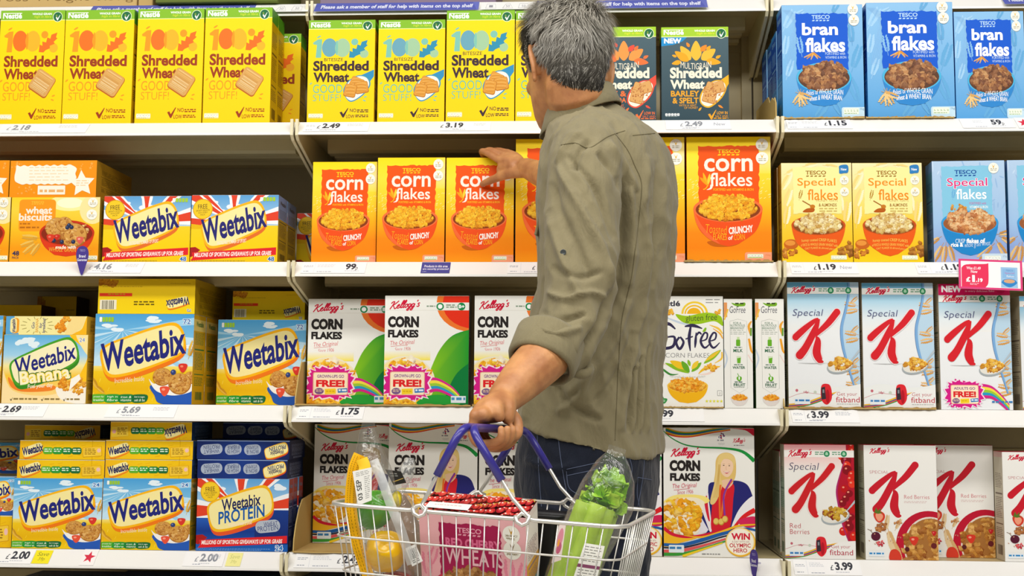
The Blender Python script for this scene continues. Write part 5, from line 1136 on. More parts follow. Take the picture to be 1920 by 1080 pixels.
box('ka', 588, 745, 796.5, 4, 'medal corn flakes box set back in the cardboard tray', g, Y=.20, T=.07, lift=.004)
box('ka', 727.5, 895, 795, 4, 'medal corn flakes box seen through the basket handle', g, Y=.09, T=.075, lift=.004)
box('ka', 897.5, 1065, 795, 4, 'medal corn flakes box between basket handle and jeans', g, Y=.09, T=.075, lift=.004)
box('ka', 1070, 1241, 800, 4, 'medal corn flakes box mostly hidden by the man\'s jeans', g, Y=.012, T=.075)
o, _ = box('ka', 1244, 1415.5, 803, 4, 'medal corn flakes box fully in view right of the man', g, Y=.01, T=.075)
g = 'red berry flakes boxes'
o, _ = box('skb', 1471, 1603, 834, 4, 'red berry flakes box with a strip of fruit and a fitness band', g, T=.065)
behind(o, 2, ['red berry flakes box right behind the one with the fruit strip', 'red berry flakes box third deep behind the fruit strip one'], drop=.93)
box('skn', 1621, 1757.5, 835, 4, 'plain red berry flakes box with whole bowl picture, front one', g, T=.068, Y=.004)
box('skn', 1728, 1864, 835, 4, 'plain red berry flakes box half hidden behind its neighbour', g, T=.068, Y=.076)
box('skn', 1881.5, 2016, 848, 4, 'plain red berry flakes box cut off by the right photo edge', g, T=.068, Y=.004)
# ---- lowest row, only tops in view
g = 'dark boxes on the lowest shelf'
for i, (x0, x1, k) in enumerate(((20, 185, 'prs'), (190, 355, 'prs'), (360, 530, 'prs'), (556, 650, 'prs'), (1290, 1420, 'prs'))):
    box(k, x0, x1, 1088, 5, ['navy box top just showing below the leftmost 24 pack', 'navy box top just showing below the second 24 pack', 'navy box top just showing below the protein boxes', 'navy box top just showing below the cardboard tray', 'navy box top just showing below the purple tag'][i], g, Y=.05, T=.19)

# ================================================================== CARDBOARD TRAYS AND OUTER CASES
def tray(x0, x1, row, label, Y0=-.004, D=.3, left=None, right=None, lip=.006, floor_col='c2a468'):
    a, b = at(x0, pix((0, Y0, ZS[row]))[1], Y0).x, at(x1, pix((0, Y0, ZS[row]))[1], Y0).x; z = ZS[row]+.0004
    r = empty('cardboard_tray', ((a+b)/2, 0, z)); tag(r, label, 'cardboard tray', 'torn cardboard display trays'); w = (b-a)/2; R = random.Random(int(x0))
    m = MB(); n = 40; pts = [(-w, D, 0)]+[(-w+2*w*i/n, Y0+R.uniform(-.004, .002), 0) for i in range(n+1)]+[(w, D, 0)]
    m.prism(pts, (0, 0, .003), floor_col); m.build('base', M_KRAFT, r)
    m = MB(); pts = [(-w+2*w*i/n, Y0+.002, lip*R.uniform(.4, 1.15)) for i in range(n+1)]
    m.prism([(-w, Y0+.002, 0)]+pts+[(w, Y0+.002, 0)], (0, .0025, 0), 'b08e54'); m.build('torn_lip', M_KRAFT, r)
    for sx, prof in ((-1, left), (1, right)):
        if prof:
            m = MB(); m.prism([(sx*w, y, h) for y, h in prof], (-sx*.003, 0, 0), 'c8ac6c'); m.build('side_wall', M_KRAFT, r)
    return r
tray(1455, 1622, 1, 'torn brown tray under the leftmost bran flakes box', Y0=-.006, D=.36, left=[(-.002, 0), (-.002, .045), (.02, .066), (.03, .06), (.06, .075), (.10, .07), (.13, .095), (.2, .1), (.36, .11), (.36, 0)])
tray(1624, 1790, 1, 'brown tray edge under the tallest bran flakes box', Y0=-.006, D=.12)
tray(552, 882, 3, 'torn brown tray under the two left green artwork boxes', Y0=-.006, D=.2, left=[(-.004, 0), (-.004, .02), (.03, .085), (.06, .12), (.2, .13), (.2, 0)])
tray(885, 1060, 3, 'brown tray edge under the box by the rolled sleeve', Y0=-.006, D=.14)
tray(548, 1066, 4, 'deep brown tray with empty front under the medal boxes', Y0=-.008, D=.32, left=[(-.006, 0), (-.002, .035), (.02, .075), (.05, .11), (.09, .135), (.32, .15), (.32, 0)])
tray(1283, 1450, 2, 'brown tray edge under the tall corn flakes box', Y0=-.004, D=.12)
tray(1470, 1756, 3, 'reddish tray under the two fitness band boxes', Y0=-.006, D=.12, left=[(-.004, 0), (-.002, .012), (.01, .03), (.05, .06), (.12, .06), (.12, 0)])
tray(1226, 1357, 3, 'brown tray edge under the yellow bowl gluten free box', Y0=-.004, D=.1, lip=.004)
def case(x0, x1, label, col, Y=.15, H=.28, txt=None, ink='8a6a3a'):
    z = ZS[0]+.002; a, b = at(x0, 8, Y).x, at(x1, 8, Y).x
    r = empty('shipping_case', ((a+b)/2, Y, z)); tag(r, label, 'shipping case', 'outer cases on the top shelf'); w = b-a
    m = MB(); m.box((-w/2, 0, 0), (w/2, .3, H), col); link('case_body', soften(m.mesh('case_body', M_KRAFT), .002, 1), r)
    m = MB(); m.box((-w/2-.0004, -.0004, H*.42), (w/2+.0004, .3004, H*.46), tuple(c*.9 for c in rgb(col))); m.build('tape', M_PAPER, r)
    if txt:
        A = Art(0, 0, 200, 100, None); A.txt(txt, 30, 72, 196, 92, ink, -.005); q = link('printed_mark', A.mesh('printed_mark', w, H*.5, M_PAPER, 2e-4), r); q.location = (-.0, -.0002, 0)
case(-78, 256, 'brown shipping case with printed gross weight, top left corner', 'cfae74', txt='Gross Weight 8.5kg', H=.3)
case(259, 286, 'narrow brown shipping case beside the green case on the top shelf', 'c8a86e')
case(291, 520, 'olive green case on the top shelf over the shredded wheat', '6e7a3a', Y=.12, H=.26)
case(600, 930, 'dull purple case on the top shelf over the purple notice', '8a7a90', Y=.16)
case(1480, 1800, 'brown case on the top shelf over the bran flakes', 'c0a070', Y=.15)

# ================================================================== TICKETS AND NOTICES ON THE SHELF EDGES
TILT = math.atan2(.042, .0385)      # the strips lean out at the foot
def ticket_art(price, pence=None, yellow=False, new=False, small=True, w=200, h=40, pale=False, px=.36):
    A = Art(0, 0, w, h, 'f6f5f4'); ink = '8f939c' if pale else '3c3d46'
    if small: A.lines(w*.03, h*.3, w*.17, h*.5, 2, 'b0b4be', .5); A.line([(w*.2, 2), (w*.2, h-2)], .8, 'd0d2da', sm=False); A.lines(w*.04, h*.8, w*.14, h*.9, 1, '9a9eaa')
    if price:
        p = price; x = w*px
        if not pence: A.txt('£', x-h*.40, h*.34, x-h*.14, h*.68, ink, .01, .1)
        A.txt(p, x, h*.13, x+h*.41*len(p.replace('.', ''))+(h*.15 if '.' in p else 0), h*.68, ink, .04)
        if pence: A.txt('p', x+h*.8, h*.45, x+h*.98, h*.8, ink, 0, .1)
        A.lines(x, h*.78, x+h*1.1, h*.86, 1, 'b8bac4')
    if not new: (A.lines(w*.66, h*.2, w*.9, h*.5, 3, 'c0c4cc', .4) if px < .45 else A.lines(w*.24, h*.2, w*.24+(w*px-h*.5-w*.24)*.8, h*.5, 3, 'd0d3da', .4) if px > .5 else None)
    A.lines(w*.25, h*.84, w*.5, h*.94, 1, 'a8acb8')
    if new: A.txt('New', w*.74, h*.28, w*.92, h*.6, '9a9eb0', 0, .1)
    return A
def on_strip(name, A, x0, x1, row, label, cat, group=None, s0=.06, s1=.95, th=.0006, mm=M_PAPER, lift=.001):
    """card clipped to the sloping strip; s runs down the slope from 0 to 1"""
    L = math.hypot(.042, .0385); yy = SET-.02 if row == 0 else -.02; ym = pix((0, yy, ZS[row]-.02))[1]; a, b = at(x0, ym, yy).x, at(x1, ym, yy).x; h = L*(s1-s0)
    m = A.mesh('print_face', b-a, h, mm, 2e-5)
    n = Vector((0, -math.cos(TILT), math.sin(TILT)))
    c = MB(); c.box((-(b-a)/2, 0.00002, 0), ((b-a)/2, th, h), 'f2f1ef'); me = c.mesh('card', M_PAPER)
    r = link(name, me); link('print_face', m, r)
    foot = Vector(((a+b)/2, .002-.042*s1+(SET if row == 0 else 0), ZS[row]-.0385*s1))+n*(lift+th)
    r.location = foot; r.rotation_euler = (-TILT, 0, 0)
    tag(r, label, cat, group); return r
gt = 'white price tickets on the shelf edges'
def tick(x0, x1, row, label, price, **k):
    w = 40*(x1-x0)/24
    on_strip('price_ticket', ticket_art(price, w=w, **k), x0, x1, row, label, 'price ticket', gt)
tick(0, 165, 1, 'pale ticket reading 2.18 under the leftmost shredded wheat', '2.18', pale=True, px=.14, small=False)
tick(570, 692, 1, 'ticket reading £2.49 under the first blue-printed box', '2.49', px=.28)
tick(826, 920, 1, 'ticket reading £3.19 under the taller shredded wheat', '3.19', small=False, px=.1)
tick(1248, 1370, 1, 'glare-washed ticket reading £2.49 under the golden-printed box', '2.49', pale=True, new=True, px=.3, small=False)  # glare is put into the print as paler ink
tick(1475, 1596, 1, 'ticket reading £1.15 under the bran flakes tray', '1.15', px=.66)
tick(1802, 1900, 1, 'ticket reading 59p under the smaller bran flakes', '59', pence=True, px=.58, small=False)
tick(168, 268, 2, 'ticket reading £4.16 beside the purple leaf tag', '4.16', px=.08, small=False, pale=True)
tick(566, 686, 2, 'ticket reading 99p under the shorter corn flakes box', '99', pence=True, px=.68)
tick(952, 1075, 2, 'ticket starting with £1, cut off by the man\'s khaki sleeve', '1.50', px=.45)
tick(1482, 1608, 2, 'ticket reading £1.19 New under the honey flakes', '1.19', new=True, px=.42)
tick(1718, 1850, 2, 'ticket reading £1.19 behind the pink promotion card', '1.19', px=.42)
tick(-50, 86, 3, 'ticket reading £2.69 under the banana wheat biscuits', '2.69', px=.4)
tick(200, 330, 3, 'very faint ticket reading £5.69 under the front 72 pack', '5.69', pale=True, px=.22, small=False)
tick(558, 682, 3, 'ticket reading £1.75 under the green artwork boxes\' tray', '1.75', px=.66)
tick(1150, 1320, 3, 'ticket reading £1.99 behind the man under the yellow bowl box', '1.99', px=.47)
tick(1484, 1610, 3, 'ticket reading £3.99 under the fitness band boxes', '3.99', px=.3)
tick(-20, 62, 4, 'ticket reading £2.00 under the leftmost 24 pack', '2.00', small=False, px=.5)
tick(345, 420, 4, 'very faint ticket reading 2.00 under the protein box', '2.00', pale=True, small=False, px=.4)
tick(553, 692, 4, 'ticket reading £2.49 behind the basket corner', '2.49', px=.64)
tick(1488, 1614, 4, 'ticket reading £3.99 under the red berry flakes', '3.99', px=.62)
for x0, x1, lab, pale in ((63, 95, 'yellow Save 39p sticker beside the £2.00 ticket', 0), (425, 453, 'pale yellow Save sticker under the navy protein box', 1)):
    A = Art(0, 0, 30, 30, 'f4e428' if not pale else 'f2ec9a'); c = '8a8a2a' if not pale else 'c8c878'; A.txt('Save', 5, 4, 25, 13, c, 0, .2); A.txt('39p', 9, 16, 21, 25, c, 0, .2); on_strip('save_sticker', A, x0, x1, 4, lab, 'sticker', 'yellow save stickers', s0=.1, s1=.92)
for x0, x1, row, lab in ((153, 180, 4, 'white card with a red star beside the yellow sticker'), (1906, 1935, 1, 'white card with a red star at the right photo edge')):
    A = Art(0, 0, 30, 34, 'f6f2f0'); A.star(15, 17, 13, 'd8324a', rot=-85); on_strip('star_card', A, x0, x1, row, lab, 'card', 'red star cards', s0=.0, s1=.98)
A = Art(0, 0, 200, 72, '4a4a92'); A.txt('Products in this area', 20, 18, 182, 34, 'e8e6f2', .02); A.txt('are security protected', 12, 38, 190, 54, 'e8e6f2', .02); A.lines(12, 60, 40, 66, 1, 'b8b8d8')
on_strip('security_notice', A, 790, 844, 2, 'small purple notice about security protected products', 'notice')
def shelf_notice(x0, x1, label, glare=False):
    A = Art(0, 0, 1000, 66, '5a62b4'); A.txt('Please ask a member of staff for help with items on the top shelf', 36, 16, 964, 54, 'e8eaf8', .03); A.poly([(960, 0), (1000, 0), (1000, 66), (990, 66)], '6a72c0')
    on_strip('shelf_notice', A, x0, x1, 0, label, 'notice', 'purple please-ask notices', s0=.0, s1=.97)
shelf_notice(170, 478, 'purple please-ask notice over the orange-printed shredded wheat')
shelf_notice(591, 898, 'purple please-ask notice over the blue-printed shredded wheat')
shelf_notice(1006, 1326, 'purple please-ask notice behind the man\'s hair')
shelf_notice(1880, 2190, 'purple please-ask notice starting at the right photo edge')
for x0, lab in ((478, 'white weight-limit card left of the bay joint'), (902, 'white weight-limit card beside the man\'s hair')):
    A = Art(0, 0, 200, 40, 'f4f3f0')
    for i in range(3):
        P = [(18+i*60, 34), (22+i*60, 10), (52+i*60, 10), (56+i*60, 34)] if i != 1 else [(80, 34), (92, 10), (106, 10), (118, 34)]
        A.line(P+[P[0]], 1.2, '9a9aa2', sm=False); A.txt(('1', '50', '50')[i], P[0][0]+12, 17, P[0][0]+26, 29, '9a9aa2', 0)
    on_strip('weight_limit_card', A, x0, x0+102, 0, lab, 'card', 'weight limit cards')
# purple leaf tags that stick out past the strip
def leaf_tag(x, y0, y1, row, w, label, turn):
    Y = -.045; p0, p1 = at(x, y0, Y), at(x, y1, Y); H = p0.z-p1.z; Wm = w/680
    A = Art(0, 0, 40, 100, None); P = spline([(20, 0), (34, 8), (39, 30), (33, 62), (20, 100), (7, 62), (1, 30), (6, 8)], 6, True); A.poly(P, '4a3a8e')
    A.txt('TESCO', 12, 12, 28, 19, 'b8b0dc', 0); A.txt('Brand', 10, 30, 30, 40, 'f0eef8', .02); A.txt('Guarantee', 5, 43, 35, 52, 'f0eef8', .02)
    r = link('leaf_tag', A.mesh('leaf_tag', Wm, H, M_PAPER, 3e-5)); m = MB(); m.prism([((u-20)/40*Wm, .0004, H-v/100*H) for u, v in P], (0, .0008, 0), '4a3a8e'); m.build('card_back', M_PAPER, r)
    m = MB(); m.box((-.004, .0012, H*.55), (.004, .02, H*.6), 'c8c4d8'); m.build('clip', M_PAPER, r)
    r.location = (p0.x, Y, p1.z); r.rotation_euler = (0, 0, turn); tag(r, label, 'tag', 'purple leaf tags')
leaf_tag(155, 461, 516, 2, 25, 'purple leaf tag in front of the red bowl wheat biscuits', 0)
leaf_tag(1413, 1030, 1092, 4, 25, 'purple leaf tag seen nearly edge-on by the medal box', math.radians(-62))
# pink promotion card
A = Art(0, 0, 115, 60, 'e0407e'); A.rect(4, 4, 111, 56, 'fbf7f6'); A.poly(spline([(5, 18), (14, 11), (46, 9), (54, 7)], 4)+spline([(54, 30), (53, 48), (48, 56)], 3)+[(5, 56)], 'e8305a'); A.txt('Was £1.49', 14, 15, 40, 21, 'fbe4ea', .03); A.txt('Now', 22, 22, 34, 28, 'fbe4ea', .03); A.txt('£', 13, 36, 21, 46, 'ffffff', .05); A.txt('1', 24, 32, 29, 46, 'ffffff', .02); A.txt('.19', 31, 38, 43, 46, 'ffffff', .05); A.lines(20, 48, 36, 53, 2, 'f8c0cc')
A.rect(76, 14, 106, 55, '9cc4e8'); A.rect(79, 17, 102, 36, '8ab8e4'); A.ell(91, 43, 13, 6, '2f86cc'); A.blob([(78, 43), (82, 50), (91, 54), (100, 50), (104, 43)], '2f86cc'); A.ell(91, 42, 10, 4, 'd8a880'); A.txt('TESCO', 85, 19, 98, 22, '4a7ac0', 0); A.txt('Special', 83, 24, 100, 28, 'c070b0', 0); A.txt('flakes', 86, 30, 100, 34, 'f0f4fa', 0)
p = at(1858, 543, -.055); r = link('promotion_card', A.mesh('promotion_card', 110/676, 55/676, M_PAPER, 2e-5)); m = MB(); m.box((-55/676, .0003, 0), (55/676, .0012, 55/676), 'f2eeee'); m.build('card_back', M_PAPER, r)
m = MB(); m.box((-.03, .0012, .074), (.03, .03, .078), 'e8e8e4'); m.build('clip', M_PAPER, r)
r.location = p; r.rotation_euler = (math.radians(-8), math.radians(2.5), math.radians(-3)); tag(r, 'pink framed promotion card reading £1.19 hanging off the shelf edge', 'card')
# ================================================================== THE MAN
def fuse(mb, name, voxel, it=4, fac=.5):
    """melt overlapping closed shapes into one continuous skin"""
    o = bpy.data.objects.new('t', mb.mesh('t')); COL.objects.link(o)
    r = o.modifiers.new('r', 'REMESH'); r.mode = 'VOXEL'; r.voxel_size = voxel
    s = o.modifiers.new('s', 'SMOOTH'); s.factor = fac; s.iterations = it
    dg = bpy.context.evaluated_depsgraph_get(); dg.update()
    me = bpy.data.meshes.new_from_object(o.evaluated_get(dg)); me.name = name
    bpy.data.objects.remove(o); return smooth(me)
def limb(mb, pts, rs, sub=4, n=16):
    """rounded tapering limb through the points"""
    q = spline([(*p, r) for p, r in zip(pts, rs)], sub); P = [Vector(a[:3]) for a in q]; r = [a[3] for a in q]
    mb.tube(P, r, n=n); mb.ball(P[0], r[0]*.985, n=12); mb.ball(P[-1], r[-1]*.985, n=12)
Zv = Vector((0, 0, 1))
TA = math.radians(78); RT = Vector((math.cos(TA), math.sin(TA), 0)); FT = Vector((-math.sin(TA), math.cos(TA), 0))     # torso: right hand side, front
HA = math.radians(27)
YB = -.80
man = empty('person', (at(1107, 900, YB).x, YB, 0)); tag(man, 'grey-haired man in khaki shirt and dark jeans, reaching for a box, basket in hand', 'person')
def child(name, me, m=None):
    o = link(name, me, man, m); o.matrix_parent_inverse = Matrix.Translation(-man.location); return o

body = MB()
# head in its own frame: x right, y face forward, z up
HC = at(1060, 124, -.82)
Rz = Matrix(((math.cos(HA), -math.sin(HA), 0), (math.sin(HA), math.cos(HA), 0), (0, 0, 1)))
Hrot = (Rz @ Matrix.Rotation(math.radians(-9), 3, 'X'))
H4 = Matrix.Translation(HC) @ Hrot.to_4x4()
hm = MB(); X, Y = Vector((1, 0, 0)), Vector((0, 1, 0))
hm.loft([((0, cy, z), X, hw, Y, hd, 2.15) for z, cy, hw, hd in (
    (-.128, .066, .014, .016), (-.122, .06, .026, .03), (-.11, .05, .040, .046), (-.09, .036, .053, .062), (-.065, .018, .063, .078), (-.04, .008, .069, .088), (-.015, .0, .0725, .095), (.01, -.003, .0745, .098),
    (.035, -.005, .0755, .099), (.06, -.007, .073, .095), (.085, -.009, .066, .086), (.103, -.011, .054, .071), (.116, -.012, .038, .05), (.123, -.013, .018, .024))], n=36)
hm.loft([((0, .088, .022), X, .010, Y, .010), ((0, .098, -.002), X, .012, Y, .014), ((0, .103, -.022), X, .016, Y, .018), ((0, .094, -.034), X, .017, Y, .010)], n=14)          # nose
hm.ball((0, .092, -.064), (.024, .011, .007)); hm.ball((0, .09, -.077), (.021, .011, .008)); hm.ball((0, .083, -.112), (.022, .018, .018))                                   # lips, chin
for s in (-1, 1):
    hm.ball((s*.030, .086, .030), (.022, .011, .009)); hm.ball((s*.033, .079, .008), (.014, .012, .011)); hm.ball((s*.040, .064, -.028), (.022, .020, .020))                  # brow, eye, cheek
    e = Matrix.Rotation(s*math.radians(34), 3, 'Z') @ Matrix.Rotation(math.radians(-14), 3, 'X')
    c0 = Vector((s*.080, -.016, -.010))
    rim = [(.0, -.005, -.038), (.0, -.016, -.022), (.003, -.023, 0), (.005, -.021, .024), (.005, -.005, .037), (.003, .011, .031), (-.001, .015, .015)]
    hm.tube([c0+e @ Vector((s*x, y, z)) for x, y, z in spline(rim, 5)], .0052, n=8); hm.ball(c0+e @ Vector((-s*.001, -.003, .0)), (.0075, .020, .036), m=e, n=18); hm.ball(c0+e @ Vector((-s*.009, .004, -.004)), (.009, .012, .026), m=e, n=14); hm.ball(c0+e @ Vector((0, -.001, -.039)), (.0055, .009, .010), m=e, n=12)
    hm.ball(c0+e @ Vector((s*.002, .011, -.006)), (.006, .005, .008), m=e, n=10)
for v in hm.v: pass
body.add([H4 @ Vector(v) for v in hm.v], hm.f)
HF = Hrot @ Vector((0, 1, 0)); HR = Hrot @ Vector((1, 0, 0)); HU = Hrot @ Vector((0, 0, 1))
# neck down into the trunk
nk = [HC+HU*-.03+HF*-.030, HC+HU*-.075+HF*-.03, at(1086, 196, -.815), at(1098, 225, YB), at(1112, 262, YB)]
limb(body, nk, [.062, .061, .064, .072, .085])
body.ball(HC+HU*-.085+HF*.02, (.045, .045, .03))
trunk = [(198, 1094, .05, .052), (225, 1108, .07, .085), (255, 1128, .09, .14), (300, 1134, .11, .175), (390, 1138, .118, .175), (540, 1130, .115, .16), (700, 1110, .118, .15), (800, 1107, .122, .155), (880, 1106, .118, .16)]
body.loft([(at(x, y, YB), RT, ru, FT, rv, 2.3) for y, x, rv, ru in trunk], n=32)
# legs and feet
LL = (at(1088, 900, -.885), at(1078, 1080, -.905)); zl = LL[1].z
hipL, hipR = at(1095, 890, -.885), at(1112, 890, -.72)
kneeL = Vector((at(1082, 1080, -.90).x-.005, -.90, .50)); kneeR = Vector((at(1122, 1080, -.72).x+.02, -.72, .50))
ankL = Vector((kneeL.x+.045, -.905, .09)); ankR = Vector((kneeR.x+.075, -.72, .09))
for h, k, a in ((hipL, kneeL, ankL), (hipR, kneeR, ankR)):
    limb(body, [h, h*.5+k*.5, k, k*.45+a*.55, a], [.078, .07, .052, .05, .038])
# arms
shL, elL, wrL = at(1096, 300, -.985), at(1064, 622, -1.10), at(944, 748, -1.275)
limb(body, [shL, shL*.5+elL*.5+Vector((0, -.012, 0)), elL], [.055, .05, .043])
limb(body, [elL, at(1030, 660, -1.155), at(985, 705, -1.215), wrL], [.043, .046, .040, .0285])
shR, elR, wrR = at(1172, 300, -.62), at(1096, 345, -.36), at(986, 314, -.105)
limb(body, [shR, shR*.5+elR*.5, elR], [.055, .05, .042]); limb(body, [elR, at(1048, 334, -.25), at(1012, 325, -.165), wrR], [.042, .042, .034, .0265])
# left hand closed round the basket's grip
GA, GB = at(874, 801, -1.465), at(980, 806, -1.175); gb = (GB-GA).normalized(); gl = Zv.cross(gb).normalized(); gz = gb.cross(gl)*-1
if gz.z < 0: gz = -gz
GC = (GA+GB)/2+gb*-.012
gp = lambda t, l, z: GC+gb*t+gl*l+gz*z
def finger(chain, rs): limb(body, chain, rs, 3, 10)
for t, k, r in ((.034, 1.0, .0094), (.012, 1.06, .0096), (-.010, 1.0, .0092), (-.031, .86, .0082)):
    K = gp(t, .026*k, .022*k)
    limb(body, [wrL+gb*t*.5, (wrL+K)/2+gl*.006+gz*.005, K], [.015, .0135, .0112], 4, 12)
    finger([K, gp(t, .031*k, -.006), gp(t-.001, .020*k, -.024), gp(t-.002, -.004, -.0285*k), gp(t-.003, -.0225, -.018), gp(t-.003, -.0265*k, -.001*k)], [r*1.12, r*1.05, r, r*.98, r*.92, r*.8])
limb(body, [gp(-.030, .010, .021), gp(0, .012, .023), gp(.034, .010, .023)], [.0135, .0155, .0145], 3, 14)
limb(body, [wrL, gp(.0, .004, .036), gp(-.016, .014, .022)], [.022, .018, .014], 3, 14)
limb(body, [wrL, gp(.012, -.002, .030), gp(.03, .012, .026)], [.02, .017, .013], 3, 12)
limb(body, [wrL, gp(.02, -.014, .034), gp(.012, -.019, .018)], [.022, .017, .012], 3, 12); limb(body, [wrL, gp(-.005, -.004, .034), gp(-.012, -.012, .02)], [.02, .015, .011], 3, 12)
limb(body, [wrL+gb*.012, gp(.044, -.008, .030), gp(.046, -.023, .014), gp(.036, -.029, -.004), gp(.022, -.030, -.012)], [.016, .0135, .011, .0098, .008], 4, 12)     # thumb
# right hand: fingers over the top edge of the carton, thumb on its front
zt = TCZ
top = lambda px, Y, dz: Vector((at(px, 296, Y).x, Y, zt+dz))
KR = [at(934, 299, -.050), at(943, 290, -.036), at(951, 286, -.025), at(957, 288, -.015)]
F1 = [at(913, 287, -.022), at(920, 282, -.008), at(931, 282, .004), at(945, 285, .014)]
for i in range(4):
    r = (.0092, .0095, .009, .0078)[i]
    limb(body, [wrR+Vector((0, .004*i, .004-.004*i)), (wrR+KR[i])/2+Vector((0, -.003, .004)), KR[i]], [.0155, .0135, .0108], 4, 12)
    tip = top((905, 912, 922, 936)[i], .024+.008*i, .0105); mid = top((903, 910, 921, 935)[i], .006+.009*i, .019)
    finger([KR[i], F1[i], mid, tip], [r*1.12, r*1.05, r*.96, r*.8])
limb(body, [wrR+Vector((-.008, -.006, -.012)), at(956, 325, -.080), at(933, 333, -.045), at(916, 340, -.020), at(904, 345, -.0055)], [.018, .0155, .012, .0105, .0082], 4, 12)
limb(body, [at(965, 312, -.085), at(945, 312, -.055), at(938, 318, -.048)], [.02, .017, .012], 3, 12)
bm_ = fuse(body, 'body', .003, 5, .5)
M_SKIN, Nn, Ll, bs = newmat('skin')
tc = Nn.new('ShaderNodeTexCoord'); nz = Nn.new('ShaderNodeTexNoise'); nz.inputs['Scale'].default_value = 26; nz.inputs['Detail'].default_value = 6
rp = Nn.new('ShaderNodeValToRGB'); rp.color_ramp.elements[0].position = .35; rp.color_ramp.elements[0].color = (*rgb('b0744a'), 1); rp.color_ramp.elements[1].position = .68; rp.color_ramp.elements[1].color = (*rgb('d0945f'), 1)
Ll.new(tc.outputs['Object'], nz.inputs['Vector']); Ll.new(nz.outputs['Fac'], rp.inputs[0]); Ll.new(rp.outputs[0], bs.inputs['Base Color'])
n2 = Nn.new('ShaderNodeTexNoise'); n2.inputs['Scale'].default_value = 160; n2.inputs['Detail'].default_value = 4; Ll.new(tc.outputs['Object'], n2.inputs['Vector'])
bp = Nn.new('ShaderNodeBump'); bp.inputs['Strength'].default_value = .25; bp.inputs['Distance'].default_value = .002; Ll.new(n2.outputs['Fac'], bp.inputs['Height']); Ll.new(bp.outputs[0], bs.inputs['Normal'])
bs.inputs['Roughness'].default_value = .48; bs.inputs['Subsurface Weight'].default_value = .12; bs.inputs['Subsurface Radius'].default_value = (.012, .005, .003); bs.inputs['Subsurface Scale'].default_value = .5
child('body', bm_, M_SKIN)

# ---- hair: a cap that follows the skull and thousands of short locks
Hi = H4.inverted()
def hairline(x, y):
    """lowest z (head frame) that carries hair, by direction round the head"""
    a = math.degrees(math.atan2(abs(x), -y))          # 0 = nape, 90 = ear, 180 = brow
    T = [(0, -.092), (22, -.092), (40, -.078), (56, -.05), (66, -.012), (73, .028), (80, .036), (98, .034), (104, -.022), (112, -.02), (120, .03), (135, .055), (150, .078), (180, .092)]
    for (a0, z0), (a1, z1) in zip(T, T[1:]):
        if a <= a1: return z0+(z1-z0)*(a-a0)/(a1-a0)
    return .09
HB = BVHTree.FromPolygons([Hi @ v.co for v in bm_.vertices], [p.vertices for p in bm_.polygons])
R = random.Random(11); locks = MB(); capv = MB()
def skull(dirv):
    d = dirv.normalized(); o = Vector((0, -.005, .03)); h = HB.ray_cast(o+d*.25, -d)
    return (h[0], h[1]) if h[0] else (o+d*.1, d)
# cap
nu, nv = 72, 40; grid = {}
for i in range(nu):
    az = 2*math.pi*i/nu; dx, dy = math.sin(az), -math.cos(az)
    zl = hairline(dx, dy)
    el0 = math.atan2(zl-.03, .085); el1 = math.pi/2
    for j in range(nv+1):
        el = el0+(el1-el0)*j/nv
        p, nn = skull(Vector((dx*math.cos(el), dy*math.cos(el), math.sin(el))))
        if abs(p.x) > .081: p.x = math.copysign(.081, p.x)
        k = min(1, j/5); f = p-Vector((0, -.005, .03)); 
        grid[i, j] = H4 @ (p+f.normalized()*(.0005+.0045*k))
cv = [grid[i, j] for i in range(nu) for j in range(nv+1)]
capv.add(cv, [[i*(nv+1)+j, ((i+1) % nu)*(nv+1)+j, ((i+1) % nu)*(nv+1)+j+1, i*(nv+1)+j+1] for i in range(nu) for j in range(nv)], '6b665d')
whorl = Vector((.004, -.062, .102))
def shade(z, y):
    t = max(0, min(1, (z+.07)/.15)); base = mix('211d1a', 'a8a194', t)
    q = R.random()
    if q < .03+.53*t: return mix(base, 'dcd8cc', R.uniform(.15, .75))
    return mix(base, '23201c', R.uniform(0, .5))
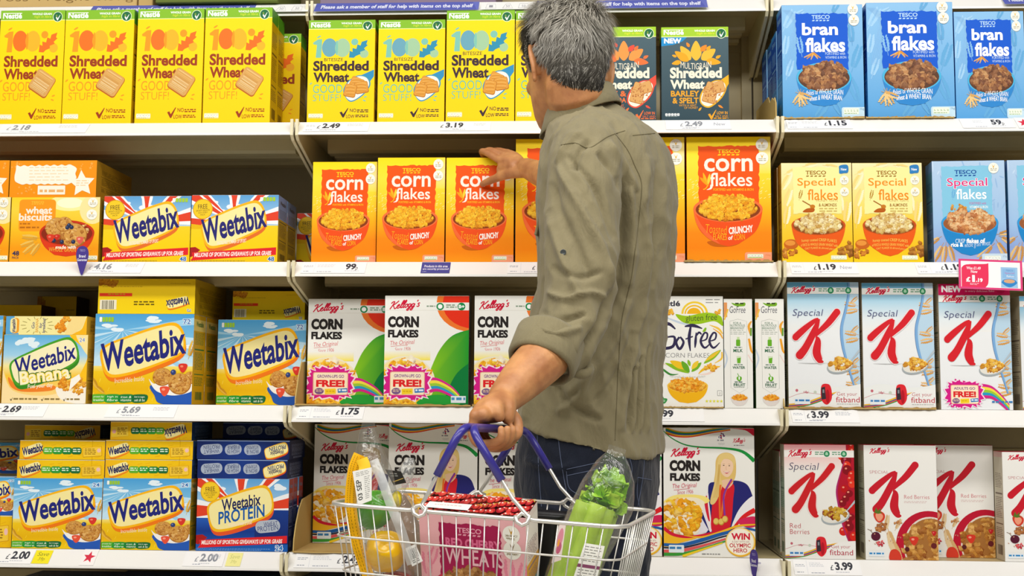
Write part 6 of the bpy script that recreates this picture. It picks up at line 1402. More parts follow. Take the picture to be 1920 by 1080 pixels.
for _ in range(24000):
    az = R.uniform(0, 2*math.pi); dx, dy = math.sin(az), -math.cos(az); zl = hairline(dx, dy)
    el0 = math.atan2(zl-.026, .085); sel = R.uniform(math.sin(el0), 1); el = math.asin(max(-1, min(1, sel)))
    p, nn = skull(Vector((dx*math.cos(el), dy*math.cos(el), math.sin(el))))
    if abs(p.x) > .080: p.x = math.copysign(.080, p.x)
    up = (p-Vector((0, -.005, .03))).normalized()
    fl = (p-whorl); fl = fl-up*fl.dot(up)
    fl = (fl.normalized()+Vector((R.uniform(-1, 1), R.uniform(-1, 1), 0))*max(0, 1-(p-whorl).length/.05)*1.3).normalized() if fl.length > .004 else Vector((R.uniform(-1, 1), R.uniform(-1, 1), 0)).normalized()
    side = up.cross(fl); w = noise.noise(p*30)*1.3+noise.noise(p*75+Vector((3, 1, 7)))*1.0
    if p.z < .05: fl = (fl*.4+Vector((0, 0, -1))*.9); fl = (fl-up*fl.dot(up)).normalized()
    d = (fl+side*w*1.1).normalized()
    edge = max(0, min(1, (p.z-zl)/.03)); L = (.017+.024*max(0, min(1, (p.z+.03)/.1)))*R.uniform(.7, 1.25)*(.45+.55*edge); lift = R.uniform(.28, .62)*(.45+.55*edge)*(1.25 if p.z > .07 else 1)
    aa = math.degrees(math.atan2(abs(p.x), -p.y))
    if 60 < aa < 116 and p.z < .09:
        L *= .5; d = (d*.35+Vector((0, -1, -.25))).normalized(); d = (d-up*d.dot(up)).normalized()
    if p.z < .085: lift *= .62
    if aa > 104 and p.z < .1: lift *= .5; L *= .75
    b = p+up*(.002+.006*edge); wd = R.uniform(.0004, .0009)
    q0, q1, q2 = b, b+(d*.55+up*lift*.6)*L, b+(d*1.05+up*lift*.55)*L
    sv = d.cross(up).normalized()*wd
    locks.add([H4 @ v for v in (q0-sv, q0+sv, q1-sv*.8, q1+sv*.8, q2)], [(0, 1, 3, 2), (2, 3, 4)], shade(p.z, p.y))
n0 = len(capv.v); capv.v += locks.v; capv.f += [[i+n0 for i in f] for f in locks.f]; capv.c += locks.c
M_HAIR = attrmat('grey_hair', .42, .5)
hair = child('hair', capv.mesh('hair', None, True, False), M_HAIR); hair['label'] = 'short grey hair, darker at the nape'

# ---- shirt
shirt = MB()
R1 = [(817, 1107, .147, .186, .08, .27), (760, 1108, .143, .182, .04, .10), (700, 1110, .139, .179, 0, 0), (620, 1120, .137, .183, 0, 0), (540, 1132, .136, .190, 0, 0), (460, 1138, .138, .198, 0, 0), (390, 1140, .140, .204, 0, 0), (330, 1139, .136, .205, 0, 0),
      (285, 1137, .127, .190, 0, 0), (255, 1131, .113, .158, 0, 0), (232, 1119, .092, .115, 0, 0), (212, 1107, .072, .080, 0, 0), (200, 1098, .062, .066, 0, 0)]
shirt.loft([(at(x, y, YB), RT+Zv*tu, ru, FT+Zv*tv, rv, 2.25) for y, x, rv, ru, tu, tv in R1], n=48)
limb(shirt, [at(1116, 262, -.90), at(1100, 298, -.975), at(1093, 345, -1.02), at(1091, 430, -1.055), at(1089, 520, -1.085), at(1080, 590, -1.105), at(1062, 632, -1.12), at(1032, 655, -1.15)],
     [.062, .074, .072, .0685, .066, .063, .061, .058], 5, 24)
limb(shirt, [at(1140, 265, -.70), at(1168, 300, -.62), at(1140, 325, -.47), at(1090, 345, -.35), at(1062, 340, -.285)], [.06, .07, .065, .058, .052], 5, 24)
sm_ = fuse(shirt, 'shirt', .0045, 7, .5)
# folds pressed into the cloth: (points in the photo, half width px, depth mm)
FOLDS = [([(1036, 300), (1082, 380), (1128, 470), (1150, 545)], 9, 4.5), ([(1062, 290), (1120, 360), (1152, 450)], 7, -4), ([(1028, 340), (1062, 420), (1110, 520)], 8, -3.5), ([(1030, 400), (1050, 470), (1090, 560)], 8, 3),
    ([(1160, 330), (1170, 400), (1164, 500), (1140, 580), (1108, 640), (1080, 690)], 9, -7.5), ([(1178, 350), (1186, 440), (1178, 540)], 9, 4), ([(1215, 290), (1204, 380), (1212, 480), (1205, 600)], 10, 4), ([(1232, 300), (1230, 420), (1222, 540)], 7, -4), ([(1250, 330), (1248, 440), (1240, 560)], 8, 4),
    ([(1140, 262), (1170, 310), (1192, 360)], 8, 4), ([(1120, 285), (1150, 320), (1164, 360)], 7, -4), ([(1090, 250), (1062, 275), (1040, 305)], 6, 4), ([(1105, 262), (1085, 290), (1075, 320)], 6, -4),
    ([(1022, 545), (1060, 560), (1110, 548), (1140, 560)], 6, 3.5), ([(1012, 585), (1050, 600), (1100, 590)], 6, -4), ([(1000, 612), (1040, 628), (1090, 615)], 6, 3.5), ([(1035, 500), (1075, 520), (1130, 510)], 7, -3),
    ([(1180, 560), (1150, 640), (1110, 700), (1060, 740)], 10, 4.5), ([(1190, 620), (1160, 700), (1110, 760)], 9, -4), ([(1110, 680), (1090, 740), (1040, 775)], 8, 4), ([(1000, 700), (990, 750), (985, 790)], 6, 3), ([(1040, 720), (1070, 760), (1130, 790)], 8, -3.5),
    ([(1215, 560), (1190, 640), (1170, 740), (1165, 810)], 8, 4)]
FOLDS += [([(1222-i*7+(i % 2)*2, 630+i*12), (1212-i*6, 700), (1216-i*7, 770), (1218-i*8, 812)], 2.6, (-4.2 if i % 2 else 3.2)) for i in range(6)]
def press(me, folds, nscale=(0.0009, .0020, .0065, .0046)):
    n = len(me.vertices); co = np.zeros(n*3, np.float32); me.vertices.foreach_get('co', co); co = co.reshape(-1, 3).astype(float)
    no = np.zeros(n*3, np.float32); me.vertices.foreach_get('normal', no); no = no.reshape(-1, 3).astype(float)
    d = co-np.array(EYE); z = d@np.array(AF); px = 960+FPX*(d@np.array(AR))/z; py = 540-FPX*(d@np.array(AU))/z
    face = np.clip(-(no*d).sum(1)/np.linalg.norm(d, axis=1)*1.6, 0, 1)
    disp = np.zeros(n)
    for pts, w, amp in folds:
        q = np.array(spline(pts, 6)); best = np.full(n, 1e9); tt = np.zeros(n)
        for i in range(len(q)-1):
            a, b = q[i], q[i+1]; ab = b-a; t = np.clip(((px-a[0])*ab[0]+(py-a[1])*ab[1])/(ab@ab), 0, 1)
            ds = np.hypot(px-a[0]-t*ab[0], py-a[1]-t*ab[1]); m = ds < best; best[m] = ds[m]; tt[m] = (i+t[m])/(len(q)-1)
        disp += amp*.0028*np.exp(-(best/(w*.85))**2)*np.clip(np.minimum(tt, 1-tt)*6, 0, 1)**.6
    disp *= face
    for i in range(n):
        v = Vector(co[i]); disp[i] += nscale[2]*(.5-abs(noise.noise(Vector((v.x*15+v.z*5, v.y*11-v.z*3, v.z*6+v.x*4)))*2))+nscale[3]*(.4-abs(noise.noise(Vector((v.x*30+v.z*9, v.y*24, v.z*15-v.x*11))))*1.6)+nscale[1]*noise.noise(Vector((v.x*16, v.y*16, v.z*7)))+nscale[0]*noise.noise(Vector((v.x*42+9, v.y*42, v.z*26)))
    co += no*disp[:, None]; me.vertices.foreach_set('co', co.astype(np.float32).ravel()); me.update(); return smooth(me)
press(sm_, FOLDS)
def cloth(name, h, rough, wscale, var, bstr):
    m, N, L, b = newmat(name); tc = N.new('ShaderNodeTexCoord')
    a = N.new('ShaderNodeTexNoise'); a.inputs['Scale'].default_value = 14; a.inputs['Detail'].default_value = 5
    f = N.new('ShaderNodeTexNoise'); f.inputs['Scale'].default_value = wscale; f.inputs['Detail'].default_value = 2
    mp = N.new('ShaderNodeMapping'); mp.inputs['Scale'].default_value = (1, 1, .35)
    L.new(tc.outputs['Object'], a.inputs['Vector']); L.new(tc.outputs['Object'], mp.inputs[0]); L.new(mp.outputs[0], f.inputs['Vector'])
    ad = N.new('ShaderNodeMath'); ad.operation = 'ADD'; L.new(a.outputs['Fac'], ad.inputs[0]); L.new(f.outputs['Fac'], ad.inputs[1])
    r = N.new('ShaderNodeValToRGB'); c = rgb(h); r.color_ramp.elements[0].position = .3; r.color_ramp.elements[0].color = (*[x*(1-var) for x in c], 1); r.color_ramp.elements[1].position = .75; r.color_ramp.elements[1].color = (*[x*(1+var) for x in c], 1)
    hf = N.new('ShaderNodeMath'); hf.operation = 'MULTIPLY'; hf.inputs[1].default_value = .5; L.new(ad.outputs[0], hf.inputs[0]); L.new(hf.outputs[0], r.inputs[0]); L.new(r.outputs[0], b.inputs['Base Color'])
    bp = N.new('ShaderNodeBump'); bp.inputs['Strength'].default_value = bstr; bp.inputs['Distance'].default_value = .001; L.new(f.outputs['Fac'], bp.inputs['Height'])
    wr = N.new('ShaderNodeTexNoise'); wr.inputs['Scale'].default_value = 26; wr.inputs['Detail'].default_value = 5; wr.inputs['Distortion'].default_value = 1.8; L.new(mp.outputs[0], wr.inputs['Vector'])
    b2 = N.new('ShaderNodeBump'); b2.inputs['Strength'].default_value = .55; b2.inputs['Distance'].default_value = .007; L.new(wr.outputs['Fac'], b2.inputs['Height']); L.new(bp.outputs[0], b2.inputs['Normal']); L.new(b2.outputs[0], b.inputs['Normal'])
    b.inputs['Roughness'].default_value = rough; b.inputs['Specular IOR Level'].default_value = .2; b.inputs['Sheen Weight'].default_value = .15
    return m
M_SHIRT = cloth('khaki_cotton', '887e60', .85, 1800, .10, .3); M_SEAM = mat('khaki_seam_thread', '6a6144', .9, 0, .2, 900, .05)
M_JEAN = cloth('dark_denim', '141a29', .8, 1100, .30, .4); M_STITCH = mat('denim_stitching', '56607a', .8, 0, .2, 900, .05)
shirt_o = child('shirt', sm_, M_SHIRT); shirt_o['label'] = 'khaki long-sleeved shirt with rolled cuff'
def sub(name, me, par, m=None):
    return link(name, me, par, m)
def on_surface(bvh, pts, off, n=8):
    out = []
    for q in spline(pts, n):
        d = AF+AR*((q[0]-960)/FPX)+AU*((540-q[1])/FPX); h = bvh.ray_cast(EYE, d.normalized())
        if h[0] and (not out or (h[0]-out[-1]).length < .08): out.append(h[0]-d.normalized()*off)
    return out
def bvh_of(me): return BVHTree.FromPolygons([v.co for v in me.vertices], [p.vertices for p in me.polygons])
SB = bvh_of(sm_)
def seam(name, bv, pts, r, par, m, off=.0002):
    P = on_surface(bv, pts, off, 10)
    if len(P) > 2: mb = MB(); mb.tube(P, r, n=6); sub(name, mb.mesh(name, None, True), par, m)
for pts in ([(1052, 272), (1078, 268), (1105, 277), (1140, 256), (1172, 245)], [(1186, 254), (1206, 252), (1228, 250)], [(1152, 250), (1176, 280), (1190, 310), (1203, 345), (1199, 400), (1192, 460), (1184, 520), (1166, 600), (1160, 680), (1156, 760), (1153, 826)],
            [(1020, 702), (1016, 745), (1012, 790)]): seam('seam', SB, pts, .0009, shirt_o, M_SEAM)
# collar, folded down
cb = MB(); CC = at(1086, 201, -.808); ca, cbv = (RT+Zv*.10).normalized(), (FT*1+Zv*-.42).normalized()
cb.loft([(CC+Zv*dz+FT*dx, ca, ru, cbv, rv, 2.1) for dz, dx, ru, rv in ((-.012, 0, .068, .066), (.008, 0, .068, .066), (.020, 0, .069, .067), (.023, 0, .072, .070), (.018, 0, .078, .076), (-.004, -.002, .085, .084), (-.028, -.003, .093, .093), (-.030, -.003, .091, .091), (-.006, -.002, .082, .081), (.012, 0, .073, .071), (-.012, 0, .068, .066))], n=48, caps=False)
me = cb.mesh('collar', None, True); sub('collar', me, shirt_o, M_SHIRT)
# rolled cuffs
def cuff(c, ax, r0, r1, L):
    ax = ax.normalized(); u = ax.cross(Zv).normalized() if abs(ax.z) < .95 else Vector((1, 0, 0)); v = ax.cross(u); mb = MB()
    mb.loft([(c+ax*(L*t), u, rr, v, rr) for t, rr in ((.0, r0), (-.02, r0+.004), (.1, r0+.006), (.5, (r0+r1)/2+.007), (.9, r1+.006), (1.0, r1+.003), (1.02, r1-.001), (.97, r1-.004), (.5, r1-.003), (0, r0-.002))], n=36, caps=False)
    me = mb.mesh('cuff', None, True)
    for vv in me.vertices: vv.co += Vector(noise.noise_vector(vv.co*30))*.0022
    me.update(); sub('cuff', me, shirt_o, M_SHIRT)
cuff(at(1034, 634, -1.135), at(1012, 682, -1.17)-at(1034, 630, -1.135), .058, .057, .062)
cuff(at(1072, 342, -.30), at(1055, 338, -.262)-at(1075, 343, -.31), .053, .05, .05)
mb = MB(); mb.tube(spline([at(1068, 690, -1.13), at(1082, 698, -1.13), at(1096, 700, -1.125), at(1103, 692, -1.12), at(1096, 685, -1.12), at(1084, 688, -1.125)], 5), [.011]*26, n=8); me = mb.mesh('cuff_roll', None, True); sub('cuff_roll', me, shirt_o, M_SHIRT)
P = on_surface(SB, [(1056, 473), (1057, 474)], .0, 1)
if P:
    d = (EYE-P[0]).normalized(); u = d.cross(Zv).normalized(); v = d.cross(u); mb = MB(); mb.loft([(P[0]+d*.001, u, .0055, v, .0055), (P[0]+d*.003, u, .0055, v, .0055), (P[0]+d*.0034, u, .0045, v, .0045), (P[0]+d*.0026, u, .0035, v, .0035)], n=16)
    b_ = sub('button', mb.mesh('button', None, True), shirt_o, mat('dark_button', '4a4f50', .3)); b_['label'] = 'dark sleeve button'
mb = MB(); c = at(1019, 425, -.86); mb.box((-.003, -.046, -.024), (.003, .046, .024), m=Matrix.Translation(c) @ Matrix.Rotation(TA-math.pi/2, 4, 'Z') @ Matrix.Rotation(math.radians(14), 4, 'Y')); me = soften(mb.mesh('pocket_flap'), .002, 2); sub('pocket_flap', smooth(me), shirt_o, M_SHIRT)
# ---- jeans
jn = MB()
jn.loft([(at(x, y, YB), RT, ru, FT, rv, 2.4) for y, x, rv, ru in ((770, 1108, .128, .165), (800, 1107, .134, .172), (850, 1104, .143, .182), (910, 1102, .142, .186), (960, 1102, .132, .180), (985, 1100, .12, .17))], n=40)
for h, k, a, s in ((hipL, kneeL, ankL, -1), (hipR, kneeR, ankR, 1)):
    q = spline([(*p, r) for p, r in ((h+Vector((0, -s*.005, .02)), .108), (h*.6+k*.4, .102), (h*.25+k*.75, .086), (k, .075), (k*.5+a*.5, .07), (a+Vector((.0, 0, .0)), .064))], 4)
    jn.loft([(Vector(p[:3]), RT, p[3]*.92, FT, p[3]*1.08, 2.1) for p in q], n=28)
jm = fuse(jn, 'jeans', .006, 5, .5)
press(jm, [([(985, 860), (1040, 880), (1080, 870)], 7, 3), ([(1000, 940), (1060, 960), (1120, 950)], 9, 4), ([(1170, 860), (1150, 920), (1130, 980)], 8, 4), ([(1200, 900), (1180, 980), (1160, 1040)], 7, -4), ([(990, 1000), (1040, 1020), (1090, 1010)], 8, 4), ([(1130, 1000), (1150, 1050), (1150, 1080)], 8, -4)], (.001, .002, .003, .003))
jo = child('jeans', jm, M_JEAN); jo['label'] = 'dark blue jeans with pale stitching'
JB = bvh_of(jm)
for pts in ([(1045, 800), (1050, 850), (1058, 900), (1063, 925)], [(1007, 800), (1010, 880), (1016, 960)], [(1062, 880), (1100, 872), (1125, 866)], [(1062, 884), (1066, 912), (1080, 925), (1110, 938)], [(1062, 892), (1100, 884), (1125, 878)], [(1170, 835), (1185, 880), (1170, 930)],
            [(1210, 830), (1206, 890), (1196, 950)], [(1196, 895), (1222, 900)], [(1196, 895), (1195, 930), (1203, 960)]): seam('stitch_line', JB, pts, .0007, jo, M_STITCH)
P = on_surface(JB, [(1003, 797), (1003.5, 797.5)], 0, 1)
if P: mb = MB(); mb.ball(P[0], .005, n=10); sub('rivet', mb.mesh('rivet', None, True), jo, mat('rivet_metal', '8a8a90', .3, .9))
# ---- shoes
M_SHOE = mat('dark_leather', '2a2420', .5, 0, .1, 60, .1)
for a in (ankL, ankR):
    mb = MB(); d = FT
    mb.loft([(a+d*t+Vector((0, 0, z-a.z)), d.cross(Zv), w, Zv, h, 2.6) for t, z, w, h in ((-.085, .05, .012, .02), (-.075, .052, .032, .048), (-.03, .055, .038, .052), (.03, .05, .04, .047), (.09, .04, .046, .037), (.15, .032, .044, .029), (.19, .028, .03, .024), (.205, .026, .012, .016))], n=24)
    mb.box((-.001, -.001, .001), (.001, .001, .003)); child('shoe', smooth(mb.mesh('shoe')), M_SHOE)
    mb = MB(); mb.loft([(a+d*t+Vector((0, 0, .008-a.z)), d.cross(Zv), w, Zv, .0075, 4) for t, w in ((-.09, .014), (-.08, .034), (-.03, .04), (.03, .042), (.1, .048), (.16, .046), (.2, .03), (.212, .012))], n=20); child('shoe_sole', mb.mesh('shoe_sole'), mat('rubber_sole', '161412', .7))
# ================================================================== THE BASKET AND WHAT IS IN IT
NM, FM = at(882, 966, -1.48), at(980, 938, -1.185)
by = (FM-NM); BW = by.length; by.normalize()
sx = by.x
NL = at(611, 944, NM.y+.225*sx)
bx = (NM-NL); BL = 2*bx.length; bx = (bx-by*bx.dot(by)).normalized(); bz = bx.cross(by).normalized()
BO = (NM+FM)/2
B4 = Matrix(((bx.x, by.x, bz.x, BO.x), (bx.y, by.y, bz.y, BO.y), (bx.z, by.z, bz.z, BO.z), (0, 0, 0, 1)))
BH = .225
M_WIRE = mat('chromed_wire', 'dedbd4', .3, .55, 0, 60, .03); M_SLEEVE = mat('violet_plastic', '3a3390', .28, 0, 0, 40, .05, .6)
bk = empty('shopping_basket'); bk.matrix_world = B4; tag(bk, 'chrome wire shopping basket with violet handles, held in the man\'s left hand', 'basket')
def loop(z, l, w, r, bump=False):
    pts = []
    for cx, cy, st in ((l-r, -w+r, -90), (l-r, w-r, 0), (-l+r, w-r, 90), (-l+r, -w+r, 180)):
        for i in range(6): a = math.radians(st+i*18); pts.append((cx+r*math.cos(a), cy+r*math.sin(a), z))
    out = []
    for i, p in enumerate(pts):
        q = pts[(i+1) % len(pts)]; out.append(p)
        if math.hypot(q[0]-p[0], q[1]-p[1]) > .1:
            for t in [k/60 for k in range(1, 60)]: out.append(tuple(p[j]+(q[j]-p[j])*t for j in range(3)))
    if bump: out = [(x, y, z+.010*(math.exp(-((abs(x)-.082)/.007)**2)) if abs(y) > w*.9 else z) for x, y, z in out]
    return out+[out[0]]
hl, hw = BL/2, BW/2
shape = lambda t: (hl-.040*t, hw-.034*t, -BH*t)                      # half length, half width, height at depth t
mb = MB(); mb.tube(loop(0, hl, hw, .035, True), .0033, n=8, caps=False); mb.build('rim', M_WIRE, bk, True)
mb = MB()
for t in (.22, .46, .72): l, w, z = shape(t); mb.tube(loop(z, l, w, .03), .0017, n=6, caps=False)
mb.build('hoop_wires', M_WIRE, bk, True)
for nm, ax, sg in (('near', 0, -1), ('far', 0, 1), ('left', 1, -1), ('right', 1, 1)):
    mb = MB(); n = 19 if ax == 0 else 12
    for i in range(n):
        u = -1+2*(i+.5)/n; P = []
        for t in (0, .5, .94, 1.0):
            l, w, z = shape(t); k = 1 if t < 1 else .96
            P.append((u*(l-.02), sg*w*k, z) if ax == 0 else (sg*l*k, u*(w-.02), z))
        mb.tube(P, .00115, n=6)
    mb.build('side_wires', M_WIRE, bk, True)
mb = MB(); l, w, z = shape(1.0); mb.tube(loop(z, l*.96, w*.96, .02), .0022, n=6, caps=False)
for i in range(15): u = (-1+2*(i+.5)/15)*l*.93; mb.tube([(u, -w*.95, z), (u, w*.95, z)], .0012, n=6)
for i in range(7): u = (-1+2*(i+.5)/7)*w*.93; mb.tube([(-l*.95, u, z-.002), (l*.95, u, z-.002)], .0012, n=6)
mb.build('wire_floor', M_WIRE, bk, True)
Bi = B4.inverted()
for side, apex, s in (('near', GA, -1), ('far', GB, 1)):
    pv = [Vector((-.080, s*hw, .004)), Vector((.082, s*hw, .004))]; wire_parts = []; ap = Bi @ apex; oth = Bi @ (GB if s < 0 else GA); w_ = MB(); g_ = MB(); wire = []
    for k, p in enumerate(pv):
        off = Vector(((-.0068 if k == 0 else .0068), 0, 0)); a = ap+off; e = a+(oth-ap)*.49
        mid = p+(a-p)*(.40 if s < 0 else .45)
        d1, d2 = (a-p).normalized(), (e-a).normalized()
        leg = [p+Vector((-.012, s*.002, .001)), p+Vector((-.008, s*.005, -.008)), p+Vector((0, s*.005, -.012)), p+Vector((.008, s*.005, -.008)), p+Vector((.010, s*.002, .001)), p+Vector((.002, 0, .006)), p+(a-p)*.2, mid]+[(a-d1*.03)*(1-t)**2+a*2*t*(1-t)+(a+d2*.03)*t*t for t in (0, .2, .4, .6, .8, 1)]+[e]
        wire += leg if k == 0 else leg[::-1]
        d1, d2 = (a-p).normalized(), (e-a).normalized()
        g_ = MB(); g_.tube([mid, a-d1*.03]+[(a-d1*.03)*(1-t)**2+a*2*t*(1-t)+(a+d2*.03)*t*t for t in (.2, .4, .6, .8)]+[a+d2*.03, e], .0066, n=12); wire_parts.append(g_)
    w_.tube(wire, .0031, n=8)
    h = w_.build('handle', M_WIRE, bk, True)
    for g_ in wire_parts: gsl = g_.build('grip_sleeve', M_SLEEVE, h, True); gsl['label'] = 'violet plastic sleeve'
# film for bags
def filmmat(name, milk):
    m, N, L, b = newmat(name); out = [n for n in N if n.type == 'OUTPUT_MATERIAL'][0]
    tr = N.new('ShaderNodeBsdfTransparent'); tr.inputs[0].default_value = (.97, .975, .97, 1); gl_ = N.new('ShaderNodeBsdfGlossy'); gl_.inputs['Roughness'].default_value = .12; df = N.new('ShaderNodeBsdfDiffuse'); df.inputs[0].default_value = (.85, .86, .84, 1)
    nz = N.new('ShaderNodeTexNoise'); nz.inputs['Scale'].default_value = 34; nz.inputs['Detail'].default_value = 4; nz.inputs['Distortion'].default_value = 1.2
    tc = N.new('ShaderNodeTexCoord'); L.new(tc.outputs['Object'], nz.inputs['Vector'])
    bp = N.new('ShaderNodeBump'); bp.inputs['Strength'].default_value = .9; bp.inputs['Distance'].default_value = .006; L.new(nz.outputs['Fac'], bp.inputs['Height'])
    L.new(bp.outputs[0], gl_.inputs['Normal'])
    lw = N.new('ShaderNodeLayerWeight'); lw.inputs['Blend'].default_value = .25; L.new(bp.outputs[0], lw.inputs['Normal'])
    ma = N.new('ShaderNodeMath'); ma.operation = 'MULTIPLY_ADD'; ma.inputs[1].default_value = .48; ma.inputs[2].default_value = .035; L.new(lw.outputs['Facing'], ma.inputs[0])
    m1 = N.new('ShaderNodeMixShader'); L.new(ma.outputs[0], m1.inputs[0]); L.new(tr.outputs[0], m1.inputs[1]); L.new(gl_.outputs[0], m1.inputs[2])
    m2 = N.new('ShaderNodeMixShader'); m2.inputs[0].default_value = milk; L.new(m1.outputs[0], m2.inputs[1]); L.new(df.outputs[0], m2.inputs[2])
    L.new(m2.outputs[0], out.inputs['Surface']); return m
M_FILM = filmmat('clear_film', .025); M_FILM3 = filmmat('milky_film_edge', .45); M_FILM2 = filmmat('crinkled_film', .14)
def bag_mesh(rings, Y, wr=.004, n=48, sub=6, seed=0):
    """rings: photo x, y, half width px, half depth m, dY"""
    q = spline(rings, sub); mb = MB(); k = len(q); R_ = []
    for i, (x, y, hwp, hd, dy) in enumerate(q):
        a, b = q[max(i-1, 0)], q[min(i+1, k-1)]; dx, dyy = b[0]-a[0], b[1]-a[1]; L_ = math.hypot(dx, dyy) or 1; nx, ny = -dyy/L_, dx/L_
        c = at(x, y, Y+dy); e = at(x+nx*hwp, y+ny*hwp, Y+dy)-c
        R_.append((c, e.normalized(), e.length, Vector((0, 1, 0)), hd, 2.2))
    mb.loft(R_, n=n, caps=False); me = mb.mesh('film', None, True)
    for v in me.vertices:
        p = v.co*26+Vector((seed, seed*3, 0)); d = noise.noise(p)+.6*noise.noise(p*2.3)+.5*(1-2*abs(noise.noise(p*1.4+Vector((5, 2, 1)))))
        v.co += Vector((d*wr, noise.noise(p+Vector((9, 9, 9)))*wr, noise.noise(p+Vector((3, 7, 1)))*wr*.4))
    me.update(); return me
def decal(art, corners, Y, par, name, m=None, bow=.0):
    """printed patch between four photo corners (TL, TR, BR, BL) on a surface at depth Y"""
    C4 = [at(x, y, Y[i] if isinstance(Y, (list, tuple)) else Y) for i, (x, y) in enumerate(corners)]
    me = art.mesh(name, 1, 1, m or M_PAPER, 0)
    lay = [(v[0]/art.w, v[1]/art.h, v[2]) for v in art.V]
    nrm = (C4[1]-C4[0]).cross(C4[3]-C4[0]).normalized()
    if nrm.dot(EYE-C4[0]) < 0: nrm = -nrm
    for v, (u, w, k) in zip(me.vertices, lay):
        v.co = (C4[0]*(1-u)+C4[1]*u)*(1-w)+(C4[3]*(1-u)+C4[2]*u)*w+nrm*(k*2e-5+bow*math.sin(math.pi*u))
    me.update(); return link(name, me, par)
# ---- carton of cherry wheats leaning to the front
kind('cw', 'cherry_wheats_box', cherrywheats, BIG, 'ead8d6', '9a7a84', 'b01624', ((.05, .22, 'f0e4e2'), (.35, .5, 'e8a83a'), (.5, .62, '6ab0b8')))
TP = at(884, 963, -1.43); ti = math.radians(17)
cu = (bz*math.cos(ti)-by*math.sin(ti)); cd = (by*math.cos(ti)+bz*math.sin(ti))
CW_W, CW_H, CW_T = (at(988, 971, -1.43)-at(779, 955, -1.43)).length, .228, .070
cw = put('cw', (0, 0, 0), CW_W, CW_H, CW_T, 'pink cherry wheats box leaning in the wire basket', None)
cp = TP-cu*CW_H
cw.matrix_world = Matrix(((bx.x*CW_W, cd.x*CW_T, cu.x*CW_H, cp.x), (bx.y*CW_W, cd.y*CW_T, cu.y*CW_H, cp.y), (bx.z*CW_W, cd.z*CW_T, cu.z*CW_H, cp.z), (0, 0, 0, 1)))
for ch in list(cw.children):
    if ch.name.startswith('top_flap'): bpy.data.objects.remove(ch)
tm = cherrytop().mesh('top_panel', 1, 1, M_PRINT, 2.5e-5); tm.transform(Matrix.Translation((0, 0, 1.001)) @ Matrix.Rotation(-math.pi/2, 4, 'X')); link('top_panel', tm, cw)
# ---- peppers
def pepper(px, py, Y, r, h, cols, label, rot, seed):
    c = at(px, py, Y); root = empty('bell_pepper', c); tag(root, label, 'pepper', 'bell peppers in the clear bag')
    root.rotation_euler = rot; mb = MB(); nu, nv = 40, 22; vs = []
    for j in range(nv+1):
        t = j/nv; a = math.pi*t; rad = math.sin(a)**.72*(1-.18*t); z = math.cos(a)
        z = z-(.26*math.exp(-(rad/.34)**2) if z > 0 else -.22*math.exp(-(rad/.3)**2))
        for i in range(nu):
            p = 2*math.pi*i/nu; lob = 1+.10*abs(math.cos(p*2+seed))**.8*min(1, rad*1.4)-.06+.025*math.sin(p+seed)
            vs.append((r*rad*lob*math.cos(p), r*rad*lob*math.sin(p), h*z))
    mb.add(vs, [[j*nu+i, (j+1)*nu+i, (j+1)*nu+(i+1) % nu, j*nu+(i+1) % nu] for j in range(nv) for i in range(nu)])
    mb.build('flesh', cols, root, True)
    mb = MB(); mb.tube(spline([(0, 0, h*.66), (.002, 0, h*.9), (.006, .002, h*1.12)], 4), [.009, .008, .007, .0062, .006, .0056, .0055, .0058, .0066], n=10); mb.loft([((0, 0, h*.67), X, .017, Y_, .017), ((0, 0, h*.72), X, .010, Y_, .010), ((0, 0, h*.76), X, .007, Y_, .007)], n=14)
    mb.build('stem', mat('pepper_stem', '6f8f3a', .5, 0, .2, 80, .2), root, True); return root
Y_ = Vector((0, 1, 0))
def pepmat(n, h): return mat(n, h, .22, 0, .06, 30, .16, .6)
pepper(702, 957, -1.343, .031, .032, pepmat('green_pepper_skin', '48a008'), 'green bell pepper at the top of the clear bag', (math.radians(30), math.radians(20), .4), .3)
pepper(722, 1033, -1.378, .0355, .036, pepmat('yellow_pepper_skin', 'f7bd00'), 'yellow bell pepper under the green one', (math.radians(-115), math.radians(-12), .2), 1.1)
pepper(742, 1105, -1.345, .033, .032, pepmat('red_pepper_skin', 'b01a18'), 'red bell pepper at the bottom of the clear bag', (math.radians(100), 0, 1), 2.0)
pb = link('plastic_bag', bag_mesh([(690, 792, 11, .008, 0), (690, 805, 14, .010, 0), (691, 828, 20, .014, 0), (692, 850, 27, .020, 0), (696, 885, 37, .036, 0), (701, 930, 43, .044, 0), (708, 980, 45, .046, 0), (723, 1040, 47, .047, 0), (741, 1105, 45, .045, 0), (752, 1150, 32, .032, 0)], -1.366, .0016, seed=2), None, M_FILM)
tag(pb, 'clear bag of three peppers with a yellow printed strip, in the wire basket', 'bag')
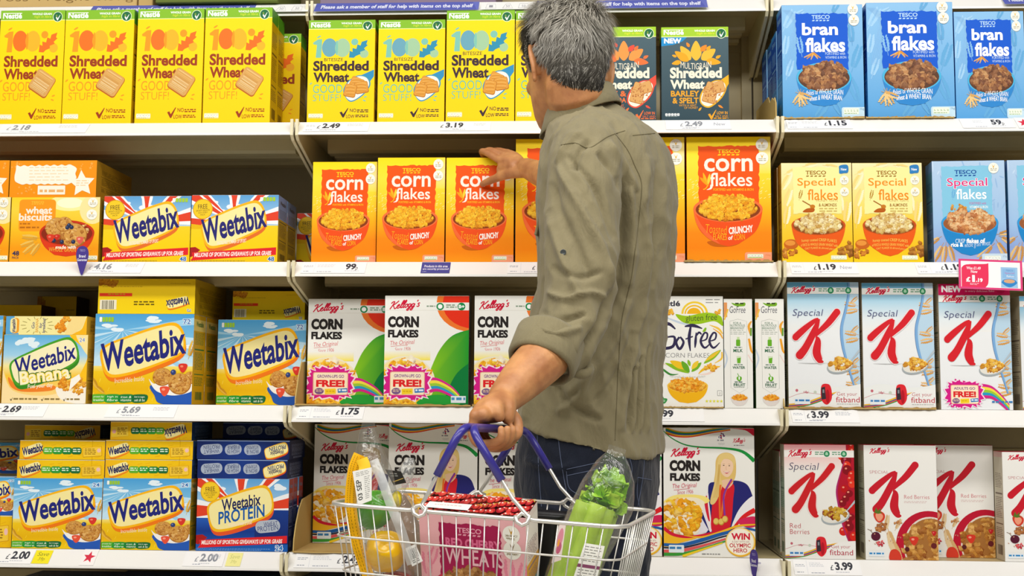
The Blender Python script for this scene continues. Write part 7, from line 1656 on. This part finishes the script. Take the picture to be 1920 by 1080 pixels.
def ribbon3(name, pts, hwp, Y, col, par, text=False):
    q = spline(pts, 8); mb = MB(); vs = []; k = len(q)
    for i, p in enumerate(q):
        a, b = q[max(i-1, 0)], q[min(i+1, k-1)]; L_ = math.hypot(b[0]-a[0], b[1]-a[1]); nx, ny = -(b[1]-a[1])/L_, (b[0]-a[0])/L_
        for s in (-1, 0, 1): vs.append(at(p[0]+s*nx*hwp, p[1]+s*ny*hwp, Y+(p[2] if len(p) > 2 else 0)-(.004 if s == 0 else 0)))
    mb.add(vs, [[i*3+j, i*3+j+1, i*3+j+4, i*3+j+3] for i in range(k-1) for j in (0, 1)], col)
    if text:
        rr = random.Random(3)
        for i in range(2, k-2):
            for j, s in enumerate((-.5, .1, .55)):
                a = vs[i*3]*(.5-s/2)+vs[i*3+2]*(.5+s/2); b = vs[(i+1)*3]*(.5-s/2)+vs[(i+1)*3+2]*(.5+s/2); d = (EYE-a).normalized()*.0055; w = (vs[i*3+2]-vs[i*3])*.05
                mb.add([a+d, a+d+w, a*.4+b*.6+d+w, a*.4+b*.6+d], [(0, 1, 2, 3)], '8a6a10')
    return mb.build(name, M_PRINT, par, True)
ribbon3('printed_strip', [(674, 852, 0), (664, 878, -.004), (659, 915, -.005), (658, 950, -.006), (665, 1000, -.006), (680, 1050, -.006), (698, 1100, -.006)], 11, -1.390, 'f2b416', pb, True)
ribbon3('printed_strip', [(678, 860, -.01), (684, 880, -.014), (672, 905, -.02)], 11, -1.388, 'f6c832', pb)
ribbon3('seal_strip', [(700, 862, 0), (716, 900, -.01), (732, 945, -.018), (752, 995, -.022), (772, 1058, -.012)], 9, -1.396, 'd6d9d2', pb).data.materials[0] = M_FILM3
A = Art(0, 0, 70, 130, 'f3f2ec'); A.txt('03 SEP', -22, 65, 56, 86, '4a4a48', .02, 0, -90); A.lines(40, 30, 62, 120, 12, '9a9a96', .3); A.lines(10, 8, 60, 26, 3, '9a9a96', .3); decal(A, [(661, 884), (697, 876), (697, 938), (671, 948)], -1.412, pb, 'date_label')['label'] = 'white label reading 03 SEP'
A = Art(0, 0, 60, 90, 'f0efea'); x = 8
while x < 52: w = A.R.uniform(1, 4); A.rect(x, 12, x+w, 62, '3a3a38'); x += w+A.R.uniform(1.5, 4)
A.lines(10, 66, 50, 84, 2, '8a8a86', .5); decal(A, [(760, 1028), (779, 1020), (793, 1052), (773, 1062)], -1.412, pb, 'barcode_label')
# ---- loaf and its wrapper behind the peppers
br = MB(); q = spline([(*at(738, 925, -1.225), .014), (*at(748, 960, -1.225), .024), (*at(764, 1015, -1.225), .028), (*at(778, 1070, -1.225), .029), (*at(786, 1120, -1.225), .024), (*at(790, 1145, -1.225), .012)], 6)
br.tube([a[:3] for a in q], [a[3] for a in q], n=24); lo = link('bread_loaf', br.mesh('bread_loaf', mat('brown_crust', '8a6338', .75, 0, .9, 60, .35), True)); tag(lo, 'brown crusty loaf standing between pepper bag and cherry box', 'bread')
for v in lo.data.vertices: v.co += Vector(noise.noise_vector(v.co*40))*.003
bb = link('bread_wrapper', bag_mesh([(768, 858, 8, .006, 0), (764, 880, 16, .014, 0), (750, 905, 15, .014, 0), (742, 925, 20, .022, 0), (750, 965, 33, .033, 0), (766, 1015, 38, .036, 0), (780, 1080, 38, .036, 0), (790, 1145, 30, .03, 0)], -1.225, .003, seed=6), None, M_FILM2); tag(bb, 'crinkled clear wrapper with a black label round the loaf', 'bag')
A = Art(0, 0, 60, 50, '2a2824'); A.line([(4, 40), (56, 30)], 3, 'b89a4a'); A.lines(10, 10, 40, 26, 2, '8a8a84', .5); decal(A, [(722, 880), (752, 884), (762, 905), (738, 910)], -1.262, bb, 'black_label')['label'] = 'small black label'
mb = MB(); mb.loft([(at(744, 935, -1.255), X, .009, Zv, .013), (at(742, 945, -1.262), X, .007, Zv, .012)], n=14); mb.build('yellow_tie', mat('yellow_tape', 'e8d02a', .5), bb, True)
# ---- celery
ce = empty('celery', at(1080, 1020, -1.36)); tag(ce, 'bunch of pale green celery with leafy top standing in the basket', 'celery'); ce_i = Matrix.Translation(-ce.location)
def cel(mb, name, m, sm=True): me = mb.mesh(name, None, sm); me.transform(ce_i); return link(name, me, ce, m)
M_STALK = mat('celery_stalk', 'a9c93e', .45, 0, .5, 90, .28, .4, (1, 1, .08)); M_LEAF = attrmat('celery_leaf', .5, .3)
R = random.Random(5)
for (x0, y0, x1, y1, Y0, Y1, r) in ((1036, 1120, 1098, 942, -1.405, -1.40, .0165), (1058, 1120, 1122, 946, -1.415, -1.405, .016), (1078, 1120, 1138, 954, -1.405, -1.395, .0155), (1048, 1120, 1106, 924, -1.375, -1.37, .015), (1072, 1120, 1130, 922, -1.37, -1.365, .0145), (1034, 1120, 1090, 966, -1.37, -1.37, .0135), (1088, 1120, 1146, 962, -1.375, -1.37, .0135)):
    a, b = at(x0, y0, Y0), at(x1, y1, Y1); ax = (b-a).normalized(); u = ax.cross(Vector((0, 1, 0))).normalized(); v = u.cross(ax); mb = MB(); rings = []
    for i in range(9):
        t = i/8; rings.append((a*(1-t)+b*t+v*.004*math.sin(t*3), u, r*(1.12-.25*t), v, r*(.85-.2*t), 2.0))
    rings += [(b+ax*.0005, u, r*.70, v, r*.5), (b-ax*.004, u, r*.5, v, r*.34)]
    mb.loft(rings, n=18)
    for k in range(mb.v.__len__()):
        i, j = divmod(k, 18)
        if i < 9: p = Vector(mb.v[k]); cc = rings[i][0]; mb.v[k] = tuple(cc+(p-cc)*(1+.05*math.cos(j*5)))
    cel(mb, 'stalk', M_STALK)
for (x, y, Y, s) in ((1134, 908, -1.385, .022), (1148, 916, -1.375, .022), (1156, 936, -1.375, .020), (1144, 942, -1.395, .019), (1122, 918, -1.39, .017), (1154, 958, -1.38, .017), (1104, 936, -1.385, .014), (1142, 892, -1.38, .015), (1130, 930, -1.40, .016)):
    mb = MB(); c = at(x, y, Y)
    for k in range(6):
        ang = R.uniform(0, 6.28); tl = R.uniform(-.6, .9); dv = Vector((math.cos(ang)*math.cos(tl), math.sin(ang)*math.cos(tl)*.8, math.sin(tl)+.25)).normalized(); sd = dv.cross(Vector((R.random(), R.random(), .3))).normalized(); nv_ = dv.cross(sd); col = mix('86c81e', 'c2e64a', R.random()); n_ = 7; vs = []
        for i in range(n_):
            t = i/(n_-1); wv = s*.55*math.sin(math.pi*(.08+.9*t))**.8
            for e in (-1, -.5, 0, .5, 1): vs.append(c+dv*(s*1.25*t)+sd*(wv*1.25*e*(1+.12*math.sin(t*17+e*3)))+nv_*(s*.10*math.sin(t*7+e*5)+abs(e)*s*.2-s*.35*t*t))
        mb.add(vs, [[i*5+j, i*5+j+1, i*5+j+6, i*5+j+5] for i in range(n_-1) for j in range(4)], col)
    cel(mb, 'leaf', M_LEAF)
cb_ = link('celery_bag', bag_mesh([(1158, 838, 17, .004, 0), (1154, 850, 19, .006, 0), (1149, 872, 34, .026, 0), (1142, 905, 49, .042, 0), (1130, 945, 56, .047, 0), (1106, 995, 53, .046, 0), (1080, 1055, 50, .046, 0), (1060, 1115, 46, .044, 0), (1050, 1150, 38, .04, 0)], -1.388, .0018, seed=4), None, M_FILM)
tag(cb_, 'clear bag round the celery, crimped at the top', 'bag')
A = Art(0, 0, 80, 110, 'f1f0e8'); A.rect(0, 62, 80, 72, '8a4a6a'); A.lines(8, 8, 72, 58, 6, '8a8a84', .3); A.lines(8, 78, 72, 104, 3, '8a8a84', .3); decal(A, [(1096, 1018), (1134, 1024), (1118, 1092), (1074, 1086)], -1.438, cb_, 'bag_label')
A = Art(0, 0, 30, 80, 'e8d6d0'); A.ell(15, 30, 11, 20, 'd88a9a'); A.ell(16, 52, 9, 12, 'c0607a'); A.ell(12, 40, 4, 8, 'e8a03a'); decal(A, [(1048, 985), (1062, 978), (1052, 1050), (1034, 1056)], -1.435, cb_, 'printed_patch')
# ---- black tray at the back
bt = MB(); bt.loft([(B4 @ Vector((.052, .083, z)), bx, l, by, w, 6) for z, l, w in ((-.218, .032, .026), (-.21, .035, .030), (-.02, .044, .038), (-.012, .048, .042), (-.010, .045, .039), (-.02, .041, .035), (-.205, .032, .027))], n=40)
b_ = link('plastic_tray', bt.mesh('plastic_tray', mat('black_plastic', '16161a', .35), True)); tag(b_, 'black plastic tray between cherry box and celery in the basket', 'tray')
